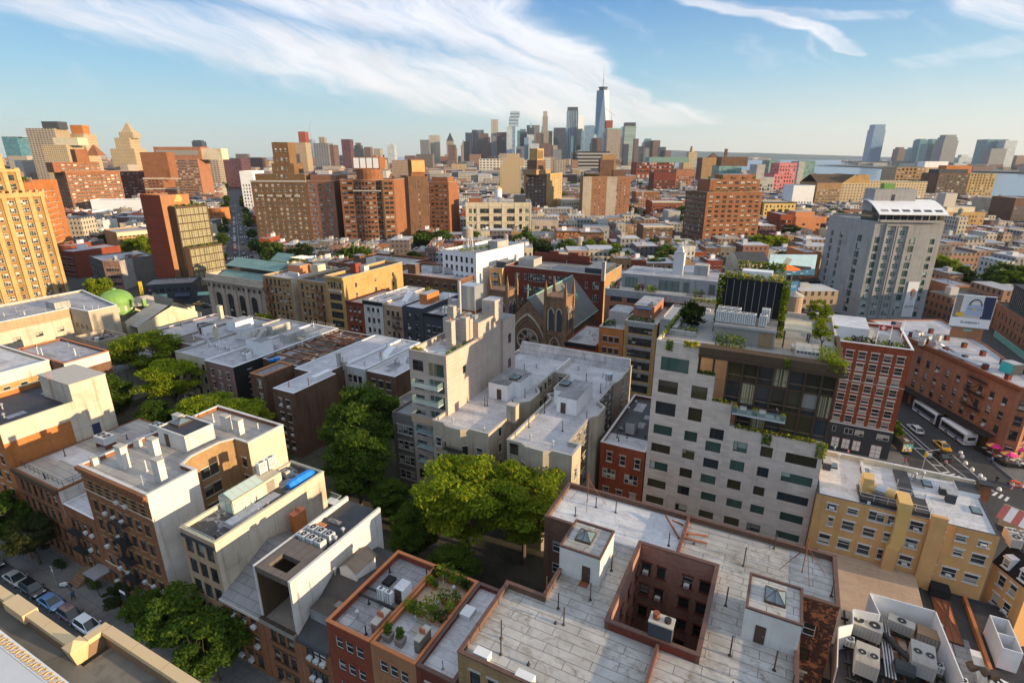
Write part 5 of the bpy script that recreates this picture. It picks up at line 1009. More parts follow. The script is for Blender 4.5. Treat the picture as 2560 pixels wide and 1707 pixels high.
 for i in range(9):p.box(8.2+i*1.05,8.26+i*1.05,12.44,12.497,33.7,42.4,'grey_metal')
 pe=p.obj('penthouse',r)
 q=M();q.box(7.7,16.7,5.6,12.4,33.61,36.6,'glass_dark','grey_roof',skip='b');
 for i in range(9):q.box(7.7+i*1.1,7.8+i*1.1,5.52,5.597,33.7,36.6,'grey_metal')
 q.box(14.4,16.3,5.5,5.59,33.7,36.1,'wood');q.box(7.6,16.8,5.3,5.59,36.2,36.6,'grey_metal');q.obj('glass_pavilion',r)
 q=M();q.box(10.2,14.8,13.5,15.6,42.61,43.9,'white_paint');q.obj('roof_unit',pe)
 q=M();q.box(17.7,21.5,7.2,13,36.35,36.7,'cream');
 for a,c in((17.9,7.4),(21.3,7.4),(17.9,12.8),(21.3,12.8)):q.box(a-.1,a+.1,c-.1,c+.1,33.61,36.348,'bronze')
 q.obj('canopy',r)
 q=M();q.box(19.6,22.9,2.9,7.0,33.61,34.9,'travertine','concrete',skip='b');
 for i in range(6):q.box(19.8+i*.5,20.15+i*.5,2.85,2.897,34.5,34.75,'dark_render')
 q.obj('stone_kitchen',r)
 q=M();q.box(.8,5.0,6,6.6,33.61,34.4,'concrete');q.box(.9,4.8,23.5,24.2,33.61,34.0,'cloth_white');q.box(.8,1.6,8,24,33.61,34.3,'concrete');q.obj('garden_wall',r)
 n=0
 for i in range(5):condenser('one of the boxy fan units in the front row on the glass pavilion',-8.6+i*1.2,90.6,36.6,0,1.1,1.1,1.7,1,'white_metal','fan units on the glass pavilion')
 for i in range(3):condenser('one of the boxy fan units in the back row on the glass pavilion',-8.6+i*1.2,92.4,36.6,0,1.1,1.1,1.9,1,'white_metal','fan units at the back of the glass pavilion')
 condenser('single boxy fan unit apart at the right of the row on the glass pavilion',-2.2,90.7,36.6,0,1.1,1.1,1.7,1,'white_metal');condenser('pair of fans in one housing near the climbing plants on the glass pavilion',-2.0,92.8,36.6,0,1.2,1.2,2.2,2,'white_metal')
 rr=random.Random(21)
 def hang(name,lab,u0,u1,v,z,mts,n,drop=.7,up=.4,grp=None,s=.18,dv=.35):
  t=thing(name,lab,'plant',((u0+u1)/2,v,z),0,grp);m=M()
  for i in range(n):
   x=rr.uniform(u0,u1)-(u0+u1)/2;leaf(m,(x,rr.uniform(-dv,dv),rr.uniform(-drop,up)),s*rr.uniform(.6,1.4),rr.choice(mts),rr)
  m.obj('foliage',t)
 hang('ledge_planting','yellow green plants spilling over the top left edge of the stone building',-12.6,-10.3,83.5,34.4,['leaf_lime','flower_yellow','leaf_bright'],420,.5,.4)
 hang('ledge_planting','dark trailing plant over the stone wall near the round tree',-15.2,-14.2,83.4,34.2,['leaf','leaf_bright'],300,1.3,.3)
 hang('ledge_planting','green plants along the highest ledge of the glass facade',-10.0,-7.6,83.7,29.9,['leaf_lime','leaf'],260,.15,.4)
 hang('ledge_planting','yellow green plants along the middle ledge of the glass facade',-7.4,-4.7,83.7,25.8,['leaf_lime','flower_yellow','leaf'],260,.2,.35)
 hang('ledge_planting','yellow flowers along the lowest ledge under the glass facade',-3.8,7.5,83.6,22.1,['leaf_lime','flower_yellow','leaf_lime','leaf'],900,.2,.3)
 hang('ledge_planting','long green plant hanging from the middle of the lowest ledge',.3,1.6,83.4,21.8,['leaf_bright','leaf'],420,1.6,.2)
 hang('ledge_planting','bright plant hanging over the right corner of the lowest ledge',7.6,9.0,83.4,21.8,['leaf_lime','leaf_bright'],480,2.0,.5)
 hang('ledge_planting','plants drooping from the right corner of the roof fascia',7.0,9.4,83.6,34.6,['leaf_lime','leaf_bright'],520,1.0,.6,dv=.8)
 hang('ledge_planting','trailing plant in the middle of the brown roof fascia',1.6,2.4,83.0,34.2,['leaf','leaf_bright'],220,1.3,.2)
 hang('roof_hedge','green hedge along the left parapet of the stone building',-16.6,-16.0,95,34.6,['leaf','leaf_lime','leaf_bright'],700,.3,.5,dv=10)
 hang('roof_hedge','yellow hedge along the back parapet behind the round tree',-16,-10,110,34.8,['leaf_lime','flower_yellow','leaf_bright'],500,.3,.5)
 hang('roof_shrub','shrubs in front of the glass pavilion on the stone building',-8.4,-4.0,86.5,34.6,['leaf','leaf_dark','leaf_bright'],700,.9,1.1,dv=1.0)
 hang('roof_shrub','bushes at the right front corner of the planted roof',5.8,8.4,86.2,34.8,['leaf','leaf_bright'],700,.9,.8,dv=2.2)
 hang('climbing_plant','bright climber on the right edge of the black penthouse',-.2,.9,95.4,38.5,['leaf_lime','leaf_bright','leaf'],1400,4.8,4.6,dv=.6,s=.24)
 hang('climbing_plant','dark climber on the left edge of the black penthouse',-9.9,-8.9,95.4,38.0,['leaf','leaf_bright','leaf_dark'],1300,4.4,5.2,dv=.6,s=.24)
 hang('roof_grass','wild grasses on top of the black penthouse',-9.2,-.2,97,42.9,['leaf_lime','leaf_olive','flower_yellow','leaf_bright'],900,.3,.6,dv=1.5,s=.22)
 hang('roof_grass','green creeper along the back edge of the black penthouse top',-8.0,-.2,104.5,43.3,['leaf_lime','leaf_bright'],700,.5,.9,dv=.5,s=.26)
 tree('ball','round dense dark tree in the roof garden of the stone building',-13.4,95.5,1.0,z=33.6,name='garden_tree');plant('flower_bed','orange flowers at the foot of the round roof tree',-13.3,91.8,33.6,1.6,.5,'leaf',200,flowers='flower_yellow')
 tree('roof','slender bright multi stem tree at the right of the planted roof',6.4,92.3,1.05,z=33.6,name='garden_tree');tree('roof','tall airy bright tree behind the canopy on the planted roof',6.0,103,1.15,1,z=33.6,name='garden_tree')
 t=thing('table','pale square table beside the stone kitchen on the planted roof','table',(2.9,90.0,33.6));m=M();m.box(-.6,.6,-.8,.8,.75,.82,'cloth_white');m.obj('table_top',t);m=M()
 for a in(-.5,.5):
  for c in(-.7,.7):m.tube((a,c,0),(a,c,.75),.04,'black_metal',4)
 m.obj('legs',t)
 for i,u in enumerate((-4.0,-1.2,2.6)):plant('clipped_shrub','clipped ball shrub in a pot, '+('leftmost','middle','rightmost')[i]+' of three on the glass balcony',u,82.7,24.9,.42,.42,'leaf_bright',170,(.35,'dark_render',.45),s=.14)
 for i,u in enumerate((-2.9,-.2)):
  t=thing('armchair',('left' if i==0 else 'right')+' grey armchair with white cushion on the glass balcony','armchair',(u,83.0,24.9));m=M();m.box(-.5,.5,-.4,.4,.1,.45,'grey_metal');m.box(-.5,.5,.4,.5,.1,.85,'grey_metal');m.obj('frame',t);m=M();m.box(-.4,.4,-.35,.38,.452,.58,'cloth_white');m.obj('cushion',t)
 person('person in dark clothes standing on the glass balcony',1.6,82.9,24.9,-1.8,'cloth_dark','cloth_dark',.12)
def right_side():
# yellow rear facade with white roofs
 L=(8.8,82.0);ws=[('w',*q,'pair:white_frame:glass:white_frame' if q[2]>1.9 else SW,.45 if q[3]>.9 else .2)for q in YW]
 r=building('apartment_building','mustard yellow rear facade with white window surrounds and glossy white roof',L,(30,82),14,14.7,wall='ochre',roof='white_roof',par=.12,cop='dark_render',F=ws,S=[(3,3,1,1.6,3,3.1,SW)])
 m=M();m.loft([[(5.5,-.0,0),(14.3,0,0),(14.3,.2,0),(5.5,.2,0)],[(5.5,0,14.1),(14.3,0,14.1),(14.3,.2,14.1),(5.5,.2,14.1)]],'ochre');
 m=M();m.box(5.4,13.7,.6,4.6,14.6,15.2,'dark_roof');m.obj('roof_platform',r)
 railing(r,[(5.4,.7),(13.6,.7),(13.6,4.5),(5.4,4.5),(5.4,.7)],15.2,1.0,'white_metal')
 m=M();m.obox((10.2,-.5),.0,.75,.5,4.8,9.3,'ochre');m.loft([[(9.45,-1,9.3),(10.95,-1,9.3),(10.95,0,9.3),(9.45,0,9.3)],[(9.75,-1,10.3),(11.25,-1,10.3),(11.25,0,10.3),(9.75,0,10.3)],[(9.75,-1,15.8),(11.25,-1,15.8),(11.25,0,15.8),(9.75,0,15.8)]],'yellow_duct');m.box(9.6,11.2,-1.05,2.2,15.8,16.9,'yellow_duct');m.tube((9.6,1.6,16.4),(6.3,3.0,16.2),.65,'yellow_duct',12);m.tube((8.6,2.0,16.35),(7.4,2.5,16.3),.8,'galvanised',12);m.box(5.6,6.9,2.4,4.4,15.3,17.6,'yellow_duct');m.obj('exhaust_duct',r)
 m=M();m.box(13.6,15.4,-.7,-.003,0,15.8,'ochre');m.obj('chimney_breast',r)
 for u,v in((11.2,92),(15.6,92.4),(23.7,92.6),(28.6,87.6)):
  m=M();x,y=lx(r,u),ly(r,v);m.box(x-.6,x+.6,y-.9,y+.9,14.583,14.75,'dark_frame');m.box(x-.5,x+.5,y-.8,y+.8,14.753,14.78,'skylight_glass');m.obj('skylight',r)
 for u,v,hh in((10.2,90.5,1.2),(10.1,92.2,.9),(25.8,88.6,1.4),(25.4,90.6,1.0)):
  gc(r,u,v,1.1,1.0,hh,'dark_render',z=14.58,cap='grey_metal')
 gb(r,27.2,29.8,91.4,94.5,.7,'white_paint','dark_roof',z=14.58,name='roof_curb');gc(r,30.6,93.6,1.5,1.4,2.6,'brick_brown',z=13.5,cap='black_metal');gb(r,19.6,21.4,87,94.8,.3,'dark_roof','dark_roof',z=14.58,name='roof_gutter');gb(r,9,30,95.2,95.7,.8,'cream','white_roof',z=14.58,name='parapet_wall');gb(r,15.1,15.5,82.5,95,.5,'white_paint','white_roof',z=14.58,name='party_wall')
 # terrace and plant yard
 m=M();m.box(0,12.2,0,18.5,0,5.6,'tan_stucco','deck_wood');tag(m.obj('terrace',None,(10.3,63.4,0)),'broad tan boarded terrace below the mustard yellow facade','terrace')
 t=thing('equipment_screen','white panel screen wall round the mechanical yard','fence',(0,0,0));P=[(11.2,56),(11.6,62.3),(13.2,63.6),(13.3,66.2),(16.2,66.7),(15.4,70.2),(22.3,70.4),(23.1,60.5)];m=M()
 for(a,b),(c,d)in zip(P,P[1:]):l=math.hypot(c-a,d-b);m.obox(((a+c)/2,(b+d)/2),math.atan2(d-b,c-a),l/2-.07,.06,5.61,9.2,'white_paint')
 m.obj('panels',t)
 m=M();m.box(11.3,23,50,63.39,5.0,5.4,'dark_roof');m.box(22.51,23,63.39,70,5.0,5.6,'dark_roof');tag(m.obj('yard_roof',None),'dark low roof holding the mechanical units behind the white screen','roof')
 m=M();rr=random.Random(9)
 for i in range(9):m.box(13+i*1.1,13.2+i*1.1,57,69.5,5.7,6.0,rr.choice(['rust','black_metal','black_metal']))
 for i in range(5):m.box(12.6,22.4,58+i*2.4,58.2+i*2.4,6.003,6.3,'black_metal')
 for i in range(4):m.tube((16.6+.3*i,60,6.6),(16.8+.3*i,69.4,6.6),.1,'galvanised',5)
 m.tube((16.9,66.2,7),(19.5,63.2,6.8),.35,'black_metal',8);m.tube((17.5,61.8,6.9),(19.4,61.8,6.9),.8,'dark_render',10);tag(m.obj('steel_frame',None),'dark steel beams and ducts under the mechanical units','steel frame')
 for lab,u,v,rz,sx,sy,sz,f,mt in(('long beige unit with two fans at the left inside the white screen',14.9,66.0,-.12,3.4,1.9,1.7,2,'stone_trim'),('beige unit with one big fan in the middle inside the white screen',18.9,68.6,-.2,2.7,1.3,1.4,1,'stone_trim'),('rusty topped box unit at the right inside the white screen',21.5,67.9,-.15,2.2,1.7,1.5,0,'wood'),('tall grey green unit with two fans in the lower left of the mechanical yard',14.6,60.6,-.1,2.3,3.2,1.9,2,'concrete'),('grey unit with two fans in the lower right of the mechanical yard',20.3,63.6,-.1,2.3,3.6,1.9,2,'concrete'),('small round fanned unit beside the white screen corner',13.2,63.3,0,.9,.9,.9,1,'white_metal'),('small white unit at the right edge of the mechanical yard',22.0,63.8,0,.8,.8,.9,1,'white_metal'),('small dirty unit beyond the screen at the bottom right',23.9,62.6,0,.9,.9,.9,1,'white_metal')):
  condenser(lab,u,v,6.0,rz,sx,sy,sz,f,mt,legs=.35)
  # black roofs on the right
 r=rect('low_building','low black roofed building with long skylight rack right of the terrace',23.2,32.5,60,82,4.2,wall='dark_render',roof='dark_roof',par=.2)
 gs(r,24.3,26.5,72,80,fr='bronze',gl='rust',pitch=.5);gb(r,24.2,26.4,80,81.8,1.5,'black_render','black_render');gb(r,28.1,28.5,63,81.5,.7,'brick_orange','orange_tile',name='parapet_wall')
 m=M()
 for a,b,c,d in((5.9,6.0,10,15.5),(7.7,7.8,10,15.5),(6.0,7.7,10,10.1),(6.0,7.7,15.4,15.5)):m.box(a,b,c,d,4.2,7.2,'white_paint')
 m.box(6.003,7.697,12.6,12.7,4.2,7.1,'white_paint');m.obj('plant_screen',r)
 m=M();m.loft([[(3.5,5.6,4.1),(4.5,5.6,4.1),(4.5,6.6,4.1),(3.5,6.6,4.1)],[(2.2,6.6,7.6),(3.2,6.6,7.6),(3.2,7.6,7.6),(2.2,7.6,7.6)]],'white_stucco');m.obj('tilted_hatch',r)
 condenser('white box unit with two fans and black opening at the bottom right corner',28.6,65.5,4.1,-.3,2.6,1.6,1.6,2);m=M();pts=[(25.4,66.4,6),(26.4,66.8,6.4),(27.2,66.2,6.0),(28.0,66.4,6.2)]
 for p,q in zip(pts,pts[1:]):m.tube(p,q,.55,'bronze',10)
 tag(m.obj('exhaust_duct',None),'curved brown duct feeding the white unit at the bottom right','duct')
 r=building('town_house','tan house with black slate mansard and white dormers at the right edge',(30.9,84.0),(33.4,79.6),9,9.4,wall='ochre',roof=None,par=.1,F=[(2,3,1.0,1.7,1,3,SW,{'ac':.5})])
 m=M();m.face([(-.1,-.1,9.4),(5.2,-.1,9.4),(5.2,1.6,12.4),(-.1,1.6,12.4)],'black_render');m.face([(-.1,1.6,12.4),(5.2,1.6,12.4),(5.2,9,12.4),(-.1,9,12.4)],'dark_roof');m.face([(-.1,-.1,9.4),(-.1,1.6,12.4),(-.1,9,12.4),(-.1,9,9.4)],'black_render');m.obj('roof',r)
 for x in(1,3.4):m=M();m.box(x,x+1.1,.1,1.6,9.8,11.6,'white_paint');m.obj('dormer',r);link('window',win(SW,.8,1.3)[1],r,(x+.15,.06,10))
 for i in range(4):condenser(('nearest','second','third','farthest')[i]+' of four grey fan units on the mansard house roof',32.4+(i%2)*1.5,84.4+(i//2)*1.6,12.4,.1,1.3,1.3,1.3,2 if i>1 else 1,'stone_trim')
 # red brick corner hotel with roof garden
 sw='sash:white_frame:glass:white_frame'
 r=rect('apartment_building','red brick corner building with white window lintels above a charcoal ground floor',6.0,24.9,127.9,146,25,wall='brick_red',roof='tan_roof',par=.7,cop='white_paint',F=[(8,7,1.4,1.6,7.2,2.42,sw,{'a':.4,'b':.6})],S=[(7,7,1.3,1.6,7.2,2.42,sw)])
 band(r,-.05,18.95,0,6.6,'dark_render',d=.12,name='ground_floor_front');band(r,-.03,18.93,6.6,6.85,'white_paint',d=.15,name='string_course');band(r,-.03,18.93,16.55,16.7,'stone_trim',d=.06,name='string_course');band(r,-.02,18.1,0,6.6,'dark_render',((18.9,0),PI/2),.12,'ground_floor_side')
 for i,(x,w,z,h)in enumerate(((8.2,1.5,.9,2.4),(10.2,1.5,.9,2.4),(12.2,1.5,.9,2.4),(15.6,2.0,.1,3.0),(7.9,.7,4.6,1.3),(10.2,1.6,4.5,1.3),(12.2,1.6,4.5,1.3),(16.2,2.2,4.5,1.3),(5.0,1.3,4.5,1.3))):link('shop_window' if z<4 else 'window',win('grid:brick_rust:poster_white' if z<4 else 'grid:white_frame:glass',w,h)[1],r,(x,-.16,z))
 gb(r,7,17.5,133,143,2.6,'white_paint','white_roof')
 rr=random.Random(31)
 for i in range(9):plant('roof_shrub','shrub in the roof garden of the red brick corner building',13.5+i*1.25,129.6+rr.uniform(0,1.6),24.3,.8,.9,rr.choice(['leaf_bright','leaf_olive','leaf','leaf_lime']),120,None,'roof garden shrubs on the corner building',s=.25)
 for i,(u,v)in enumerate(((18.5,129.2),(21.3,133),(23.8,136.5))):m=M();m.tube((0,0,0),(0,0,4.6),.07,'white_metal',6);t=thing('flagpole',('nearest','middle','farthest')[i]+' white pole at the edge of the corner roof garden','flagpole',(u,v,24.3));m.obj('pole',t)
 t=thing('flag','red flag with a white cross flying over the roof garden','flag',(18.5,129.2,28.0));m=M();m.box(.05,1.5,-.02,.02,0,1.2,'red_paint');m.obj('cloth',t);m=M();m.box(.6,.95,-.035,.035,.2,1.0,'poster_white');m.box(.38,.598,-.034,.034,.45,.75,'poster_white');m.box(.952,1.17,-.034,.034,.45,.75,'poster_white');m.obj('cross',t)
 t=thing('flag','striped flag with a blue corner flying behind the red flag','flag',(20.6,131.4,28.4));m=M()
 for i in range(7):m.box(.05,1.9,-.02,.02,i*.17,i*.17+.168,'red_paint' if i%2==0 else 'poster_white')
 m.box(.05,.85,-.03,.03,.6,1.2,'poster_navy');m.obj('cloth',t)
 # long pink brick building along the avenue, billboard on its roof
 A,B=(23.4,183.0),(46.6,140.2);lenA=math.hypot(B[0]-A[0],B[1]-A[1])
 pl=[(0,0),(lenA,0),(lenA+1.6,1.6),(lenA+.2,5.2),(22,15.5),(0,21)]
 r=building('brick_building','long pink brick corner building with rust cornice and black street canopy',A,B,1,16.6,poly=pl,wall='brick_pink',roof='silver_clean',par=.3,edges={0:[(15,3,1.15,1.9,4.7,3.25,'sash:dark_frame:glass:brick_mauve',{'ac':.12})],1:[(1,4,1.3,1.9,1.4,3.4,SB)],2:[(1,4,1.4,2.0,1.4,3.4,SB)],3:[(9,4,1.2,1.9,1.4,3.4,SB)]},cornice=('rust',.55,.7))
 m=M();m.box(0,lenA-2,-2.6,-.02,3.9,4.1,'black_metal');
 for i in range(14):m.tube((1.5+i*3.4,-2.5,4.1),(1.5+i*3.4,-.05,5.4),.04,'black_metal',4)
 m.obj('street_canopy',r)
 m=M()
 for i in range(13):m.box(1+i*3.5,3.4+i*3.5,-.12,-.003,0,3.3,('brown_trim','rust','dark_frame')[i%3])
 m.obj('shop_front',r);fire_escape(r,lenA-12,5,[7.7,11,14.2])
 rr=random.Random(17)
 for i in range(12):x=12+i*2.9;chimney(r,x,1.5 if i%2 else 9-.1*i,.9,.9,1.1,'brick_maroon',16.3,0,'dark_render')
 for i in range(9):condenser('one of the pale units crowded on the pink brick roof',33.5+rr.uniform(-1,4.5),163+i*1.2+rr.uniform(-2,2),16.3,rr.uniform(0,3),1.5,1.2,1.3,1,rr.choice(['white_metal','galvanised','stone_trim']),'units on the pink brick roof')
 m=M();
 for a,b in(((36,160,17),(42,150,17)),((37,165,17),(41,152.5,17))):m.tube(a,b,.35,'galvanised',8)
 tag(m.obj('duct',None),'two silver ducts running along the pink brick roof','duct')
 t=thing('billboard','big roof billboard with a blue handbag picture on the pink brick building','billboard',(41.0,175.0,16.3),.03)
 m=M();m.box(-.9,7.4,0,.4,3.2,11.6,'poster_white');m.box(-1.0,7.5,.01,.45,3.0,3.19,'grey_metal');m.obj('panel',t)
 m=M();y=-.02
 m.box(-.8,7.3,y,-.002,5.6,11.5,'poster_beige');m.box(-.8,.6,y-.004,y-.001,5.6,11.5,'weathered_wood');m.box(5.0,7.3,y-.004,y-.001,5.6,11.5,'poster_navy');m.box(.6,5.0,y-.004,y-.001,7.2,11.5,'cloth_white')
 m.loft([[(1.6,y-.02,6.3),(5.3,y-.02,6.3),(5.3,y-.005,6.3),(1.6,y-.005,6.3)],[(1.9,y-.02,9.2),(5.2,y-.02,9.2),(5.2,y-.005,9.2),(1.9,y-.005,9.2)]],'poster_bag');m.box(1.85,5.2,y-.03,y-.021,8.0,8.1,'poster_navy');m.box(3.3,3.8,y-.035,y-.022,7.6,8.2,'poster_gold');m.box(-.2,1.5,y-.03,y-.006,6.0,6.9,'poster_gold')
 for i in range(10):
  a0,a1=PI*i/10,PI*(i+1)/10;m.tube((3.5+1.25*math.cos(a0),y-.05,9.1+1.5*math.sin(a0)),(3.5+1.25*math.cos(a1),y-.05,9.1+1.5*math.sin(a1)),.16,'poster_navy',6)
 m.obj('picture',t);text('BURBERRY',.78,'poster_dark',t,(3.3,-.03,4.4),(PI/2,0,0),sx=1.1)
 m=M();m.box(0,6.6,.4,1.2,0,3.0,'orange_tile');
 for i in range(16):m.box(.1+i*.41,.3+i*.41,.34,.397,.1,2.9,'wood')
 m.box(2.4,4.2,.28,.339,2.0,2.6,'copper_green');m.obj('base',t)
 t=thing('rooftop_shed','small shed with a teal painted front on the pink brick roof','shed',(45.5,151.0,16.3),-1.0);m=M();m.box(0,3,0,2.6,0,2.4,'dark_render','silver');m.obj('wall',t);m=M();m.box(.05,2.95,-.04,-.002,.05,2.35,'teal');m.obj('front',t)
 # concrete hotel tower
 A,B=(12.5,269.6),(27.2,249.6);C_=(49.8,257.4)
 L=B;w=math.hypot(C_[0]-B[0],C_[1]-B[1]);ang=math.atan2(C_[1]-B[1],C_[0]-B[0])
 ca,sa=math.cos(-ang),math.sin(-ang);toL=lambda p:((p[0]-L[0])*ca-(p[1]-L[1])*sa,(p[0]-L[0])*sa+(p[1]-L[1])*ca)
 a=toL(A);pl=[(0,0),(w,0),(w+.5,16),(w-6,24),(a[0]+4,a[1]+8),a,(a[0]*.62,a[1]*.5-1.6)]
 hw='case:galvanised:glass_green';hs='grid:white_frame:glass_clear'
 e0=[(1,10,1.9,2.5,1.5,3.15,hw,{'a':.3,'b':w-3.3}),(1,11,2.2,1.9,1.5,3.15,hs,{'a':4.2,'b':w-7.4}),(1,11,2.2,1.9,1.5,3.15,hs,{'a':8.4,'b':w-11.6}),(1,10,2.0,2.5,1.5,3.15,hw,{'a':12.6,'b':w-15.6}),(1,10,1.6,2.1,1.5,3.15,hw,{'a':w-4.2,'b':1.4})]
 r=building('hotel_tower','grey concrete hotel tower with green glazed window strips and a curved white roof',B,C_,1,38.2,poly=pl,wall='hotel_concrete',roof='grey_roof',par=.9,edges={0:e0,6:[(1,10,2.0,2.6,1.5,3.15,hw)],5:[(2,10,1.6,2.4,1.5,3.15,hw)],1:[(3,10,1.5,2.1,1.5,3.15,hw)]})
 for x in(3.9,7.4,8.1,11.6):band(r,x,x+.35,1,36.6,'hotel_concrete',d=.5,name='pilaster')
 band(r,3.9,11.95,36.6,37.2,'hotel_concrete',d=.6,name='cornice');band(r,1.0,w-1.2,38.0,38.8,'hotel_concrete',d=1.1,name='balcony_front')
 m=M();m.box(1.5,w-1,2.2,16,37.31,41.0,'glass_dark',skip='b')
 for i in range(9):m.box(1.6+i*2.5,1.95+i*2.5,2.05,2.197,37.4,41,'hotel_concrete')
 m.obj('penthouse',r)
 m=M();n=12;prof=[]
 for i in range(n+1):q=i/n;prof.append((-.8+q*17.5,41.0+4.4*math.sin(q*PI*.62)))
 for i in range(n):
  (y0,z0),(y1,z1)=prof[i],prof[i+1];m.face([(.3,y0,z0),(w+.3,y0,z0),(w+.3,y1,z1),(.3,y1,z1)],'white_paint');m.face([(.3,y0,z0-.35),(.3,y1,z1-.35),(w+.3,y1,z1-.35),(w+.3,y0,z0-.35)],'panel_grey')
  for x in(.3,w+.3):m.face([(x,y0,z0-.35),(x,y1,z1-.35),(x,y1,z1),(x,y0,z0)],'white_paint')
 m.face([(.3,prof[0][0],prof[0][1]-.35),(w+.3,prof[0][0],prof[0][1]-.35),(w+.3,*prof[0]),(.3,*prof[0])],'white_paint')
 o=m.obj('curved_roof',r);
 for i in range(6):
  x=1.6+i*3.75;k=M();(y0,z0),(y1,z1)=prof[1],prof[2];k.face([(x,y0,z0+.03),(x+2.6,y0,z0+.03),(x+2.6,y1,z1+.03),(x,y1,z1+.03)],'glass_dark');k.obj('roof_opening',o)
 m=M();m.box(2,17,9.5,18,41.01,49.4,'hotel_concrete','grey_roof',skip='b');m.box(8.2,9.4,9.44,9.497,44.4,47.4,'dark_render');m.box(5.5,9.5,11,14,49.41,51.4,'dome_green');m.obj('plant_room',r)
 t=thing('banner','tall white banner with a red haired woman on the hotel wall','banner',(B[0]+math.cos(ang)*(w-7.6),B[1]+math.sin(ang)*(w-7.6),0),ang)
 m=M();m.box(0,3.9,-.25,-.12,1.5,15.5,'poster_white');m.obj('panel',t)
 m=M();y=-.27
 m.prism([(0,0)],0,0,'poster_white',cap=False)if False else None
 m.face([(.15,y,1.8),(3.75,y,1.8),(3.6,y,6.8),(2.6,y,8.4),(1.6,y,8.6),(.6,y,7.0)],'poster_white');m.face([(.2,y-.004,2.0),(3.7,y-.004,2.0),(3.5,y-.004,6.5),(2.4,y-.004,7.9),(1.5,y-.004,7.9),(.55,y-.004,6.4)],'cloth_white')
 m.face([(1.5+.95*math.cos(i*PI/8)+.75,y-.01,11.2+1.6*math.sin(i*PI/8))for i in range(16)],'poster_hair');m.face([(2.65+.72*math.cos(i*PI/8),y-.02,10.6+1.25*math.sin(i*PI/8))for i in range(16)],'poster_skin');m.face([(1.7,y-.015,8.2),(2.6,y-.015,8.2),(2.7,y-.015,9.8),(1.9,y-.015,9.8)],'poster_skin');m.obj('picture',t)
 text('IRONI',1.15,'poster_navy',t,(2.0,y-.03,5.6),(PI/2,-.12,0),sx=1.0)
SW='sash:white_frame:glass:white_frame'
def right_streets():
# avenue with bus and cars. avenue direction runs from (33.5,166) towards (46,128)
 d=math.atan2(-33,10.6)
 bus('long white articulated bus with black bellows on the avenue',38.6,151.6,math.atan2(151.6-135.5,38.6-44.6)+.02 if False else math.radians(113.5))
 car('white estate car ahead of the yellow taxi beside the bus',32.6,146.6,math.radians(110),'car_white','hatch');car('yellow taxi driving behind the articulated bus',36.6,140.0,math.radians(108),'car_yellow','sedan',taxi=True,name='taxi');car('black saloon driving behind the yellow taxi',35.6,134.4,math.radians(110),'car_black')
 truck('grey food cart with picture panels parked by the corner building',28.2,134.8,math.radians(112))
 car('dark car seen beyond the pink brick corner building',54.5,150,1.2,'car_black');
 P=[(28.0,127.3,'cloth_red','cloth_blue','person in a red top walking past the food cart'),(35.4,130.2,'cloth_pink','cloth_dark','person in a pink top crossing behind the black saloon'),(15.0,126.6,'cloth_teal','cloth_blue','person in pale blue in front of the charcoal ground floor'),(17.5,125.9,'cloth_pink','cloth_dark','person with dark hair near the white roof edge by the corner building'),(43.3,127.5,'cloth_dark','cloth_dark','person in black walking near the white domes'),(44.6,126.2,'cloth_dark','cloth_blue','left person of the pair by the orange barriers'),(45.3,126.0,'cloth_white','cloth_pink','right person of the pair by the orange barriers'),(46.6,126.2,'cloth_pink','cloth_blue','person in pink leaning at the orange barriers')]
 for i,(u,v,a,b,lab)in enumerate(P):person(lab,u,v,.14,i*1.1,a,b)
 for i,(u,v)in enumerate(((39.8,138.8),(39.7,136.9),(39.7,134.0),(40.3,131.5),(41.2,129.3),(41.5,128.1),(43.2,125.0))):m=M();m.lathe(0,0,[(.42,0),(.42,.15),(.34,.42),(.18,.58),(.02,.62)],'cloth_white',12);o=m.obj('bollard',None,(u,v,.01));tag(o,'white concrete dome bollard at the edge of the avenue','bollard','white dome bollards along the avenue')
 rr=random.Random(12);m=M()
 for i in range(14):
  t=thing('cafe_table','white topped cafe table on the fenced pavement terrace','table',(44.6+(i%5)*1.7+rr.uniform(-.3,.3)+(i//5)*.4,142.2-(i//5)*1.8-(i%5)*.9,.14),rr.uniform(0,1),'pavement cafe tables');m=M();m.box(-.45,.45,-.4,.4,.72,.76,rr.choice(['cloth_white','wood','cloth_white']));m.obj('table_top',t);m=M();m.cyl(0,0,0,.72,.05,'black_metal',6);m.obj('pedestal',t)
 for i,(u,v)in enumerate(((45.5,140.6),(47.3,137.6),(50.3,141.2))):
  t=thing('parasol',('nearest the wall','in front','farthest right')[i]+' magenta and yellow parasol over the cafe tables','parasol',(u,v,.14));m=M();m.cyl(0,0,0,2.9,.04,'white_metal',6);m.obj('pole',t);m=M();n=8
  for k in range(n):a,b=2*PI*k/n,2*PI*(k+1)/n;m.face([(1.5*math.cos(a),1.5*math.sin(a),2.35),(1.5*math.cos(b),1.5*math.sin(b),2.35),(0,0,2.95)],'magenta' if k%4 else 'yellow')
  m.obj('canopy',t)
 for i in range(9):
  person('person seated among the cafe tables',45+(i%4)*1.9+rr.uniform(-.4,.4),141.4-(i//4)*2.2-(i%4)*.7,-.25,rr.uniform(0,6),rr.choice(['cloth_dark','cloth_white','cloth_red','cloth_blue']),'cloth_dark',.1,group='cafe guests')
 t=thing('cafe_fence','black planter fence round the pavement cafe','fence',(0,0,0));m=M()
 for(a,b),(c,e)in(((43.0,142.8),(46.6,136.0)),((46.6,136.0),(52.5,137.5))):l=math.hypot(c-a,e-b);m.obox(((a+c)/2,(b+e)/2),math.atan2(e-b,c-a),l/2-.2,.22,.14,.95,'black_render')
 m.obj('boxes',t)
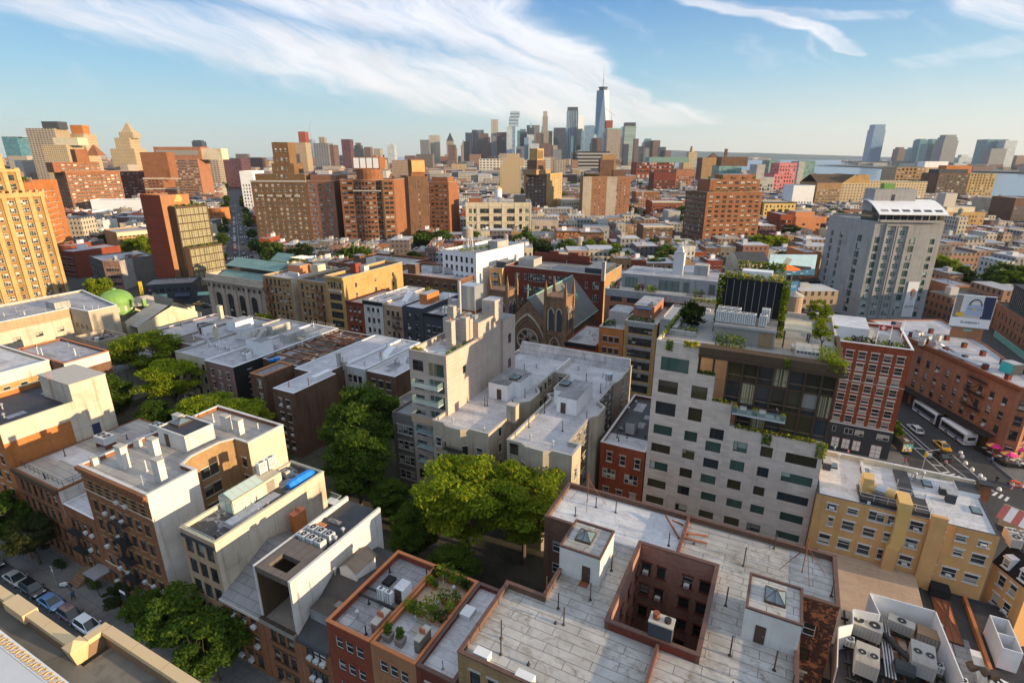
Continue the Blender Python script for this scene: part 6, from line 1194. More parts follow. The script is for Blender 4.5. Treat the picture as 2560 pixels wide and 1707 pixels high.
 for i in range(16):
  u,v=((45.9+.5*(i%4),128.0+.4*(i//4))if i<6 else(63.5+(i%5)*1.1,210.5+(i//5)*1.2))if i<12 else(56.8+(i-12)*1.0,283-(i-12)*6)
  t=thing('traffic_barrel','orange and white traffic barrel at the road works','barrel',(u,v,.02),0,'orange traffic barrels');m=M();m.lathe(0,0,[(.32,0),(.3,.3)],'orange_plastic',10);m.lathe(0,0,[(.298,.302),(.285,.5)],'poster_white',10);m.lathe(0,0,[(.283,.502),(.25,1.0)],'orange_plastic',10);m.obj('body',t)
 for i in range(9):
  m=M();m.loft([[(-.9,-.25,0),(.9,-.25,0),(.9,.25,0),(-.9,.25,0)],[(-.85,-.08,.95),(.85,-.08,.95),(.85,.08,.95),(-.85,.08,.95)]],'orange_plastic' if i%2 else 'poster_white');tag(m.obj('road_barrier',None,(57.2+i*.55,275-i*2.0,.02),-1.3),'plastic road barrier in the red and white row by the hotel','barrier','red and white road barriers')
 t=thing('traffic_signal','yellow traffic signal on a post at the avenue corner','traffic light',(30.9,126.4,.14));m=M();m.cyl(0,0,0,4.6,.08,'grey_metal',8);m.tube((0,0,4.4),(2.4,1.2,5.0),.05,'grey_metal',5);m.obj('post',t);m=M();m.box(-.2,.2,-.2,.2,3.2,4.2,'yellow');m.obj('signal_head',t);m=M();m.box(.25,1.0,-.03,.03,3.6,4.2,'poster_white');m.obj('sign',t)
 t=thing('awning','red and cream striped awning beside the mustard building','awning',(38.2,108.5,0),-.5);m=M()
 for i in range(4):m.face([(i*1.0,0,3.0),(i+1.0,0,3.0),(i+1.0,3.4,4.2),(i*1.0,3.4,4.2)],'awning_red' if i%2==0 else 'cloth_white')
 m.box(0,4,3.42,3.5,0,4.3,'cream');m.obj('canvas',t)
 tree('street','small green street tree at the corner of the charcoal ground floor',26.6,137.5,.55,group=None,name='street_tree')
 # right background: meat market buildings
 building('market_building','low brick market building with a dark poster wall beyond the road works',(62.8,287),(72.5,292),16,9.5,wall='brick_pink',roof='silver',par=.6,F=[(2,1,1,1.6,6,3,SB)],W_=[(4,1,1,2,1.2,3,SB)])
 t=thing('poster','dark wall poster with a man in a suit and yellow letters','poster',(63.2,287,0),math.atan2(5,9.7));m=M();m.box(0,10,-.14,-.02,3.0,8.7,'poster_dark');m.obj('panel',t);m=M();m.face([(.8,-.16,3.1),(4.0,-.16,3.1),(3.8,-.16,5.4),(2.9,-.16,6.1),(1.9,-.16,6.1),(.9,-.16,5.2)],'car_grey');m.face([(2.4+.65*math.cos(i*PI/6),-.165,7.0+.9*math.sin(i*PI/6))for i in range(12)],'grey_metal');m.face([(2.2,-.17,3.3),(2.7,-.17,3.3),(2.8,-.17,5.6),(2.2,-.17,5.6)],'poster_white');m.box(5.5,8.6,-.17,-.145,4.4,4.5,'poster_gold');m.box(5.5,8.6,-.17,-.145,4.0,4.1,'poster_gold');m.obj('picture',t);text('Romeo',1.1,'poster_gold',t,(7.0,-.17,6.6),(PI/2,0,0));text('Santos',1.1,'poster_gold',t,(7.0,-.17,5.4),(PI/2,0,0))
 building('market_building','low cream market building left of the poster wall',(54.5,305),(61,309),12,6.5,wall='cream',roof='silver',par=.4,F=[(4,1,.9,1.3,3.6,3,SB)])
 r=building('market_building','long tan brick market building with a glass hall on top at the right edge',(72.0,262),(76.5,190),30,9.5,wall='brick_pink',roof='dark_roof',par=.5,F=[(20,2,.9,1.7,1.6,3.6,SB)])
 m=M();m.box(2,70,3.5,27,9.01,16.5,'glass_dark','dark_roof',skip='b')
 for i in range(46):m.box(2.3+i*1.48,2.42+i*1.48,3.3,3.497,9.2,16.4,'weathered_wood')
 m.box(1.6,70.4,3.1,27.4,16.503,16.9,'dark_render');m.box(6,68,8,26,16.91,17.5,'salmon','poster_fire');m.obj('glass_hall',r)
 t=thing('fence','green mesh construction fence along the market building','fence',(0,0,0));m=M();m.obox((71.5,222),-1.5,24,.05,0,2.2,'copper_green');m.obj('panels',t)
 for i,(u,v,k)in enumerate(((55.5,296,.7),(46,262,.5),(60.8,296,.6))):tree('street',('round dark tree among the market tables','small tree at the foot of the hotel tower','ivy dark tree by the poster wall')[i],u,v,k,i,name='street_tree')
 for i,(u,v,c)in enumerate(((60.5,268,'car_grey'),(61.5,262,'car_black'),(62.2,279,'car_white'),(60.2,285,'car_blue'))):car(('grey','black','white','blue')[i]+' car parked by the road works near the hotel',u,v,1.9,c)
 for i,(u,v)in enumerate(((61.6,283),(64.0,282.5))):t=thing('parasol',('left' if i==0 else 'right')+' square yellow parasol below the poster wall','parasol',(u,v,0));m=M();m.cyl(0,0,0,2.8,.05,'black_metal',6);m.obj('pole',t);m=M();m.loft([[(-1.6,-1.6,2.5),(1.6,-1.6,2.5),(1.6,1.6,2.5),(-1.6,1.6,2.5)],[(-.1,-.1,3.2),(.1,-.1,3.2),(.1,.1,3.2),(-.1,.1,3.2)]],'yellow');m.obj('canopy',t)
def left_street():
 for i,(lab,x,c,k)in enumerate((('grey green car at the left end of the parked row',-106.2,'car_grey','hatch'),('silver brown saloon parked second from the left',-98.6,'car_silver','sedan'),('black four by four parked between the silver and blue cars',-93.6,'car_black','suv'),('metallic blue saloon parked at the kerb',-88.3,'car_blue','sedan'),('dark plum four by four parked behind the white car',-82.9,'car_plum','suv'),('white car with a dark sunroof at the right end of the parked row',-78.6,'car_white','suv'))):car(lab,x,25.7,0,c,k)
 for i,(u,v,s,k)in enumerate(((-99.5,29.2,.95,'street_olive'),(-108,29.3,1.05,'street'),(-71.5,29.6,.62,'street'),(-63.5,29.0,.98,'street'),(-55.6,28.6,.98,'street'),(-77.5,29.4,.5,'street_olive'))):
  tree(k,('leafy olive street tree beside the black parked car','dark street tree at the left edge of the picture','low street tree in front of the white side wall','full dark street tree beside the tan town house','broad dark street tree in front of the house with the grey sloping roof','thin brownish young street tree near the plum car')[i],u,v,s,i*1.3,name='street_tree')
 t=thing('street_lamp','black street lamp with a curved arm and white banner frame','street lamp',(-72.8,28.6,.14));m=M();m.cyl(0,0,0,8.2,.1,'black_metal',8);pts=[(0,0,8.2),(-.25,0,8.9),(-1.0,0,9.3),(-2.1,0,9.2)]
 for p,q in zip(pts,pts[1:]):m.tube(p,q,.07,'black_metal',6)
 m.obj('post',t);m=M();m.box(-2.6,-2.0,-.12,.12,9.05,9.2,'black_metal');m.obj('lamp_head',t);m=M();m.box(-1.5,-.15,-.03,.03,3.8,5.8,'poster_dark');m.box(-1.5,-.15,-.05,.05,5.801,6.1,'poster_white');m.box(-1.5,-.15,-.05,.05,3.5,3.799,'poster_white');m.obj('banner',t)
 t=thing('street_sign','tall parking sign post on the pavement by the black car','sign',(-92.0,28.0,.14));m=M();m.cyl(0,0,0,3.4,.05,'grey_metal',6);m.obj('post',t);m=M();m.box(-.25,.25,-.03,-.001,2.5,3.4,'poster_white');m.box(-.2,.2,-.04,-.031,2.9,3.3,'tail_red');m.obj('plate',t)
 person('person in dark blue walking past the blue parked car',-86.4,27.6,.14,.4,'cloth_blue','cloth_dark');t=thing('motorcycle','small pale motorcycle parked on the pavement near the blue car','motorcycle',(-90.2,28.3,.14),.5)
 m=M();m.loft([[(-.7,-.12,.5),(-.7,.12,.5),(-.7,.1,.75),(-.7,-.1,.75)],[(0,-.18,.35),(0,.18,.35),(0,.16,.9),(0,-.16,.9)],[(.6,-.1,.6),(.6,.1,.6),(.6,.08,.95),(.6,-.08,.95)]],'cloth_white');m.obj('body',t);wheel(t,-.65,0,.3,.1);wheel(t,.7,0,.3,.1);m=M();m.tube((.6,-.35,1.05),(.6,.35,1.05),.03,'black_metal',5);m.tube((.6,0,.95),(.72,0,.3),.04,'black_metal',5);m.obj('handlebar',t)
 for i,(u,lab)in enumerate(((-100.5,'pink stone stair with railings'),(-87.8,'brownstone stoop between planted beds'))):m=M();
 for i,(u,lab)in enumerate(((-89.5,'brown stone stoop leading to the low brick house'),(-46.5,'dark stone stoop at the concrete box house'))):
  m=M()
  for k in range(6):m.box(-1.2,1.2,k*.32,3.0,k*.2,k*.2+.198,'brownstone')
  tag(m.obj('stoop',None,(u,28.98,.15)),lab,'steps')
 t=thing('entrance_awning','flat metal canopy over the door of the low brick house','awning',(-85.2,29.6,0));m=M();m.box(-1.6,1.6,0,2.38,3.0,3.2,'galvanised');m.tube((-1.5,.1,.15),(-1.5,.1,3),.05,'black_metal',5);m.tube((1.5,.1,.15),(1.5,.1,3),.05,'black_metal',5);m.obj('canopy',t)
 t=thing('entrance_awning','pinkish slab canopy over the door below the orange wall','awning',(-104.5,29.0,0));m=M();m.box(-2.5,2.5,0,2.98,3.4,3.7,'stone_trim');m.box(-2.4,-2.1,.1,.4,.15,3.398,'brownstone');m.box(2.1,2.4,.1,.4,.15,3.398,'brownstone');m.obj('canopy',t)
 for i in range(5):plant('garden_bed','dark planted bed along the pavement of the brick row',-96+i*9.5,30.4,.2,1.6,.6,('leaf_dark','leaf','leaf_olive')[i%3],180,None,'planted beds along the pavement',s=.2,ry=.7)
 # own building: parapet at the bottom left corner
 r=thing('roof_parapet','tan capped parapet of the building the view is taken from','parapet',(0,0,0));z=50.0
 m=M()
 def seg(a,b,w=.25):
  dx,dy=b[0]-a[0],b[1]-a[1];l=math.hypot(dx,dy);n=max(1,round(l/1.25));an=math.atan2(dy,dx)
  for i in range(n):
   c=((a[0]+dx*(i+.5)/n),(a[1]+dy*(i+.5)/n));m.obox(c,an,l/n/2-.008,w/2,z-.14,z,'coping_tan')
 seg((-30,4.55),(-15.2,4.55));seg((-14.98,4.75),(-14.98,5.32));seg((-14.84,5.2),(-6,5.2));m.obj('coping',r)
 m=M();m.box(-30,-14.88,4.46,4.64,44,z-.143,'parapet_brown');m.box(-15.08,-14.885,4.643,5.28,44,z-.143,'parapet_brown');m.box(-14.877,-6,5.11,5.28,44,z-.143,'parapet_brown');m.obj('parapet_wall',r)
 m=M();m.box(-18.4,-17.3,4.36,4.72,49.75,z+.03,'coping_tan');m.obj('pier_cap',r)
 m=M();c=(-15.0,4.53);k=.21;Q=[(-1,-1),(1,-1),(1,1),(-1,1)];m.loft([[(c[0]+a*k*.5,c[1]+b*k*.5,49.4)for a,b in Q],[(c[0]+a*k,c[1]+b*k,z-.02)for a,b in Q],[(c[0]+a*k,c[1]+b*k,z+.02)for a,b in Q],[(c[0]+a*.01,c[1]+b*.01,z+.16)for a,b in Q]],'coping_tan');m.obj('pier_cap',r)
 m=M();m.box(-30,-6,-3,4.457,47.5,49.5,'gravel');m.box(-14.7,-6,4.46,5.107,47.5,49.5,'gravel');tag(m.obj('roof_terrace',None),'grey gravel roof behind the tan parapet','roof')
 t=thing('coil_heater','white grille panel with rows of golden rings at the bottom left corner','grille',(-15.5,3.62,50))
 m=M();m.box(-6,6,-1.1,-.003,-.1,0,'panel_grey');m.box(-6,6,0,.26,-.1,.02,'white_metal');m.obj('panel',t)
 for i in range(24):
  x=-3.1+i*.27;n=10;m=M()
  for k in range(n):a,b=2*PI*k/n,2*PI*(k+1)/n;m.tube((x+.095*math.cos(a),.12+.08*math.sin(a),.04),(x+.095*math.cos(b),.12+.08*math.sin(b),.04),.02,'gold_coil',5)
  m.obj('ring',t)
FW='far:white_frame:glass';FD='far:dark_frame:glass_dark';FG='far:dark_frame:glass'
def church():
 L=(-76.5,136.0);r=thing('church','brown gothic stone church with twin pinnacled towers, rose window and slate roof','church',(*L,0));st='brownstone'
 X=lambda u:u-L[0]
 ax=X(-64.2)
 def arch(cx,hw,z0,zs,n=8):
  pts=[(cx-hw,z0),(cx+hw,z0),(cx+hw,zs)]
  for i in range(1,n):a=(PI/3)*i/n;pts.append((cx-hw+2*hw*math.cos(a),zs+2*hw*math.sin(a)))
  pts.append((cx,zs+2*hw*math.sin(PI/3)))
  for i in range(n-1,0,-1):a=(PI/3)*i/n;pts.append((cx+hw-2*hw*math.cos(a),zs+2*hw*math.sin(a)))
  pts.append((cx-hw,zs));return pts
 def ribbon(m,pts,y,w,d,mt):
  for a,b in zip(pts,pts[1:]):m.tube((a[0],y,a[1]),(b[0],y,b[1]),w,mt,5)
 n=M();hw=9.0
 g=[(ax-hw,0),(ax+hw,0),(ax+hw,13),(ax,23.2),(ax-hw,13)]
 n.face([(x,0,z)for x,z in g],st);n.face([(x,34.5,z)for x,z in g[::-1]],st)
 n.face([(ax+hw,0,0),(ax+hw,34.5,0),(ax+hw,34.5,13),(ax+hw,0,13)],st);n.face([(ax-hw,34.5,0),(ax-hw,0,0),(ax-hw,0,13),(ax-hw,34.5,13)],st);n.obj('nave',r)
 f=M();f.face([(ax,-.2,23.5),(ax,34.8,23.5),(ax-hw-.6,34.8,12.6),(ax-hw-.6,-.2,12.6)],'slate');f.face([(ax,34.8,23.5),(ax,-.2,23.5),(ax+hw+.6,-.2,12.6),(ax+hw+.6,34.8,12.6)],'slate');f.tube((ax,-.3,23.5),(ax,34.9,23.5),.22,'copper_green',6);f.tube((ax+hw+.6,-.2,12.6),(ax+hw+.6,34.8,12.6),.16,'copper_green',5);ro=f.obj('roof',r)
 for i in range(4):d=M();y=12+i*4.6;d.loft([[(ax+3.4,y,19.6),(ax+3.4,y+1.5,19.6),(ax+5.2,y+1.5,17.6),(ax+5.2,y,17.6)],[(ax+3.8,y+.2,20.2),(ax+3.8,y+1.3,20.2),(ax+5.2,y+1.3,18.9),(ax+5.2,y+.2,18.9)]],'copper_green');d.obj('dormer',ro)
 c=M();c.cyl(ax,-.1,23.4,24.2,.35,'copper_green',8,.2);c.cyl(ax,-.1,24.2,27.6,.12,'copper_green',6);c.box(ax-.8,ax+.8,-.2,0,26.2,26.5,'copper_green');c.obj('cross',ro)
 w=M();ap=arch(ax,5.6,5.0,9.2);w.face([(x,-.03,z)for x,z in ap],'brick_brown');ribbon(w,ap[2:],-.15,.35,.3,'concrete_tan');ap2=arch(ax,4.8,5.0,9.2);ribbon(w,ap2[2:],-.1,.22,.3,'brownstone');w.obj('arch_recess',r)
 rw=M();cz=11.2;R0=3.3;N=24
 rw.face([(ax+R0*math.cos(2*PI*i/N),-.08,cz+R0*math.sin(2*PI*i/N))for i in range(N)],'brownstone')
 for i in range(N):a,b=2*PI*i/N,2*PI*(i+1)/N;rw.tube((ax+R0*math.cos(a),-.15,cz+R0*math.sin(a)),(ax+R0*math.cos(b),-.15,cz+R0*math.sin(b)),.2,'concrete_tan',5)
 for i in range(8):
  a=2*PI*i/8+PI/8;px_,pz_=ax+2.2*math.cos(a),cz+2.2*math.sin(a);rw.face([(px_+.68*math.cos(2*PI*k/10),-.12,pz_+.68*math.sin(2*PI*k/10))for k in range(10)],'glass_dark');rw.tube((ax+.8*math.cos(a+PI/8),-.14,cz+.8*math.sin(a+PI/8)),(ax+R0*math.cos(a+PI/8),-.14,cz+R0*math.sin(a+PI/8)),.1,'concrete_tan',4)
 rw.face([(ax+.62*math.cos(2*PI*k/10),-.12,cz+.62*math.sin(2*PI*k/10))for k in range(10)],'glass_dark');rw.obj('rose_window',r)
 for k,(dx)in enumerate((-4,-2,0,2,4)):m=M();q=arch(ax+dx,.75,2.2,3.6,4);m.face([(x,-.05,z)for x,z in q],'glass_dark');ribbon(m,q[2:],-.1,.14,.2,'concrete_tan');m.obj('lancet_window',r)
 for u0,nm in((-58.4,'right_tower'),(-76.2,'left_tower')):
  x0,x1=X(u0),X(u0)+5.8;t=M();t.box(x0,x1,-.8,5.2,0,24.6,st,skip='b')
  for z in(8.5,13.8,24.6):t.box(x0-.25,x1+.25,-1.05,5.45,z+.003,z+.5,'brownstone')
  for a in(x0,x1):
   for b in(-.8,5.2):t.box(a-.55,a+.55,b-.55,b+.55,.0,13,st);t.box(a-.4,a+.4,b-.4,b+.4,13,25.1,'concrete_tan' if False else st)
  o=t.obj('tower',r)
  for a in(x0,x1):
   for b in(-.8,5.2):p=M();p.loft([[(a-.45,b-.45,25.1),(a+.45,b-.45,25.1),(a+.45,b+.45,25.1),(a-.45,b+.45,25.1)],[(a-.4,b-.4,26.3),(a+.4,b-.4,26.3),(a+.4,b+.4,26.3),(a-.4,b+.4,26.3)],[(a-.04,b-.04,29.6),(a+.04,b-.04,29.6),(a+.04,b+.04,29.6),(a-.04,b+.04,29.6)]],st);p.obj('pinnacle',o)
  for cx in(x0+1.7,x0+4.1):b=M();q=arch(cx,.85,15.3,20.4,6);b.face([(x,-.84,z)for x,z in q],'dark_render');ribbon(b,q[2:]+[q[0]],-.9,.2,.2,'concrete_tan');b.obj('belfry_opening',o)
  for cy in(1.0,3.4):b=M();q=arch(cy,.85,15.3,20.4,6);b.face([(x1+.04,y,z)for y,z in q],'dark_render');[b.tube((x1+.1,p[0],p[1]),(x1+.1,s[0],s[1]),.2,'concrete_tan',5)for p,s in zip(q[2:],q[3:])];b.obj('belfry_opening',o)
  b=M();q=arch(x0+2.9,.7,4.4,7.0,5);b.face([(x,-.84,z)for x,z in q],'glass_dark');ribbon(b,q[2:],-.9,.16,.2,'concrete_tan');b.obj('lancet_window',o)
  b=M();q=arch(x0+2.9,1.5,10.0,11.0,5);ribbon(b,q[2:],-.9,.2,.2,'concrete_tan');b.face([(x0+2.9+.6*math.cos(2*PI*k/10),-.84,11.4+.6*math.sin(2*PI*k/10))for k in range(10)],'glass_dark');b.obj('round_window',o)
def bank():
 L=(-207.0,136.3);r=thing('bank_building','pale stone bank with four tall arched windows and green metal roof','building',(*L,0));W0=33.0;D=22;h=17.2
 m=M();m.box(0,W0,0,D,0,14.6,'limestone',skip='bt');m.obj('wall',r)
 c=M();c.box(-1.1,W0+.4,-1.1,D+.4,14.603,15.2,'limestone');c.box(-.5,W0,-.5,D,13.8,14.6,'limestone');
 for i in range(18):c.box(.6+i*1.8,1.1+i*1.8,-.9,-.51,14.1,14.6,'limestone')
 c.obj('cornice',r)
 p=M();p.box(0,W0,0,.6,15.203,h,'limestone');p.box(0,.6,.603,D,15.203,h,'limestone');p.box(W0-.6,W0,.603,D,15.203,h,'limestone')
 for i in range(4):p.box(5+i*7,9.2+i*7,-.04,-.002,15.6,16.8,'stone_trim')
 p.obj('parapet',r)
 def archwin(cx,hw,z0,zs,e,y=-.03):
  a=M();q=[(cx-hw,z0),(cx+hw,z0)]+[(cx+hw*math.cos(PI*i/12),zs+hw*math.sin(PI*i/12))for i in range(13)]
  P=(lambda x,z,d:(x,y-d,z))if e==0 else(lambda x,z,d:(-.03-d,D-x,z))
  a.face([P(x,z,0)for x,z in q],'glass_dark')
  for s,t in zip(q[1:],q[2:]+[q[0]]):a.tube(P(*s,.05),P(*t,.05),.3,'limestone',5)
  for k in range(1,4):a.tube(P(cx-hw+2*hw*k/4,z0,.03),P(cx-hw+2*hw*k/4,zs+hw*.8,.03),.07,'dark_frame',4)
  for z in(z0+3.0,zs):a.tube(P(cx-hw,z,.03),P(cx+hw,z,.03),.09,'dark_frame',4)
  a.face([P(cx-hw*.6,z0+2.6,.35),P(cx+hw*.6,z0+2.6,.35),P(cx,z0+3.8,.35)],'limestone');return a.obj('arched_window',r)
 for i in range(4):archwin(6.4+i*6.8,2.0,.8,8.6,0)
 for i in range(2):archwin(6+i*8,2.0,.8,8.6,3)
 k=M()
 for i in range(5):k.box(2.3+i*6.8,3.7+i*6.8,-.5,-.003,0,13.79,'limestone')
 k.obj('pilaster',r)
 for i in range(11):link('window',win('grid:dark_frame:glass_dark',1.0,1.2)[1],r,(1.4+i*2.9,-.56,12.3))
 m=M();m.face([(2,3,15.3),(W0-2,3,15.3),(W0-2,8,17.6),(2,8,17.6)],'green_metal');m.box(3,W0-2,8,9,15.3,19.2,'glass',skip='b');m.face([(2,7.6,19.3),(W0-1,7.6,19.3),(W0-1,14,21.6),(2,14,21.6)],'green_metal');m.face([(2,14,21.6),(W0-1,14,21.6),(W0-1,21,19),(2,21,19)],'green_metal');m.face([(2,7.6,19.3),(2,14,21.6),(2,21,19)],'green_metal');m.face([(W0-1,7.6,19.3),(W0-1,21,19),(W0-1,14,21.6)],'green_metal');m.obj('roof',r)
 gb_=M();gb_.box(15,24,20,28,0,20.5,'cream',skip='b');gb_.face([(14.5,19.5,20.5),(24.5,19.5,20.5),(24.5,24,23),(14.5,24,23)],'green_metal');gb_.face([(14.5,24,23),(24.5,24,23),(24.5,28.5,20.5),(14.5,28.5,20.5)],'green_metal');gb_.obj('rear_pavilion',r)
 for i in range(7):m=M();m.box(25+i*1.1,25.2+i*1.1,21,27,22.0,22.25,'white_paint');m.obj('pergola_beam',r)
 for i in range(6):plant('roof_shrub','shrub in the planted roof terrace behind the bank',-181.5+i*1.4,158+.6*(i%2),20.4,.9,.9,('leaf_bright','leaf_lime','leaf')[i%3],110,None,'shrubs on the bank roof terrace',s=.28)
def dome_bank():
 r=thing('domed_building','old bank with a bright green ribbed dome and shingled gable roofs','building',(-188,98,2.4));st='cream'
 m=M();m.box(-12,12,-10,12,-2.4,11.5,st,skip='bt');m.obj('wall',r)
 m=M();m.cyl(-2.2,-4.2,11.5,14.9,4.5,'dome_green',28);
 for i in range(14):a=2*PI*i/14;m.obox((-2.2+4.52*math.cos(a),-4.2+4.52*math.sin(a)),a,.06,.4,12.4,14.2,'stone_trim')
 m.cyl(-2.2,-4.2,14.903,15.2,4.95,'dome_green',28);o=m.obj('drum',r)
 d=M();prof=[(4.7*math.cos(t*PI/2/10),15.2+3.7*math.sin(t*PI/2/10))for t in range(10)]+[(.7,18.9),(.7,19.4),(.15,19.6)];d.lathe(-2.2,-4.2,prof,'dome_green',36)
 for i in range(24):
  a=2*PI*i/24
  for(r0,z0),(r1,z1)in zip(prof[:9],prof[1:10]):d.tube((-2.2+r0*math.cos(a),-4.2+r0*math.sin(a),z0),(-2.2+r1*math.cos(a),-4.2+r1*math.sin(a),z1),.07,'dome_green',4)
 d.obj('dome',r)
 g=M();g.face([(8,-9,10.5),(16.5,-9.5,10.5),(16.5,1,14.8),(8,1,14.8)],'tan_roof');g.face([(8,1,14.8),(18,1,14.8),(18,10,10.5),(8,10,10.5)],'slate');g.face([(16.5,-9.5,0),(18,10,0),(18,10,10.5),(18,1,14.8),(16.5,-9.5,10.5)],st);g.face([(2,5,16.5),(13,5,15.5),(13,11,11),(2,11,12)],'weathered_wood');g.face([(8,2,11),(13,2,11.5),(13,5,15.5),(2,5,16.5)],'slate');g.obj('gable_roof',r);chimney(r,8.6,-1.8,1.0,1.0,2.2,'dome_green',14.4)
 m=M();m.loft([[(-12,2,11.5),(-4,2,11.5),(-4,12,11.5),(-12,12,11.5)],[(-9,5,13.6),(-8,5,13.6),(-8,9,13.6),(-9,9,13.6)]],'limestone');m.obj('stone_scroll',r)
def left_side():
 fw='pair:white_frame:glass'
 # golden art deco tower, long side lit by the sun
 A,B=(-292,60),(-292,125.6)
 r=thing('office_tower','golden brick art deco tower with vertical piers and stepped crown','building',(*A,0),PI/2);l=65.6
 ws=[]
 bays=[(l-2.9-i*4.55)for i in range(14)]
 for i,x in enumerate(bays):
  for k in range(13):
   w=2.7 if i%3!=0 else 1.3;ws.append((x-w/2,3.0+k*3.25,w,1.85))
 m=M();wall_grid(m,Vector((0,0)),Vector((1,0)),Vector((0,-1)),l,0,46.6,ws,'deco_band',.18);m.box(l-.001,l,0,26,0,46.6,'deco_stone',skip='bfl');m.box(0,l,.3,26,46.2,46.5,'deco_stone');m.face([(l,0,0),(l,26,0),(l,26,46.6),(l,0,46.6)],'deco_stone');m.obj('wall',r)
 m=M()
 for i in range(14):
  x=l-.6-i*4.55;m.box(x-.65,x+.6,-.55,-.003,0,47.2,'deco_stone')
  if i:m.box(x+.9-.2,x+.9+.2,-.3,-.003,0,46.0,'deco_stone')
 m.obj('pier',r)
 m=M();m.box(0,l+.3,-.8,.6,45.0,46.8,'deco_stone');
 for i in range(28):m.box(l-.4-i*2.3,l+.5-i*2.3,-.85,.7,46.803,47.8,'deco_stone')
 m.obj('crown_band',r)
 m=M();m.box(0,l-5.3,2.0,24,46.5,56.0,'deco_band',skip='b')
 for i in range(13):x=l-6.0-i*4.55;m.box(x-.8,x+.7,1.6,1.997,46.5,56.8,'deco_stone')
 m.box(0,l-5.1,1.5,24.2,55.2,56.3,'deco_stone');o=m.obj('setback',r)
 for i in range(12):link('window',win('grid:dark_frame:glass',1.9,2.2)[1],o,(l-9.6-i*4.55,1.95,48.2));link('window',win('grid:dark_frame:glass',1.9,2.2)[1],o,(l-9.6-i*4.55,1.95,51.8))
 m=M();m.box(0,l-8.6,5,22,56.0,62.2,'deco_stone',skip='b');m.loft([[(0,6,62.2),(l-9.6,6,62.2),(l-9.6,20,62.2),(0,20,62.2)],[(0,8,66.5),(l-12,8,66.5),(l-12,18,66.5),(0,18,66.5)]],'deco_stone');m.obj('crown',r)
 rest=M()
 for i,q in enumerate(ws):
  if i<100:link('window',win(fw if q[2]>2 else 'sash:white_frame:glass',q[2],q[3])[1],r,(q[0],.14,q[1]))
  else:rest.add(win('far:white_frame:glass',q[2],q[3])[0],Matrix.Translation((q[0],.14,q[1])))
 if rest.f:tag(rest.obj('window',r),None,None,kind='stuff')
 # school like tan block, yellow brick block, concrete wall blocks
 pts=[(-205,30),(-183.6,30),(-183.6,78),(-174.5,78.3),(-174.5,86),(-205,92)]
 r=polyb('institutional_building','long tan building with pale parapet rail and vents on its white roof',pts,20.0,wall='concrete_tan',roof='silver',par=.5,cop='white_paint',wmat={1:'cream_side'},edges={1:[(9,3,1.8,1.3,5.5,4.2,'grid:dark_frame:glass')],2:[(3,3,1.4,1.4,6,4.2,'grid:dark_frame:glass_dark')]})
 band(r,.1,47.9,17.4,19.9,'tan_stucco',((21.4,0),PI/2),.2,'parapet_band');gb(r,-192,-187,76,80,2.0,'concrete','silver');gv(r,[(-181,80.5),(-178,81.2),(-190,69),(-189.2,69.6),(-188.6,69.2),(-192,66),(-176.5,82)]);gp(r,[(-188,74,1),(-195,70,1.4)],mt='galvanised')
 r=rect('industrial_building','bare concrete block with scrap and a tank inside its open roof',-174.2,-163.4,73.5,81.2,14.2,wall='concrete_tan',roof='dark_roof',par=1.6)
 m=M();m.cyl(3,2.2,12.7,13.7,.8,'galvanised',12);rr=random.Random(2)
 for i in range(14):m.obox((rr.uniform(4,9),rr.uniform(2,6)),rr.uniform(0,3),rr.uniform(.2,.9),rr.uniform(.2,.5),12.7,13+rr.uniform(0,1.2),rr.choice(['copper_green','rust','galvanised','dark_render','cloth_white']))
 tag(m.obj('scrap_pile',None,(-174.2,73.5,0)),'green and rusty scrap with a steel tank on the concrete block','scrap')
 rect('industrial_building','plain grey concrete wall block beside the leafy courtyard tree',-163.3,-150.0,66.2,84,9.0,wall='concrete',roof='grey_roof',par=.4)
 r=rect('apartment_building','yellow brick rear building with white painted top and window units',-196,-149.2,36,56.8,17.0,wall='brick_yellow',roof='white_roof',par=.5,cop='white_paint',S=[(6,4,1.2,1.8,2.0,3.3,'sash:dark_frame:glass:stone_trim',{'ac':.4})],F=[(10,4,1.2,1.8,2,3.3,SD)])
 band(r,.1,20.7,14.4,16.95,'white_stucco',((46.8,0),PI/2),.06);gb(r,-162,-157,46,50,3.2,'white_paint','grey_roof',sky=(-160.8,-158.4,47,49))
 r=rect('industrial_building','dark brown rear block with a wide grey roof and red coping by the trees',-165,-143.6,57.0,66.6,17.0,wall='brick_brown',roof='silver',par=.45,cop='orange_tile',wmat={1:'brick_brown'})
 band(r,.05,9.5,14.6,16.95,'white_stucco',((21.4,0),PI/2),.06);gp(r,[(-158,58.4,1.8),(-156.5,58.6,1.8),(-149,62,1.8)],mt='white_metal')
 # corner across the avenue
 r=building('shop_building','low black shop building with dark awnings at the avenue corner',(-246.1,132.6),(-231.7,145.9),14,9.0,wall='dark_render',roof='grey_roof',par=.5,F=[(7,1,1.8,1.6,5.4,3,'grid:dark_frame:glass_dark')],S=[(4,1,1.8,1.6,5.4,3,'grid:dark_frame:glass_dark')])
 for i in range(3):m=M();m.loft([[(3+i*9,-1.5,3.4),(9+i*9,-1.5,3.4),(9+i*9,0,3.4),(3+i*9,0,3.4)],[(3+i*9,-.2,4.6),(9+i*9,-.2,4.6),(9+i*9,0,4.6),(3+i*9,0,4.6)]],'poster_navy' if i%2 else 'copper_green');m.obj('awning',r)
 gc(r,(-244.2,148.4),1.0,1.0,2,'silver')if False else None
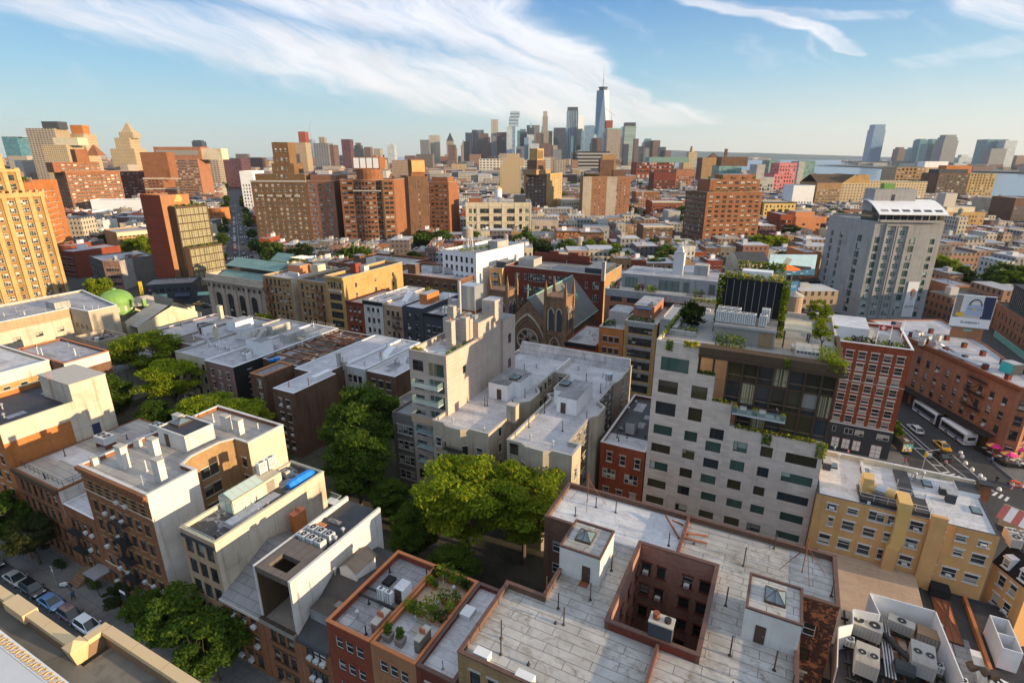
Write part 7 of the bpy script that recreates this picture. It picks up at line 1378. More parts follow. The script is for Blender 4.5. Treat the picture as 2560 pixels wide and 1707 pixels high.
 t=thing('sign','tall yellow vertical shop sign by the black shop building','sign',(-243.6,130.8,0),.5);m=M();m.box(-.7,.7,-.25,0,3.0,11.2,'yellow');m.obj('panel',t);text('TUDOR',1.2,'poster_dark',t,(0,-.27,7.0),(PI/2,0,0)).rotation_euler=(PI/2,PI/2,0)
 building('row_house','grey brown brick row house with cluttered white roof left of the red slab',(-313.8,147.4),(-291.6,141.9),22,14,wall='brick_grey',roof='silver',par=.5,F=[(4,3,1.1,1.8,2,3.4,SD)])
 r=building('row_house','mauve brick row house with a plain grey side wall left of the red slab',(-291.6,141.9),(-284.4,145.6),20,14,wall='brick_mauve',roof='silver',par=.5,F=[(5,3,1.1,1.8,2,3.4,SD)],wmat={1:'concrete'})
 bulkhead(r,2,5,6,9,2,'white_paint','silver');bulkhead(r,7,9,10,13,1.6,'terracotta_paint','silver')
 r=building('row_house','dark red brick row house with white cluttered roof beyond the golden tower',(-346.8,149.3),(-334.1,149.9),24,14,wall='brick_maroon',roof='silver',par=.4,F=[(5,3,1.1,1.8,2,3.4,SD)],wmat={1:'dark_red_paint'});bulkhead(r,2,5,8,12,2.2,'white_paint','silver')
 r=building('apartment_building','brown brick apartment house with cream band behind the courtyard tree',(-360.1,186.4),(-355.6,205.8),24,18,wall='brick_tan',roof='silver',par=.6,cop='cream',F=[(8,5,1.2,1.8,2,3.2,FW)]);band(r,.1,38,15.6,17.8,'cream')
 # red slab with the curtained glass front
 r=rect('hotel_building','rust red slab tower with a patch of yellow plants near its roof',-267,-252,151.5,164.8,45,wall='brick_rust',roof='silver',par=.8,wmat={1:'terracotta_paint',0:'dark_red_paint'})
 for z in(12,18,24,30,36):band(r,0,14.9,z,z+.25,'brown_trim',d=.05,name='joint')
 m=M();m.face([(15.02,6,42),(15.02,9,41.5),(15.02,10,42.8),(15.02,9.2,44.6),(15.02,7.5,44.8)],'ochre');m.obj('plant_patch',r)  # flat ochre colour stands in for yellow plants and the shade among them
 r=building('hotel_building','stepped glass hotel front with beige curtains in every bay',(-247,154),(-247,169.8),4.95,40,wall='brown_trim',roof='gravel',par=.4,F=[(7,5,2.0,3.0,22.3,3.45,'grid:dark_frame:glass_curtain',{'a':.5})])
 r2=building('hotel_building','lower glass hotel step with curtains and roof plants',(-243,154.4),(-243,171.2),8.95,22,wall='brown_trim',roof='gravel',par=.4,wmat={3:'terracotta_paint'},F=[(7,5,2.1,3.1,4.0,3.5,'grid:dark_frame:glass_curtain',{'a':.4})])
 for rr_,z,n,lab in((r,40,5,'roof edge plant on top of the curtained glass hotel'),(r2,22,5,'roof edge plant on the lower step of the glass hotel')):
  for i in range(n):p=plant('roof_shrub',lab,0,0,z-.4,1.1,.8,('leaf_lime','leaf','leaf_bright')[i%3],70,None,lab.replace('plant','plants'),s=.4);p.location=rr_.matrix_basis@Vector((1.5+i*3.2,.9,z-.4))
def far_side():
# far side of the wide street, left to right
 r=rect('apartment_building','tan brick tenement with fire escape right beside the bank',-173.6,-158.8,136.2,160,19.6,wall='brick_tan',roof='silver',par=.6,cop='stone_trim',F=[(6,6,1.05,1.8,1.2,3.1,SB,{'ac':.15})],wmat={1:'cream_side'});fire_escape(r,.8,3.4,[4.2,7.3,10.4,13.5,16.6],mt='rust')
 gb(r,-171,-164.5,146,151,3.2,'salmon','tan_roof');gb(r,-163,-159.5,150,154,3.2,'cream','silver');
 for i in range(5):condenser('small white unit in the row on the tan tenement roof',-166.5+i*1.1,142.5,19,0,.9,.5,1.3,1,group='units on the tan tenement roof')
 r=rect('apartment_building','tan brick tenement with a black light court and fire escape',-155.6,-142.0,136.2,160,19.9,wall='brick_tan',roof='dark_roof',par=.7,cop='stone_trim',F=[(5,6,1.05,1.8,1.2,3.1,SB,{'ac':.15})]);fire_escape(r,8.6,3.4,[4.2,7.3,10.4,13.5,16.6],mt='rust')
 r=rect('loft_building','ornate buff loft with one tall arched glass bay and a sunlit blank side',-141.7,-133.4,135.9,168,22.6,wall='brick_yellow',roof='dark_roof',par=.8,cop='stone_trim',F=[(5,1,.9,2.2,18.6,3,'sash:dark_frame:glass_dark'),(1,5,5.4,2.3,1.5,3.2,'grid:dark_frame:glass_dark')],wmat={1:'brick_yellow'},S=[(3,3,1.0,1.6,11,3.6,SD)],cornice=('brick_yellow',.5,.6))
 gb(r,-139.4,-136.8,146,149,3.6,'dark_red_paint','dark_roof');gb(r,-136.6,-134.6,148,150.5,2.6,'white_stucco','tan_roof');band(r,1.2,7.1,17.4,18.0,'stone_trim',d=.3,name='arch_cornice')
 rect('row_house','narrow red brick house between the buff loft and the white house',-133.3,-125.6,136.1,156,14.6,wall='brick_red',roof='silver',par=.5,cornice=('brick_maroon',.3,.6),F=[(3,4,1.1,1.8,1.2,3.3,SB,{'ac':.4})])
 r=rect('row_house','white stone row house with black cornice and railed white roof',-125.4,-117.4,136.0,160,15.8,wall='white_stucco',roof='silver_clean',par=.4,cornice=('black_render',.5,.8),F=[(3,4,1.1,1.9,1.2,3.5,'sash:dark_frame:glass_dark',{'ac':.4})]);railing(r,[(.3,.4),(7.7,.4),(7.7,8)],15.5,1.0,'galvanised');
 for i in range(4):m=M();m.tube((4+i*.9,16,15.4),(4+i*.9,16,16.6),.07,'white_metal',5);m.tube((4+i*.9,16,16.6),(4.4+i*.9,16,16.9),.12,'white_metal',6,.2);m.obj('roof_cowl',r)
 r=rect('row_house','plain tan row house with an iron fire escape beside the white house',-117.2,-109.4,136.2,158,15.4,wall='tan_stucco',roof='silver_clean',par=.3,F=[(3,4,1.1,1.9,1.2,3.5,SD,{'ac':.5})]);fire_escape(r,4.0,3.4,[4.6,8.1,11.6]);m=M();m.loft([[(2,7,15.1),(4.4,7,15.1),(4.4,12,15.1),(2,12,15.1)],[(2,11,17.4),(4.4,11,17.4),(4.4,12,17.4),(2,12,17.4)]],'white_paint');m.obj('stair_hatch',r)
 r=rect('row_house','charcoal painted row house with a brick penthouse on its roof',-109.2,-101.1,136.1,160,15.8,wall='dark_render',roof='silver_clean',par=.4,F=[(2,4,1.5,2.0,1.4,3.4,'pair:dark_frame:glass',{'ac':.3})]);gb(r,-106.6,-103.5,142,149,3.4,'brick_orange','silver');gs(r,-108.4,-107,146,149)
 r=rect('row_house','dark grey row house with black cornice next to the charcoal one',-101.0,-93.2,136.2,158,14.6,wall='dark_render',roof='grey_roof',par=.3,cornice=('black_render',.4,.6),F=[(3,3,1.1,1.9,1.4,3.6,SD,{'ac':.5})]);gb(r,-99.5,-97,148,151,1.8,'stone_trim','silver');gb(r,-98,-93.4,156,157.8,3.0,'brick_orange','grey_roof')
 rect('row_house','low orange brick house half hidden behind the beige slab',-93.0,-86.5,136.3,154,14.2,wall='brick_rust',roof='grey_roof',par=.4,F=[(2,3,1.1,1.9,1.4,3.4,SD)]);rect('row_house','plain brick house between the slab and the church',-86.3,-77.4,136.4,154,13.0,wall='brick_brown',roof='grey_roof',par=.4,F=[(3,3,1.1,1.9,1.4,3.4,SD)])
 r=rect('row_house','small red brick house with black cornice and stained white roof by the church',-52.0,-43.1,134.6,152,13,wall='brick_red',roof='silver',par=.2,cornice=('black_render',.5,.7),F=[(3,3,1.2,1.9,1.2,3.5,SD)]);gp(r,[(-47,143,.5),(-45.5,140,.5),(-49,147,.5)])
 r=rect('row_house','orange brick house with window trios and a leafy roof terrace',-42.9,-36.2,136.1,154,18.2,wall='brick_orange',roof='silver',par=.5,F=[(3,5,1.2,1.6,1.4,3.2,SD)],cop='stone_trim');gb(r,-42.4,-36.6,142.5,150,3.4,'concrete','silver');
 for i in range(3):plant('roof_shrub','green shrub on the terrace of the orange brick house',-42.2+i*.9,139.0+i*.8,17.7,.8,1.0,'leaf',140,None,'terrace shrubs of the orange brick house',s=.22)
 r=rect('loft_building','dark loft with wide horizontal window bands and a planted top terrace',-36.0,-27.6,136.0,158,20.8,wall='brick_yellow',roof='tan_roof',par=.6,cop='stone_trim',F=[(1,6,6.2,2.1,1.2,3.3,'grid:dark_frame:glass_dark',{'a':.9})]);
 for k in range(6):band(r,.9,7.6,3.45+k*3.3,4.1+k*3.3,'grey_render',d=.18,name='spandrel')
 band(r,.6,7.9,19.6,20.9,'grey_render',d=.5,name='cornice');gb(r,-35.6,-30,142.5,154,3.4,'brick_pink','silver');m=M();m.box(1.2,5.2,5.5,6.4,23.0,23.2,'poster_blue');m.obj('awning',r);gs(r,-32,-30.4,143,146,23.6)
 for i in range(6):plant('roof_shrub','shrub on the top terrace of the dark loft',-35.0+i*1.1,138.2,20.2,.8,.9,'leaf_red' if i==4 else 'leaf',130,None,'shrubs on the dark loft terrace',s=.22)
 # grey double loft with terraces behind, brown school, white building
 A=(-47.8,155.5);r=building('loft_building','wide grey loft building with set back top floor and roof plants',A,(-15.5,156),26,24,wall='grey_render',roof='concrete',par=.6,cop='concrete',F=[(6,6,3.6,2.2,2,3.7,'grid:dark_frame:glass_dark')],wmat={0:'brick_pink'});band(r,.02,32,22.0,24.1,'grey_render',d=.1)
 bulkhead(r,3,31,7.5,21,4.2,'grey_render','silver',z=23.4);m=M()
 for x,w in((4.2,3.4),(14.5,5.6),(21.5,1.4),(28.6,1.6)):m.box(x,x+w,7.4,7.497,23.6,26.6,'glass_clear');[m.box(x+k*w/3-.05,x+k*w/3+.05,7.33,7.399,23.6,26.6,'dark_frame')for k in range(4)]
 m.obj('terrace_glazing',r);chimney(r,18.5,14,3.0,3.0,6.5,'panel_grey',27.6,cap='grey_metal');bulkhead(r,23,27,14,18,3,'grey_render','concrete',z=27.6);pipes(r,[(6,12,1.6),(8,13,1.6),(12,10,1.2),(14,16,1.8),(10,18,1.6)],'galvanised',27.6)
 m=M();m.cyl(18.5,14,34.2,36.0,1.6,'panel_grey',4,.8);m.obj('vent_hood',r)
 for i,(x,k)in enumerate(((1.0,'leaf_bright'),(2.2,'leaf_red'),(8.2,'leaf_lime'),(9.6,'leaf_red'),(12.0,'leaf_bright'),(13.4,'leaf'),(25.5,'leaf_lime'),(27,'leaf_olive'))):plant('roof_shrub','small terrace tree or shrub on the grey loft',A[0]+x,A[1]+4.6,23.4,1.0,1.2,k,140,None,'plants on the grey loft terrace',s=.28)
 r=rect('school_building','long maroon brick school with a flat grey roof behind the church',-100.9,-59.5,191.8,214,20,wall='brick_maroon',roof='grey_roof',par=1.2,cop='stone_trim',F=[('w',4.5,15,2.0,2.6,'pair:white_frame:glass'),('w',8.6,15.4,.9,2.0,SA),('w',10.4,15,1.7,2.8,'pair:white_frame:glass'),('w',12.6,14.8,4.8,3.0,'pair:white_frame:glass'),('w',19.2,15.2,1.0,2.1,SA),('w',21,14.8,6.5,3.0,'pair:white_frame:glass'),('w',34,14.6,1.0,2.0,SA),('w',37,14.4,2.4,2.8,'pair:white_frame:glass'),('w',8.6,10.4,.9,2.0,SA),('w',10.4,10,1.7,2.8,'pair:white_frame:glass'),('w',12.6,9.8,4.8,3.0,'pair:white_frame:glass'),('w',37,9.6,2.4,2.8,'pair:white_frame:glass'),(9,1,1.6,2.6,5,4,'pair:white_frame:glass')],wmat={1:'brick_tan'})
 gb(r,-99,-92,200,208,3.0,'concrete','grey_roof');gb(r,-68,-60,194,208,3.0,'dark_render','grey_roof');m=M();m.box(3,28,21.6,22.6,20,22.4,'brick_maroon');m.box(10,14,21.5,22.7,22.4,23.4,'brick_maroon');m.box(19,23,21.5,22.7,22.4,23.4,'brick_maroon');m.obj('rear_gable',r);chimney(r,41.0,-.2,1.2,1.4,7,'concrete',18)
 r=rect('apartment_building','yellow ochre house with bay windows and a glazed terrace on top',-107,-101.2,190,208,19,wall='ochre',roof='tan_roof',par=.6,cop='stone_trim',F=[(2,5,2.0,2.0,2,3.3,'pair:white_frame:glass')]);gb(r,-106,-101.6,194,200,2.6,'dark_render','grey_roof')
 r=building('loft_building','white painted brick loft with arched windows and a water tower frame on top',(-128.1,188),(-110.5,185.6),34,25,wall='white_paint',roof='silver',par=1.0,cop='stone_trim',F=[(6,6,1.2,2.3,2,3.75,'sash:dark_frame:glass_dark')]);chimney(r,14,20,5,8,3.4,'concrete',24,cap='silver')
 for i in range(5):p=plant('roof_shrub','leafy hedge plant on the white loft roof',0,0,0,1.2,.8,'leaf_bright',120,None,'hedge on the white loft roof',s=.3);p.location=r.matrix_basis@Vector((8.2+i*.9,3+i*3,24.6))
 water_tank('wooden water tank on a white steel frame above the white loft',*(r.matrix_basis@Vector((6.5,9,24.0)))[:],2.2,3.6,5.5,'white_metal','weathered_wood')
 water_tank('round wooden water tank right of the black penthouse',2.4,139.5,25.0,1.9,4.2,2.0,'rust','wood')
 rect('apartment_building','brown brick block carrying the round wooden water tank',-3,9,134,150,25,wall='brick_brown',roof='dark_roof',par=.5,F=[(5,6,1.2,1.8,2,3.4,SD)])
 rect('loft_building','grey plain building between the stone block and the loft terraces',-27.0,-5,136.2,152,22.5,wall='grey_render',roof='silver',par=.5,F=[(8,6,1.6,2,2,3.4,SD)]);rect('loft_building','mid grey roof building left of the corner brick block',-4,5.5,152,176,18.5,wall='concrete',roof='silver',par=.5,F=[(3,4,1.6,2,2,3.4,SD)])
 r=rect('apartment_building','red brick corner block with silver roof behind the loft',-86,-60,216,232,15,wall='brick_pink',roof='silver',par=.6)
 for n,a,lab,col in(('apartment_building',(-147,176,-110.2,200,16),'wide brown brick roof with orange coping left of the white loft','brick_brown'),('apartment_building',(-184,184,-150,212,15.5),'flat brown brick block with grey machines on a pale roof','brick_brown')):
  r=rect(n,lab,a[0],a[2]-2,a[1],a[3],a[4],wall=col,roof='silver' if 'wide' in lab else 'tan_roof',par=.9,cop='orange_tile',F=[(8,4,1.2,1.8,1.6,3.5,SD)],S=[(4,4,1.2,1.8,1.6,3.5,SD)])
  gb(r,a[0]+6,a[0]+10,a[1]+5,a[1]+9,4,'brick_brown','silver')
  for i in range(2):condenser(('left' if i==0 else 'right')+' big slatted unit on the '+('wide brown roof' if 'wide' in lab else 'flat brown block'),a[0]+16+i*6,a[1]+12,a[4]-.9,0,3.4,2.4,2.4,2,'concrete',legs=.3)
def water_tank(lab,x,y,z,r,h,leg,mt='grey_metal',wd='weathered_wood'):
 t=thing('water_tank',lab,'water tank',(x,y,z));m=M();m.cyl(0,0,leg,leg+h,r,wd,18)
 for k in range(6):m.cyl(0,0,leg+.3+k*h/6.5,leg+.38+k*h/6.5,r+.03,'grey_metal',18)
 m.obj('barrel',t);m=M();m.cyl(0,0,leg+h,leg+h+r*.6,r*1.08,'tan_roof',18,.05);m.obj('cone_roof',t);m=M()
 for i in range(6):a=2*PI*i/6;m.tube((r*1.15*math.cos(a),r*1.15*math.sin(a),0),(r*.8*math.cos(a),r*.8*math.sin(a),leg),.12,mt,5);b=2*PI*(i+1)/6;m.tube((r*1.15*math.cos(a),r*1.15*math.sin(a),0),(r*.8*math.cos(b),r*.8*math.sin(b),leg),.06,mt,4)
 m.obj('frame',t);return t
def curtainm(T):
 uv=uvn(T);o=T.n('ShaderNodeTexCoord').outputs['Object'];x=T.n('ShaderNodeSeparateXYZ',{0:o}).outputs[0]
 n=T.noise(T.xyz(T.m('MULTIPLY',x,5.0),T.n('ShaderNodeObjectInfo').outputs['Random'],0),1.0,2);outp(T,T.mix(T.ramp(n,.42,.62),(.46,.40,.24),(.06,.06,.04)),.3,.5)
mat('glass_curtain',curtainm)
def cam2(x,y):
 return(x*.891007-y*.453990,x*.453990+y*.891007)
def w2c(u,v):return(u*.891007+v*.453990,-u*.453990+v*.891007)
def gridm(name,wall,gl,fw,fh,a=(.2,.8),b=(.25,.8),rough=.5,vary=.5,spec=.4):
 "tower skin: panes of glass gl set in wall, cell fw x fh metres"
 def f(T):
  uv=uvn(T);sp=T.n('ShaderNodeSeparateXYZ',{0:uv});U=T.m('DIVIDE',sp.outputs[0],fw);V=T.m('DIVIDE',sp.outputs[1],fh)
  fu,fv=T.m('FRACT',U),T.m('FRACT',V)
  ok=T.m('MULTIPLY',T.m('MULTIPLY',T.m('GREATER_THAN',fu,a[0]),T.m('LESS_THAN',fu,a[1])),T.m('MULTIPLY',T.m('GREATER_THAN',fv,b[0]),T.m('LESS_THAN',fv,b[1])))
  wn=T.n('ShaderNodeTexWhiteNoise',{'Vector':T.xyz(T.m('FLOOR',U),T.m('FLOOR',V))}).outputs[0]
  g=T.mix(T.m('MULTIPLY',wn,vary),gl,tuple(min(1,q*2.6+.05)for q in gl));n=T.noise(uv,.02,4);w=T.mix(1.0,wall,T.xyz(*[T.m('MULTIPLY_ADD',n,.5,.75)]*3),'MULTIPLY')
  nz=T.n('ShaderNodeSeparateXYZ',{0:T.n('ShaderNodeNewGeometry').outputs['Normal']}).outputs[2];ok=T.m('MULTIPLY',ok,T.m('LESS_THAN',nz,.5))
  outp(T,T.mix(ok,w,g),T.m('MULTIPLY_ADD',ok,.15-rough,rough),spec)
 return mat(name,f)
gridm('sk_grey',(.20,.20,.21),(.05,.06,.08),6,4);gridm('sk_dark',(.05,.055,.065),(.02,.03,.045),5,4,(.15,.85),(.2,.85));gridm('sk_brown',(.15,.085,.07),(.05,.045,.045),6,4);gridm('sk_tan',(.36,.29,.22),(.08,.075,.07),6,4);gridm('sk_blue',(.16,.23,.30),(.10,.18,.28),4,4,(.05,.95),(.1,.9),.25,.4,.6)
gridm('sk_pale',(.42,.44,.45),(.25,.30,.34),5,4,(.1,.9),(.3,.9),.4);gridm('sk_teal',(.08,.17,.20),(.05,.14,.18),5,4,(.05,.95),(.1,.9),.25,.4,.6);gridm('sk_stripe',(.05,.07,.10),(.16,.22,.30),9,400,(.3,.75),(0,1),.3,.6);gridm('sk_green',(.12,.19,.17),(.30,.36,.33),80,4.2,(0,1),(.45,.9),.35,.3);gridm('sk_band',(.36,.34,.31),(.03,.03,.035),400,9,(0,1),(.35,.95),.6,.1)
gridm('sk_cream',(.62,.56,.45),(.07,.08,.09),9,6.5,(.18,.82),(.22,.78));gridm('sk_steel',(.42,.38,.33),(.22,.20,.18),5,400,(.4,.9),(0,1),.3);gridm('sk_maroon',(.10,.045,.055),(.06,.03,.04),6,5)
gridm('ap_tan',(.40,.29,.18),(.10,.10,.095),3.4,3.1,(.25,.7),(.3,.8));gridm('ap_gold',(.47,.35,.20),(.09,.085,.08),3.6,3.1,(.25,.7),(.3,.8));gridm('ap_brick',(.30,.13,.07),(.09,.08,.075),3.6,3.1,(.25,.72),(.3,.8));gridm('ap_glass',(.10,.15,.13),(.12,.22,.20),3.5,3.4,(.08,.92),(.1,.85),.3)
def farwall(T):
 uv=uvn(T);sp=T.n('ShaderNodeSeparateXYZ',{0:uv});r=T.n('ShaderNodeNewGeometry').outputs['Random Per Island']
 cr=T.n('ShaderNodeValToRGB',{0:r});cr.color_ramp.interpolation='CONSTANT';cols=[(.24,.12,.085),(.18,.10,.08),(.36,.26,.18),(.44,.38,.31),(.15,.125,.115),(.27,.16,.12),(.50,.48,.45),(.26,.25,.25),(.32,.19,.13),(.36,.32,.28)]
 el=cr.color_ramp.elements
 while len(el)<len(cols):el.new(.5)
 for i,c in enumerate(cols):el[i].position=i/len(cols);el[i].color=(*c,1)
 fu,fv=T.m('FRACT',T.m('DIVIDE',sp.outputs[0],2.6)),T.m('FRACT',T.m('DIVIDE',sp.outputs[1],3.2))
 ok=T.m('MULTIPLY',T.m('MULTIPLY',T.m('GREATER_THAN',fu,.3),T.m('LESS_THAN',fu,.72)),T.m('MULTIPLY',T.m('GREATER_THAN',fv,.3),T.m('LESS_THAN',fv,.82)))
 outp(T,T.mix(ok,cr.outputs[0],(.05,.05,.055)),.8,.2)
mat('far_wall',farwall)
def farroof(T):
 r=T.n('ShaderNodeNewGeometry').outputs['Random Per Island'];n=T.noise(uvn(T),.3,5)
 cr=T.n('ShaderNodeValToRGB',{0:T.m('FRACT',T.m('MULTIPLY',r,7.7))});cr.color_ramp.interpolation='CONSTANT';cols=[(.46,.46,.48),(.34,.34,.35),(.52,.51,.50),(.20,.19,.19),(.40,.36,.31),(.10,.10,.10),(.44,.44,.46)]
 el=cr.color_ramp.elements
 while len(el)<len(cols):el.new(.5)
 for i,c in enumerate(cols):el[i].position=i/len(cols);el[i].color=(*c,1)
 outp(T,T.mix(1.0,cr.outputs[0],T.xyz(*[T.m('MULTIPLY_ADD',n,.5,.75)]*3),'MULTIPLY'),.7,.3)
mat('far_roof',farroof)
OCC=[]
def apartments():
 W2='far:white_frame:glass:stone_trim';D2='far:dark_frame:glass'
 def top(r,*a,**k):return bulkhead(r,*a,**k)
 # the wide brown pair in the middle left
 r=building('apartment_tower','broad brown prewar apartment block with white windows and a stepped crown',(-336.2,265.6),(-298.8,279.3),24,45.3,wall='brick_umber',roof='tan_roof',par=.9,cop='stone_trim',F=[(9,13,1.9,1.7,3.5,3.15,W2)],W_=[(6,13,1.6,1.7,3.5,3.15,W2)],cornice=('stone_trim',.5,.7))
 top(r,2,38,3,22,5.2,'brick_umber','tan_roof');top(r,14,30,5,18,12,'brick_umber','tan_roof');b=top(r,15.5,27,6,16,25.5,'brick_umber','tan_roof',name='crown_tower')
 for z in(47,52.3,58,64):[link('window',win(W2,1.5,2.0)[1],r,(17.3+i*3.4,5.9 if z>56 else 4.9 if z>50 else 2.95,z))for i in range(3)]
 for i in range(5):m=M();m.box(4.2+i*6.6,7.8+i*6.6,-.6,-.003,34.7,36,'stone_trim');m.obj('balcony',r)
 r=building('apartment_tower','plain pinkish brick apartment block joined to the brown prewar one',(-298.6,279.4),(-278.6,284.3),24,45.3,wall='brick_pink',roof='grey_roof',par=.8,cop='stone_trim',F=[(1,13,4.6,1.6,3.2,3.2,'pair:white_frame:glass',{'a':1.2,'b':14.5}),(1,13,1.8,1.6,3.2,3.2,W2,{'a':8,'b':9.5}),(1,13,3,1.6,3.2,3.2,'pair:white_frame:glass',{'a':14,'b':2.4})],wmat={1:'brick_brown'});top(r,1,20,4,20,4.6,'brick_pink','grey_roof')
 # curved front block
 pl=[(0,0),(9.5,0)]+[(9.5+1+i*2.3,-2.2*math.sin(PI*(i+.5)/8))for i in range(8)]+[(28.5,0),(36,2.0),(36,26),(0,26)]
 n=len(pl);ed={0:[(2,14,3.0,1.6,3,3.1,D2)],n-4:[(2,14,2.4,1.6,3,3.1,D2)]}
 for i in range(1,10):ed[i]=[(1,14,1.75,1.6,3,3.1,D2,{'a':.2})]
 r=building('apartment_tower','bow fronted orange brown apartment tower with wrap round window bands',(-271.6,282.7),(-237.6,296.0),1,46.4,poly=pl,wall='brick_rust',roof='tan_roof',par=.9,edges=ed,cop='stone_trim')
 m=M();m.cyl(17.5,9,45.5,53,8.6,'brick_rust',20);m.box(8.5,26.5,4,16,53.003,60.5,'brick_rust')
 for i in range(4):m.box(9+i*4.4,12.6+i*4.4,3.9,3.997,53.6,60,'poster_white')
 m.obj('plant_tower',r);band(r,28.3,29.5,0,46.3,'brown_trim',d=2.2,name='recess');band(r,9.6,28.2,39.2,39.9,'stone_trim',d=2.9,name='balcony_band')
 r=building('apartment_tower','red brown side apartment tower with a blank wall and yellow topped stack',(-256.1,335.6),(-246.4,346.8),22,47,wall='brick_rust',roof='tan_roof',par=.8,F=[(1,13,.9,1.3,4,3.2,D2)],wmat={0:'brick_brown'});top(r,3,13,2,12,12.5,'brick_rust','tan_roof',name='stack');band(r,3.2,12.8,50,58,'ochre',d=-1.95 if False else .03)
 r=building('apartment_tower','orange lit apartment tower front with paired windows and roof terrace',(-246.2,346.9),(-231.0,350.4),22,42.8,wall='brick_rust',roof='tan_roof',par=.8,cop='stone_trim',F=[(4,12,2.2,1.5,4,3.2,D2)]);top(r,1.5,14,3,16,4.4,'brick_rust','tan_roof')
 # cream loft
 r=building('loft_building','big cream loft with wide dark window bays and roof machinery',(-220.0,355.6),(-176.3,377.8),32,28.3,wall='cream',roof='silver',par=1.0,cop='cream',F=[(3,4,6.6,3.4,3.5,5.7,'grid:dark_frame:glass_dark',{'a':9,'b':10}),(1,4,1.8,3.4,3.5,5.7,'grid:dark_frame:glass_green',{'a':6,'b':41.5}),(1,4,2.4,3.4,3.5,5.7,'grid:white_frame:glass_green',{'a':2,'b':44}),(1,4,2.2,3.4,3.5,5.7,'grid:dark_frame:glass_dark',{'a':39.6,'b':6.6}),(1,4,2.6,3.4,3.5,5.7,'grid:white_frame:glass_green',{'a':44,'b':1.6})])
 for z in(8.1,13.8,19.5,25.0):band(r,.05,48.9,z,z+.5,'stone_trim',d=.25,name='string_course')
 for x in(0.1,8.2,17.6,27,36.6,48.0):band(r,x,x+.9,0,27.4,'cream',d=.2,name='pilaster')
 top(r,2,11,6,16,4,'brick_rust','silver');top(r,36,45,8,18,6,'dark_render','grey_roof');[top(r,13+i*4,15.6+i*4,8,12,3+i%2,'grey_metal','galvanised',name='cooling_unit')for i in range(5)]
 m=M();m.cyl(24,26,27.3,36.8,2.6,'white_paint',16);m.cyl(24,26,36.803,38.8,2.7,'gold_coil',16,.1);m.obj('roof_tank',r)
 building('loft_building','low tan stone wing with trios of windows right of the cream loft',(-176,378),(-158,387),20,15.5,wall='limestone',roof='tan_roof',par=.8,F=[(3,2,3.2,2.2,3,6,W2)])
 building('row_house','plain cream house with a few windows behind the yellow street tree',(-154.6,334),(-139.5,341.9),18,11.5,wall='cream',roof='grey_roof',par=.6,F=[(6,2,1.1,1.8,2,4,D2)])
 for i,(lab,c,w)in enumerate((('orange brick tenement with arched windows and fire escapes, left of the pair','brick_orange',15.6),('orange brown tenement with black fire escapes, right of the pair','brick_rust',15.4))):
  a=(-137.5+i*13.0*1.06,334.2+i*7.0);r=building('tenement',lab,a,(a[0]+13.6,a[1]+6.9),20,15-i*.8,wall=c,roof='silver',par=.5,cornice=('brown_trim',.6,.8),F=[(6,4,1.1,1.9,1.5,3.4,W2)]);fire_escape(r,1.6,3.2,[4.6,8,11.4]);fire_escape(r,9.4,3.2,[4.6,8,11.4]);top(r,4,7,7,10,2.4,'white_paint','silver')
 building('row_house','grey house with white roof and two windows behind the tenements',(-137.7,385),(-120,392),16,12,wall='concrete',roof='silver',par=.4,F=[(6,2,1,1.6,4,3.6,D2)])
 building('row_house','low dark brick garage like house with a glass roof right of the tenements',(-105,349),(-88.5,357),18,8,wall='brick_brown',roof='silver',par=.4,F=[(5,1,1,1.6,3.5,3.6,D2)]);building('row_house','little orange brick house with cream cornice before the ornate block',(-90,358),(-81,362.5),14,9,wall='brick_orange',roof='silver',par=.4,F=[(4,2,1,1.6,1.6,3.6,W2)],cornice=('cream',.3,.5))
 building('apartment_building','ornate brown brick block with thick cream window surrounds',(-88.9,366),(-71.5,375),18,17.5,wall='brick_brown',roof='silver',par=.5,cornice=('cream',.7,.9),F=[(4,4,1.9,2.3,1.6,3.9,'pair:cream:glass:cream')])
 # brown tower with gold lit face
 r=building('apartment_tower','brown brick tower with a golden right half and ornate crown',(-251.3,524.9),(-232.7,534.4),20,43.2,wall='brick_brown',roof='tan_roof',par=.8,cop='stone_trim',F=[(5,12,2.4,1.8,3,3.2,W2)])
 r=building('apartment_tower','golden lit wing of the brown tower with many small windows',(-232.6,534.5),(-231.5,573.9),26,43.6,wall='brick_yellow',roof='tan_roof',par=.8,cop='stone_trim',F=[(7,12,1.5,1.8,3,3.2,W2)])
 top(r,-14,20,5,20,5,'brick_tan','tan_roof');top(r,-9,12,7,18,14,'brick_brown','tan_roof');b=top(r,-6,9,8,17,25,'brick_yellow','tan_roof',name='crown_tower');m=M();[m.box(-5+i*2.6,-3.6+i*2.6,7.85,7.997,58,66,'brown_trim')for i in range(5)];m.obj('crown_opening',r)
 r=building('apartment_tower','big salmon brick apartment tower with two pale recessed bays and roof gardens',(-186.6,516.1),(-145.9,552.9-16),24,42.2,wall='brick_salmon',roof='brown_roof',par=.9,cop='stone_trim',F=[(2,12,1.3,1.7,3,3.2,W2,{'a':1,'b':36}),(3,12,.95,1.7,3,3.2,W2,{'a':10,'b':23.5}),(3,12,1.2,1.7,3,3.2,W2,{'a':24,'b':11}),(2,12,.95,1.7,3,3.2,W2,{'a':34,'b':3})])
 band(r,.1,8.4,.5,42,'concrete_tan',d=.06);band(r,23.0,32.5,.5,42,'limestone',d=.06);
 for x0,x1,y0,y1,hh,mm in((3,17,6,20,4,'brick_brown'),(17,30,8,20,16,'brick_brown'),(19,32,10,18,21,'brick_tan'),(28,42,8,20,7,'brick_brown')):top(r,x0,x1,y0,y1,hh,mm,'tan_roof')
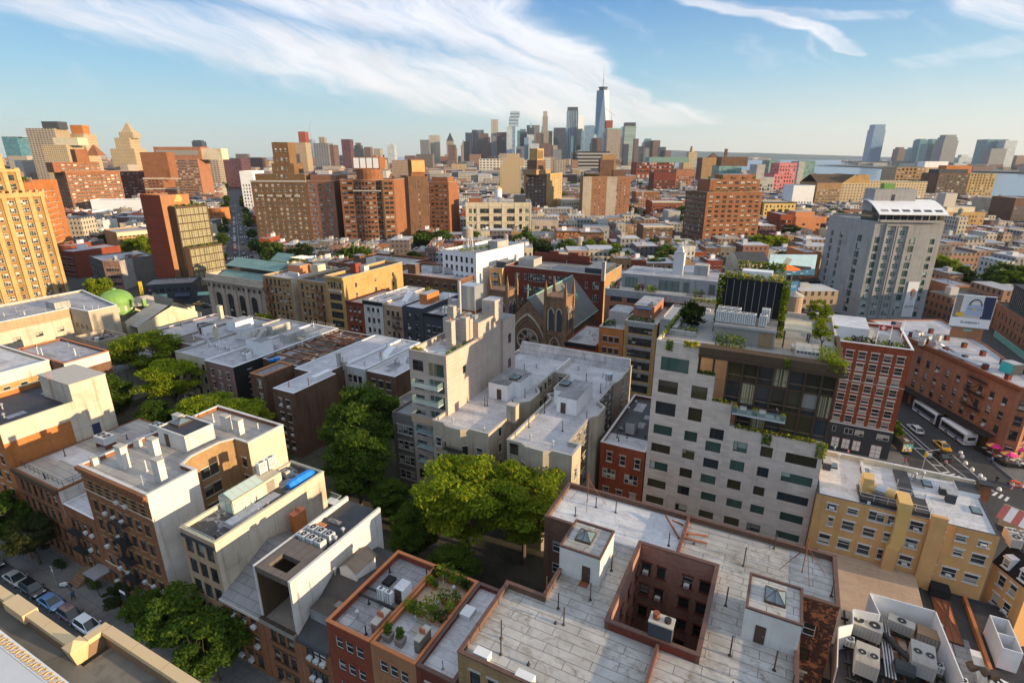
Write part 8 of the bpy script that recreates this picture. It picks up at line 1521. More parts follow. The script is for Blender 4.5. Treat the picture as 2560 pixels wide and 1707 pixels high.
 for i in range(7):p=plant('roof_shrub','terrace tree on the salmon apartment tower',0,0,0,1.6,1.6,'leaf_dark',70,None,'terrace trees on the salmon apartment tower',s=.6);p.location=r.matrix_basis@Vector((2+i*2.1,3.0+(i%2)*2,41.6))
 building('apartment_building','curving cream row of flats right of the golden wing',(-215.7,535.3),(-198,545),30,18,wall='cream',roof='tan_roof',par=.7,F=[(8,4,1.1,1.7,3,3.4,D2)])
 A,B,C_=(-71.3,409.1),(-55.6,398.5),(-22.5,421.0)
 r=building('apartment_tower','dark red brick side of the big corner apartment tower',A,(-56,398.9),20,38,wall='brick_brown',roof='tan_roof',par=.8,F=[(9,11,1.1,1.6,2.5,3.15,W2)]);
 r=building('apartment_tower','bright red brick front of the big corner apartment tower with planted set backs',B,C_,24,38,wall='brick_rust',roof='brown_roof',par=.9,cop='stone_trim',F=[(8,11,2.5,1.6,2.5,3.15,'far:dark_frame:glass')])
 top(r,3,39,3.5,22,9,'brick_rust','tan_roof',name='setback');[link('window',win('far:dark_frame:glass',2.6,1.6)[1],r,(8+i*4.3,3.45,z))for i in range(7)for z in(39.5,43)];top(r,14,38,8,20,12,'brick_rust','silver')
 for i in range(9):p=plant('roof_shrub','terrace shrub on the corner apartment tower',0,0,0,1.2,1.0,('leaf','leaf_bright','leaf_lime')[i%3],60,None,'terrace shrubs on the corner apartment tower',s=.5);p.location=r.matrix_basis@Vector((3+i*4,1.8 if i%2 else 5,37.6 if i%2 else 46.3))
 # left group
 r=building('apartment_tower','bright red orange slab with white floor lines and balconies',(-398.7,165.4),(-426.3,192.9),18,47,wall='brick_orange',roof='tan_roof',par=.8,F=[(2,12,2,1.6,3,3.4,W2,{'a':14,'b':3})]);[band(r,.05,30,3.1+k*3.4,3.3+k*3.4,'cream',d=.05,name='floor_line')for k in range(12)]
 for i in range(4):p=plant('roof_shrub','roof tree on the red orange slab',0,0,0,2,1.8,'leaf',70,None,'roof trees on the red orange slab',s=.6);p.location=r.matrix_basis@Vector((1+i*3,4,46.6))
 r=building('apartment_tower','wide orange brick apartment block stepping up to a square tower',(-653.6,304.4),(-647.4,351.8),30,46,wall='brick_rust',roof='tan_roof',par=.8,cop='stone_trim',F=[(11,12,2.7,1.5,3,3.4,W2)],W_=[(5,12,2,1.5,3,3.4,W2)])
 top(r,-6,34,8,26,9.5,'brick_rust','tan_roof',name='setback');[link('window',win(W2,2.6,1.5)[1],r,(1+i*5,7.95,z))for i in range(7)for z in(47.5,51)];top(r,16,27,10,22,22,'brick_rust','tan_roof',name='crown_tower')
 r=building('apartment_tower','dark maroon wing with stone bands left of the pink tower',(-767.1,417.2),(-738.8,431.6),24,41.7,wall='brick_maroon',roof='tan_roof',par=.8,F=[(8,14,2.2,1.7,3,3.5,D2)])
 r=building('apartment_tower','stepped red brick tower with cream bands in front of the pink tower',(-711.7,411.8),(-690.4,422.6),24,35.6,wall='brick_rust',roof='tan_roof',par=.8,cop='stone_trim',F=[(5,14,2.4,1.7,3,3.5,D2)]);top(r,0,32,4,20,30,'brick_rust','silver');[band(r,.05,47,z,z+1.4,'cream',d=.1)for z in(22,34)]
 r=building('apartment_tower','tall pink brick tower with a glazed top and pale arched crown',(-766.5,462.4),(-714.9,488.7),30,56.5,wall='brick_pink',roof='tan_roof',par=.8,cop='stone_trim',F=[(15,17,3.0,2.0,2,3.4,'far:stone_trim:glass:stone_trim')]);h=r['_h'];top(r,0,62,4,26,16,'brick_pink','silver',name='setback');m=M();m.box(3,58,3.85,3.997,h+5,h+11,'glass_dark');m.obj('glazed_top',r);bulkhead(r,62,88,6,24,14,'cream','tan_roof',name='arched_crown')
 r=building('warehouse','long bright white wall of a warehouse behind the red slab',(-628.4,308.3),(-577.3,334.3),14,19.6,wall='poster_white',roof='silver',par=.5);building('warehouse','low white warehouse end left of the long white wall',(-621.6,289.4),(-607.4,296.6),26,10.4,wall='white_paint',roof='silver',par=.5,F=[(4,1,2,1.4,14,3,D2)])
 r=building('tower_block','tall pale tan tower block with a dark roof box at the far left',(-1373.8,590.7),(-1323.5,616.3),38,110.8,wall='ap_tan',roof='tan_roof',par=1,wmat={0:'sk_tan'});bulkhead(r,30,62,6,30,14,'dark_render','tan_roof')
 r=building('tower_block','second tan tower block with a square brick stack',(-1377.2,645.1),(-1330.4,668.9),38,102.5,wall='ap_gold',roof='tan_roof',par=1);bulkhead(r,25,50,6,26,18,'brick_orange','tan_roof')
 r=building('apartment_tower','cream stepped tower with dark slots and a red hipped roof beside it',(-1176.6,522.8),(-1138.7,542.1),40,78.0,wall='ap_gold',roof='tan_roof',par=1);bulkhead(r,18,60,6,30,13,'cream','tan_roof');m=M();m.loft([[(68,4,60),(92,4,60),(92,24,60),(68,24,60)],[(79,13,78),(81,13,78),(81,15,78),(79,15,78)]],'brick_rust');m.obj('hipped_roof',r)
 r=building('office_tower','golden wedding cake tower with a pointed copper tip',(-1434.5,784.2),(-1403.5,800.0),36,99.2,wall='ap_gold',roof='tan_roof',par=1);h=r['_h'];bulkhead(r,10,43,4,30,13,'ap_gold','tan_roof');m=M();m.loft([[(14,7,h+12),(39,7,h+12),(39,28,h+12),(14,28,h+12)],[(20,12,h+23),(33,12,h+23),(33,22,h+23),(20,22,h+23)],[(24,15,h+32),(29,15,h+32),(29,19,h+32),(24,19,h+32)]],'ap_gold');m.obj('spire',r);bulkhead(r,-8,62,-10,36,-34+h-h,'ap_gold')if False else None;building('office_tower','broad golden lower shoulders of the wedding cake tower',(-1426.7,765.7),(-1377.4,790.9),44,75.1,wall='ap_gold',roof='tan_roof',par=1)
 r=building('office_tower','teal and white glass tower at the left edge of the skyline',(-2098.6,838.7),(-2058.7,859.0),40,111.8,wall='sk_teal',roof='silver',par=1);bulkhead(r,20,60,-2,20,1,'sk_pale')
 r=building('office_tower','dark round cornered tower alone on the left skyline',(-2173.8,1473.8),(-2139.0,1491.5),36,111.2,wall='sk_dark',roof='silver',par=1);bulkhead(r,4,34,4,30,6,'sk_dark')
 building('apartment_building','white loft with dark windows beside the broad avenue',(-562.6,431.6),(-549.5,438.3),30,44.6,wall='white_paint',roof='silver',par=.8,F=[(4,8,1.6,2,3,3.6,D2)]);building('loft_building','maroon arcaded loft with a red side left of the avenue',(-1000.0,725.0),(-961.7,744.5),40,55.0,wall='sk_maroon',roof='tan_roof',par=.8);building('loft_building','pale arcaded loft beside the maroon one',(-1002.6,701.3),(-982.4,711.5),40,57.1,wall='sk_tan',roof='tan_roof',par=.8)
 for i,(a,lab,c)in enumerate((('(-469.4, 322.0), (-458.9, 327.3), 16, 16.6','',''),)):pass
 building('row_house','orange lit corner house with chimney row beside the broad avenue',(-488.2,334.9),(-477.3,340.4),16,14.8,wall='brick_orange',roof='tan_roof',par=.5,F=[(3,3,1,1.7,2,3.3,D2)])
 # right group
 r=building('apartment_building','yellow ochre warehouse with tall black arches and iron balconies',(-27.7,569.5),(-1.8,582.7),26,20.5,wall='yellow_paint',roof='silver',par=.6,cornice=('brown_trim',.6,.7),F=[(8,1,1.5,2.2,15.5,3,D2),(1,4,1.6,2.0,2,3.6,D2,{'a':1.2,'b':26}),(3,1,4.2,9.5,4.6,3,'grid:dark_frame:glass_dark',{'a':5.5,'b':4.5})]);building('apartment_building','brown side wing of the ochre arched warehouse',(-37.2,569.2),(-28.1,573.8),24,20.5,wall='brick_brown',roof='silver',par=.6,F=[(4,5,1.2,1.9,2,3.4,D2)])
 r=building('industrial_building','plain salmon brick building with small window trios left of the hotel tower',(0.4,494.0),(22.0,505.0),24,15.6,wall='salmon',roof='tan_roof',par=.5,F=[(2,2,2.4,1.3,5,4,D2)]);bulkhead(r,1,16,4,18,4,'salmon','tan_roof');building('apartment_building','dark red brick building left of the salmon one',(-10.5,477.2),(-2.1,481.5),24,18.5,wall='brick_red',roof='silver',par=.5,F=[(6,4,1,1.8,2,3.4,D2)])
 r=building('loft_building','large tan loft under a dark pitched roof on the right',(16.3,726.6),(40.9,739.1),40,31.9,wall='brick_tan',roof='brown_roof',par=.6,F=[(8,7,1.9,1.9,3,3.3,W2)]);h=r['_h'];m=M();w=40;m.face([(0,1,h),(40,1,h),(40,20,h+9),(0,20,h+9)],'brown_trim');m.face([(0,20,h+9),(40,20,h+9),(40,39,h),(0,39,h)],'brown_trim');m.obj('pitched_roof',r)
 r=building('loft_building','golden gable ended wing of the large tan loft',(41.0,739.2),(63.8,750.8),40,31.9,wall='ap_gold',roof='brown_roof',par=.6);h=r['_h'];m=M();m.face([(0,0,h+.002),(26,0,h+.002),(13,0,h+9)],'brick_yellow');m.face([(0,0,h),(13,0,h+9),(13,39,h+9),(0,39,h)],'brown_trim');m.face([(26,0,h),(26,39,h),(13,39,h+9),(13,0,h+9)],'brown_trim');m.obj('gable_roof',r);bulkhead(r,22,36,10,24,9,'brick_yellow','brown_roof')
 building('loft_building','golden long loft front with green cornice behind the hotel',(59.5,815.9),(138.6,856.2),30,30.7,wall='ap_gold',roof='tan_roof',par=.8,cop='copper_green');r=building('loft_building','tall tan loft with a white roof house and green cornice near the river',(124.2,1028.5),(163.4,1048.4),34,44.1,wall='ap_tan',roof='tan_roof',par=.8,cop='copper_green',wmat={0:'brick_tan'},F=[(7,6,3,3,24,5.2,D2)]);bulkhead(r,45,80,6,22,9,'white_paint','silver');building('loft_building','bright golden corner wing of the tall tan loft',(163.9,1051.0),(185.3,1061.8),34,44.1,wall='ap_gold',roof='tan_roof',par=.8)
 r=building('loft_building','dark brown brick loft with green windows near the river',(170.2,984.6),(208.5,1004.1),34,37.3,wall='brick_brown',roof='grey_roof',par=.8,F=[(8,9,3,2.8,4,3.9,'far:dark_frame:glass_green')]);bulkhead(r,3,44,6,26,6,'dark_render','grey_roof');bulkhead(r,14,50,8,24,11,'brick_orange','tan_roof');building('loft_building','golden brick loft front with green corner bays at the river',(209.4,1006.8),(242.7,1023.8),34,36.7,wall='brick_yellow',roof='grey_roof',par=.8,F=[(8,10,2.2,2.6,4,3.7,'far:dark_frame:glass_green')])
 r=building('loft_building','yellow loft with rows of small dark windows right of the hotel tower',(102.9,535.0),(129.8,548.7),26,20.1,wall='brick_yellow',roof='tan_roof',par=.6,F=[(12,5,1.3,1.3,3,3.3,D2)]);bulkhead(r,4,26,6,20,4,'cream','tan_roof');bulkhead(r,3,12,9,18,14,'stone_trim','silver')
 building('apartment_building','red brown apartment block with big blue panes at the right edge',(161.5,609.8),(181.4,619.9),24,27.8,wall='brick_brown',roof='silver',par=.6,F=[(8,6,2.2,2.0,2,3.3,'grid:stone_trim:glass_blue')]);building('apartment_building','tan low block with a white vent by the river bank',(160.9,665.6),(177.9,674.3),24,23.8,wall='concrete_tan',roof='grey_roof',par=.6,F=[(4,2,2.4,2,9,4,D2)])
 building('apartment_tower','bright pink palazzo with arched windows on the riverside',(-34.9,992.3),(-10.4,1004.8),30,49.7,wall='pink_paint',roof='tan_roof',par=1,F=[(6,9,2.2,3.0,4,5.6,D2)],W_=[(4,9,2.2,3,4,5.6,D2)]);building('apartment_building','lower pink shoulder of the pink palazzo',(-39.6,978.7),(-26.0,985.6),36,33.6,wall='pink_paint',roof='tan_roof',par=1,F=[(3,6,2.2,3.0,4,5.6,D2)])
 for a in(('green glass tower with white floors left of the pink palazzo','ap_glass'),):building('apartment_tower',a[0],(-57.9,1148.9),(-40.6,1157.7),30,52.0,wall=a[1],roof='silver',par=1)
 building('apartment_tower','grey slab next to the green glass tower',(-73.2,1085.0),(-60.5,1091.5),30,45.7,wall='concrete',roof='silver',par=1);building('apartment_tower','pale green glass tower right of the pink palazzo',(0.6,1178.8),(17.2,1187.2),30,51.2,wall='ap_glass',roof='silver',par=1);building('apartment_tower','grey slab right behind the pink palazzo',(-9.1,1162.6),(0.7,1167.6),30,50.6,wall='concrete',roof='silver',par=1)
 building('loft_building','grey arcaded warehouse in front of the pink palazzo',(-61.5,889.0),(-35.8,902.1),30,31.3,wall='concrete',roof='silver',par=.8,F=[(7,4,2.6,3.4,3,5,D2)]);building('apartment_building','white and blue stepped flats below the pink palazzo',(-7.1,714.7),(14.3,725.6),24,29.2,wall='white_paint',roof='silver',par=.8,F=[(7,3,1.6,1.6,3,3.4,D2)])
 r=building('apartment_tower','castle like brown brick tower with chimney and merlons',(-190.8,1249.6),(-162.6,1263.9),36,56.2,wall='brick_brown',roof='tan_roof',par=1,wmat={0:'brick_tan'});h=r['_h'];m=M();m.loft([[(16,4,h),(36,4,h),(36,24,h),(16,24,h)],[(25,13,h+9),(27,13,h+9),(27,15,h+9),(25,15,h+9)]],'brick_brown');m.obj('pointed_roof',r);chimney(r,49,6,5,5,18,'brick_brown',h-1)
 r=building('apartment_building','brick and glass loft conversion with a dark top near the river',(-125.3,1002.4),(-92.2,1019.2),34,44.6,wall='ap_glass',roof='grey_roof',par=1,wmat={0:'ap_glass'});bulkhead(r,4,48,5,28,15,'brick_brown','grey_roof')
 r=building('apartment_tower','golden tower with balconies and a domed lantern',(-253.8,1385.8),(-229.8,1398.1),34,54.8,wall='ap_gold',roof='tan_roof',par=1);h=r['_h'];bulkhead(r,12,32,6,24,14,'ap_gold','tan_roof');m=M();m.cyl(20,12,h+13,h+26,5,'ap_gold',10,3);m.obj('lantern',r)
 r=building('warehouse','huge red brick romanesque warehouse with green roof houses',(-338.6,1286.5),(-262.4,1325.3),60,45.7,wall='brick_red',roof='tan_roof',par=1.2,cop='stone_trim',F=[(15,3,4.0,5,24,8,D2),(8,1,5,13,6,8,D2)]);bulkhead(r,30,120,10,50,12,'green_metal','green_metal')
 building('loft_building','dark red loft in front of the romanesque warehouse',(-208.8,903.7),(-178.0,919.4),34,35.1,wall='brick_maroon',roof='silver',par=1,F=[(8,5,3,2,3,4.4,D2)]);building('loft_building','pinkish red loft with a skylight strip near the castle tower',(-188.0,970.4),(-160.8,984.3),34,38.8,wall='brick_pink',roof='copper_green',par=1,F=[(7,6,3,2,3,4.4,D2)])
 building('apartment_building','red brick apartment corner with white roof behind the salmon tower',(-165.2,634.1),(-141.4,646.2),24,22.1,wall='brick_rust',roof='silver',par=.7,cop='cream',F=[(8,5,1.6,1.8,3,3.5,W2)]);building('apartment_building','red brick block with cream quoins and arched top windows',(-125.2,542.3),(-98.9,555.7),24,19.6,wall='brick_red',roof='silver',par=.7,cornice=('cream',.8,1.2),F=[(10,5,1.3,1.9,3,3.4,W2)])
 building('row_house','grey stuccoed rear house left of the corner apartment tower',(-96.0,478.6),(-87.0,483.2),18,17.1,wall='concrete',roof='silver',par=.5)
 r=building('apartment_tower','cream stepped apartment tower in the middle distance',(-378.0,705.3),(-352.5,718.3),24,47.6,wall='ap_gold',roof='tan_roof',par=1);bulkhead(r,4,34,5,20,11,'ap_gold','tan_roof');bulkhead(r,10,28,6,18,17,'ap_gold','tan_roof')
 building('loft_building','white gridded printing loft in the middle distance',(-757.7,1297.4),(-694.1,1329.8),40,51.3,wall='sk_cream',roof='silver',par=1);building('loft_building','second pale gridded loft right of the white one',(-668.6,1342.8),(-626.6,1364.2),40,49.9,wall='sk_cream',roof='silver',par=1);building('loft_building','brownish gridded loft behind the golden wing',(-504.5,1202.0),(-482.4,1213.2),40,51.5,wall='sk_tan',roof='silver',par=1)
 building('office_tower','wide terraced block with black and white bands',(-564.6,1508.0),(-484.8,1548.7),60,70.7,wall='sk_band',roof='silver',par=1);building('office_tower','brown box left of the banded block',(-594.7,1548.8),(-569.6,1561.6),50,68.0,wall='sk_brown',roof='silver',par=1);building('office_tower','black slab standing before the banded block',(-529.1,1413.9),(-513.7,1421.7),40,26.8,wall='sk_dark',roof='silver',par=1)
 building('loft_building','cream domed loft at the left foot of the skyline',(-821.7,1264.8),(-788.5,1281.7),40,39.1,wall='ap_gold',roof='copper_green',par=1)
 # dark gabled houses and tan houses beyond the lofts
 for lab,L,R,d,h,wl,rf in(('charcoal gabled house with a white window',(-8,262),(16,268),18,10,'black_render','dark_roof'),('cream gabled house behind the billboard',(-22,292),(-8,298),20,11,'cream','dark_roof'),('tan house row with gable front beside the billboard',(20,270),(46-16,274),18,9,'cream','silver')):
  r=building('house',lab,L,R,d,h,wall=wl,roof=rf,par=.2,F=[(4,2,1,1.6,2,4,W2)]);w=math.hypot(R[0]-L[0],R[1]-L[1]);m=M();m.face([(0,0,h+.01),(w,0,h+.01),(w,d/2,h+4),(0,d/2,h+4)],rf);m.face([(0,d/2,h+4),(w,d/2,h+4),(w,d,h+.01),(0,d,h+.01)],rf);m.face([(0,0,h),(0,d/2,h+4),(0,d,h)],wl);m.face([(w,0,h),(w,d,h),(w,d/2,h+4)],wl);m.obj('gable_roof',r)
 r=building('apartment_building','orange brick house standing behind the sea billboard',(5.6,266.6),(12.2,269.9),16,22.2,wall='brick_orange',roof='tan_roof',par=.5,F=[(3,5,1.3,2,2,3.3,W2)])
 t=thing('billboard','wide billboard of a burning ship on a blue sea on a black post','billboard',(-6.3,220,0),.45);m=M();m.box(0,17,0,.6,20.0,27.5,'poster_sky');m.obj('panel',t);m=M();y=-.03;m.box(0,17,y,-.002,20.0,22.4,'poster_sea');rr=random.Random(6);m.face([(.3,y-.01,22.2),(1.6,y-.01,25.3),(2.2,y-.01,22.9),(9,y-.01,23.6),(15.5,y-.01,23.0),(15.6,y-.01,22.2),(9,y-.01,21.8)],'poster_dark');m.face([(5.5,y-.02,22),(7,y-.02,23.9),(9.2,y-.02,23.2),(11.5,y-.02,22.4),(12,y-.02,21.7),(8,y-.02,21.5)],'poster_fire');m.face([(4.6,y-.015,23.2),(6.2,y-.015,26.5),(8.2,y-.015,25.8),(7,y-.015,23.6)],'grey_metal');[m.box(i,i+rr.uniform(.6,2),y-.02,y-.012,z,z+.18,'poster_white')for i,z in((1,21),(4,20.6),(9,21),(12,20.5),(14,21.2),(7,20.3))];m.obj('picture',t);m=M();m.cyl(9,1.2,0,20,.8,'black_metal',12);m.box(4,14,.61,1.8,19.4,20,'black_metal');m.obj('post',t)
 t=thing('billboard','dark lower billboard with blue letters under the burning ship','billboard',(-2.6,222.2,0),.45);m=M();m.box(0,8,0,.4,12.5,18.0,'poster_dark');m.obj('panel',t);m=M();m.box(.2,7.8,-.02,-.002,13.2,17.6,'poster_blue');m.obj('picture',t);text('YORK',1.6,'poster_sky',t,(4.6,-.04,15.6),(PI/2,0,0),sx=1.3)
def skyline():
 def tw(name,lab,L,R,dep,h,skin,steps=(),top=None,par=0):
  r=building(name,lab,L,R,dep,h,wall=skin,roof='grey_roof',par=.5);w=math.hypot(R[0]-L[0],R[1]-L[1]);z=h
  for f,hh,*mm in steps:
   m=M();m.box(w*f,w*(1-f),dep*f,dep*(1-f),z-.5,z+hh,mm[0]if mm else skin,'grey_roof',skip='b');m.obj('upper_tier',r);z+=hh
  if top:m=M();f,hh,mm=top;a=[(w*f,dep*f,z-.5),(w*(1-f),dep*f,z-.5),(w*(1-f),dep*(1-f),z-.5),(w*f,dep*(1-f),z-.5)];m.loft([a,[(w*.5-.8,dep*.5-.8,z+hh),(w*.5+.8,dep*.5-.8,z+hh),(w*.5+.8,dep*.5+.8,z+hh),(w*.5-.8,dep*.5+.8,z+hh)]],mm);m.obj('pointed_top',r)
  return r
  # tallest tower: square base, chamfered prism, parapet ring and mast
 L,R,dep,h=(-1077.4,3154.7),(-1013.3,3187.4),60,399.9
 w=math.hypot(R[0]-L[0],R[1]-L[1]);ang=math.atan2(R[1]-L[1],R[0]-L[0])
 r=thing('skyscraper','tallest glass skyscraper with a tapering chamfered shaft and long mast','skyscraper',(*L,0),ang);m=M();c=w/2;zb,zt=60,h
 m.box(0,w,0,w,0,zb,'wtc',skip='b');B=[(0,0),(w,0),(w,w),(0,w)];T_=[(c,0),(w,c),(c,w),(0,c)];q=.12;T_=[(c+(x-c)*.98,c+(y-c)*.98)for x,y in T_]
 for i in range(4):
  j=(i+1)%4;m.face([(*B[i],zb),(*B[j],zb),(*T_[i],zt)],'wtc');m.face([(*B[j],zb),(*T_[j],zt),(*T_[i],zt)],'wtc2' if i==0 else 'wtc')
 m.face([(*p,zt)for p in T_],'grey_roof');m.obj('shaft',r);k=M();k.cyl(c,c,zt+.2,zt+14,c*.62,'sk_dark',20);k.cyl(c,c,zt+14.2,zt+17,c*.75,'dark_render',20);k.obj('ring',r);k=M();k.cyl(c,c,zt+17,zt+50,2.6,'grey_metal',8,2.0);k.cyl(c,c,zt+50,zt+56,4,'grey_metal',8);k.cyl(c,c,zt+56,zt+126,1.9,'grey_metal',8,.5);k.obj('mast',r)
 r=tw('skyscraper','dark striped glass skyscraper left of the tallest one',(-1166.5,2941.0),(-1115.0,2967.2),50,283.3,'sk_stripe',((.04,18,'sk_dark'),));tw('skyscraper','bright white glass tower right behind the dark striped one',(-1237.9,3297.4),(-1208.3,3312.5),50,280.2,'white_glass');tw('skyscraper','dark glass slab between the white tower and the blue block',(-1064.9,2824.4),(-1038.8,2837.7),40,187.1,'sk_dark')
 tw('skyscraper','blue glass block left of the tallest skyscraper',(-1096.0,3033.0),(-1051.7,3055.6),60,212.7,'sk_blue');tw('skyscraper','small pale blue slab beside the blue glass block',(-1068.8,3103.0),(-1056.3,3109.3),40,167.9,'sk_pale')
 r=tw('skyscraper','unfinished concrete tower with red formwork on top',(-949.4,2939.3),(-917.9,2955.4),50,191.9,'sk_brown',((.02,38,'brick_red'),));m=M();h=r['_h'];m.tube((30,20,h+30),(30,20,h+66),1.2,'red_paint',4);m.tube((45,20,h+62),(-5,20,h+98),1.0,'red_paint',4);m.obj('crane',r)
 r=tw('skyscraper','broad tan gridded tower with a green roof line',(-771.8,2412.6),(-718.8,2439.6),60,164.9,'sk_tan',((.0,4,'copper_green'),));tw('skyscraper','slim pale glass slab joined to the tan gridded tower',(-801.5,2453.6),(-786.6,2461.2),40,153.6,'sk_pale');tw('skyscraper','grey slab between the tan and green towers',(-830.7,2831.5),(-815.7,2839.1),40,144.8,'sk_grey');tw('skyscraper','green banded glass tower on the right of downtown',(-790.5,2739.8),(-742.4,2764.2),50,191.0,'sk_green',((.04,16,'sk_dark'),))
 for lab,a,s,st,tp in(('dark low office block right of the green tower','0',0,0,0),):pass
 tw('office_tower','dark blue slab in the lower right downtown cluster',(-803.9,3069.6),(-770.5,3086.6),50,104.3,'sk_dark');tw('office_tower','grey office tower with a rounded cap right of downtown',(-829.3,3281.1),(-782.7,3304.9),60,127.0,'sk_grey',((.12,11),(.2,10,'sk_teal')));tw('office_tower','brown office tower with a glass bay right of downtown',(-771.7,3254.3),(-736.8,3272.1),60,137.5,'sk_brown');tw('office_tower','dark stepped block at the right end of downtown',(-700.2,3122.4),(-673.1,3136.3),50,101.0,'sk_dark');tw('office_tower','low brown block ending the downtown cluster',(-664.4,3084.6),(-637.6,3098.2),50,83.0,'sk_brown')
 r=tw('skyscraper','twisting pale silver tower with rippled sides',(-1555.5,2798.9),(-1519.9,2817.0),46,242.7,'sk_steel');r=tw('skyscraper','irregular stacked glass tower like piled boxes',(-1146.0,2221.9),(-1122.7,2233.8),34,177.2,'sk_blue');h=r['_h'];rr=random.Random(4)
 for i in range(9):m=M();a=rr.uniform(-4,4);m.box(2+a,42+a,a*.4,34+a*.4,h-.4+i*6.5,h-.4+(i+1)*6.5-.05,'sk_blue' if i%2 else 'sk_pale','grey_roof');m.obj('stacked_floor',r)
 tw('office_tower','pale light blue glass box in front of the stacked glass tower',(-1109.3,2128.3),(-1088.2,2139.1),34,170.5,'sk_pale');tw('skyscraper','grey two tone slab on the left of downtown',(-1733.5,2820.4),(-1699.2,2837.9),60,179.4,'sk_grey');tw('skyscraper','wide grey slab behind the brown stepped tower',(-1725.8,2880.5),(-1667.1,2910.4),60,195.8,'sk_grey');tw('office_tower','brown stepped office tower with setbacks',(-1473.3,2504.1),(-1407.5,2537.6),60,119.1,'sk_brown',((.1,26),(.22,17)));tw('skyscraper','dark brown box right of the twisting tower',(-1501.9,2770.1),(-1456.6,2793.1),60,176.3,'sk_maroon');tw('office_tower','slim grey building with a cupola at the left of downtown',(-1545.3,2467.4),(-1521.9,2479.3),40,106.3,'sk_tan',((.2,9),),(.25,18,'sk_tan'))
 tw('skyscraper','slim courthouse tower with a dark pyramid roof',(-1497.6,2267.2),(-1469.0,2281.8),44,122.4,'sk_tan',(),(.02,36,'dark_roof'));tw('office_tower','brick tower standing right before the pyramid roofed one',(-1215.2,1849.9),(-1190.8,1862.4),40,97.5,'sk_brown')
 tw('skyscraper','dark office tower behind the stacked glass tower',(-1373.4,2779.4),(-1338.2,2797.4),50,177.7,'sk_dark',((.1,12,'sk_teal'),));tw('skyscraper','wide grey slab with green spires before it',(-1423.7,2978.3),(-1359.9,3010.8),50,218.6,'sk_grey');tw('office_tower','dark box on a pale base before the wide grey slab',(-1290.2,2709.6),(-1261.1,2724.4),40,192.3,'sk_dark',(),(.3,27,'copper_green'));tw('office_tower','pale stone base building before the wide grey slab',(-1249.3,2618.2),(-1218.7,2633.8),40,156.0,'sk_pale');r=tw('skyscraper','tall tapering beige stone tower with a stepped crown',(-1288.3,2878.9),(-1253.6,2896.6),44,185.1,'sk_tan',((.14,70),(.22,26,'sk_steel')));tw('office_tower','thin dark slab beside the beige stone tower',(-1254.6,2896.1),(-1235.6,2905.8),40,182.3,'sk_dark');tw('skyscraper','black steel office block in the middle of downtown',(-1168.6,2771.5),(-1117.1,2797.8),60,192.3,'sk_dark');tw('office_tower','blue grey block pressed against the black steel one',(-1148.8,2837.7),(-1127.5,2848.6),50,191.9,'sk_blue')
 tw('office_tower','rust brown block at the foot of downtown',(-942.2,2101.3),(-904.3,2120.6),50,105.3,'sk_brown');tw('office_tower','greenish grey block left of the rust brown one',(-980.1,2082.0),(-948.0,2098.3),50,103.2,'sk_pale');tw('office_tower','grey slab group at the foot of the black steel block',(-860.1,2030.9),(-830.4,2046.0),50,79.9,'sk_grey');tw('office_tower','brown stepped block at the foot of the tallest skyscraper',(-897.1,2573.2),(-842.6,2600.9),50,110.4,'sk_brown',((.15,25),))
 tw('office_tower','pale bridge like block left of the light glass box',(-1074.0,2146.4),(-1045.7,2160.8),50,94.4,'sk_grey');tw('office_tower','dark brown block below the stacked glass tower',(-947.4,1761.9),(-913.5,1779.2),50,65.7,'sk_tan')
 # left skyline
 r=tw('skyscraper','unfinished red tower with a crane on the left skyline',(-2028.8,1884.3),(-2001.5,1898.3),44,158.8,'brick_red',());h=r['_h'];m=M();m.tube((48,20,h-60),(48,20,h+8),1.2,'grey_metal',4);m.tube((42,20,h+5),(56,20,h+46),1.0,'grey_metal',4);m.obj('crane',r)
 tw('skyscraper','blue glass tower right of the unfinished red one',(-2076.6,1972.2),(-2052.2,1984.6),44,129.3,'sk_blue');tw('apartment_tower','tan and dark slab pair on the left skyline',(-1189.9,1077.2),(-1156.3,1094.3),40,91.4,'ap_tan');tw('apartment_tower','broad dark grey slab with a tan edge on the left skyline',(-1062.9,1029.7),(-1031.1,1045.9),40,88.2,'sk_grey',((.3,14,'sk_tan'),));tw('apartment_tower','brown slab against the broad dark grey one',(-1038.4,1053.4),(-1027.0,1059.2),40,84.6,'sk_brown');tw('apartment_tower','maroon slab standing alone on the skyline',(-1216.8,1288.0),(-1194.0,1299.6),36,104.4,'sk_maroon');tw('office_tower','white banded tower with a pointed cap',(-1227.4,1507.0),(-1206.6,1517.6),40,89.1,'sk_pale',((.2,5),),(.3,8,'sk_pale'));tw('office_tower','grey office slab left of the taller fluted one',(-1487.4,2047.9),(-1453.0,2065.5),44,122.1,'sk_grey');tw('office_tower','tall fluted grey slab left of the pyramid roof',(-1482.1,2106.8),(-1441.6,2127.4),44,142.2,'sk_steel');tw('apartment_tower','thin slate slab far on the left skyline',(-2377.6,2043.3),(-2364.4,2050.0),40,121.4,'sk_dark');tw('apartment_tower','group of far blue grey slabs behind the avenue',(-2359.0,2052.8),(-2312.6,2076.4),40,106.0,'sk_blue');tw('apartment_tower','brown towers with light caps near the maroon slab',(-1499.3,1705.2),(-1478.9,1715.6),40,89.5,'sk_brown');tw('apartment_tower','pale twin slab right of the brown towers',(-1401.5,1642.8),(-1380.2,1653.6),40,82.6,'sk_tan');tw('apartment_tower','dark stepped group near the maroon slab',(-1612.5,1759.7),(-1571.8,1780.5),50,84.6,'sk_dark',((.2,12),(.3,10,'sk_brown')))
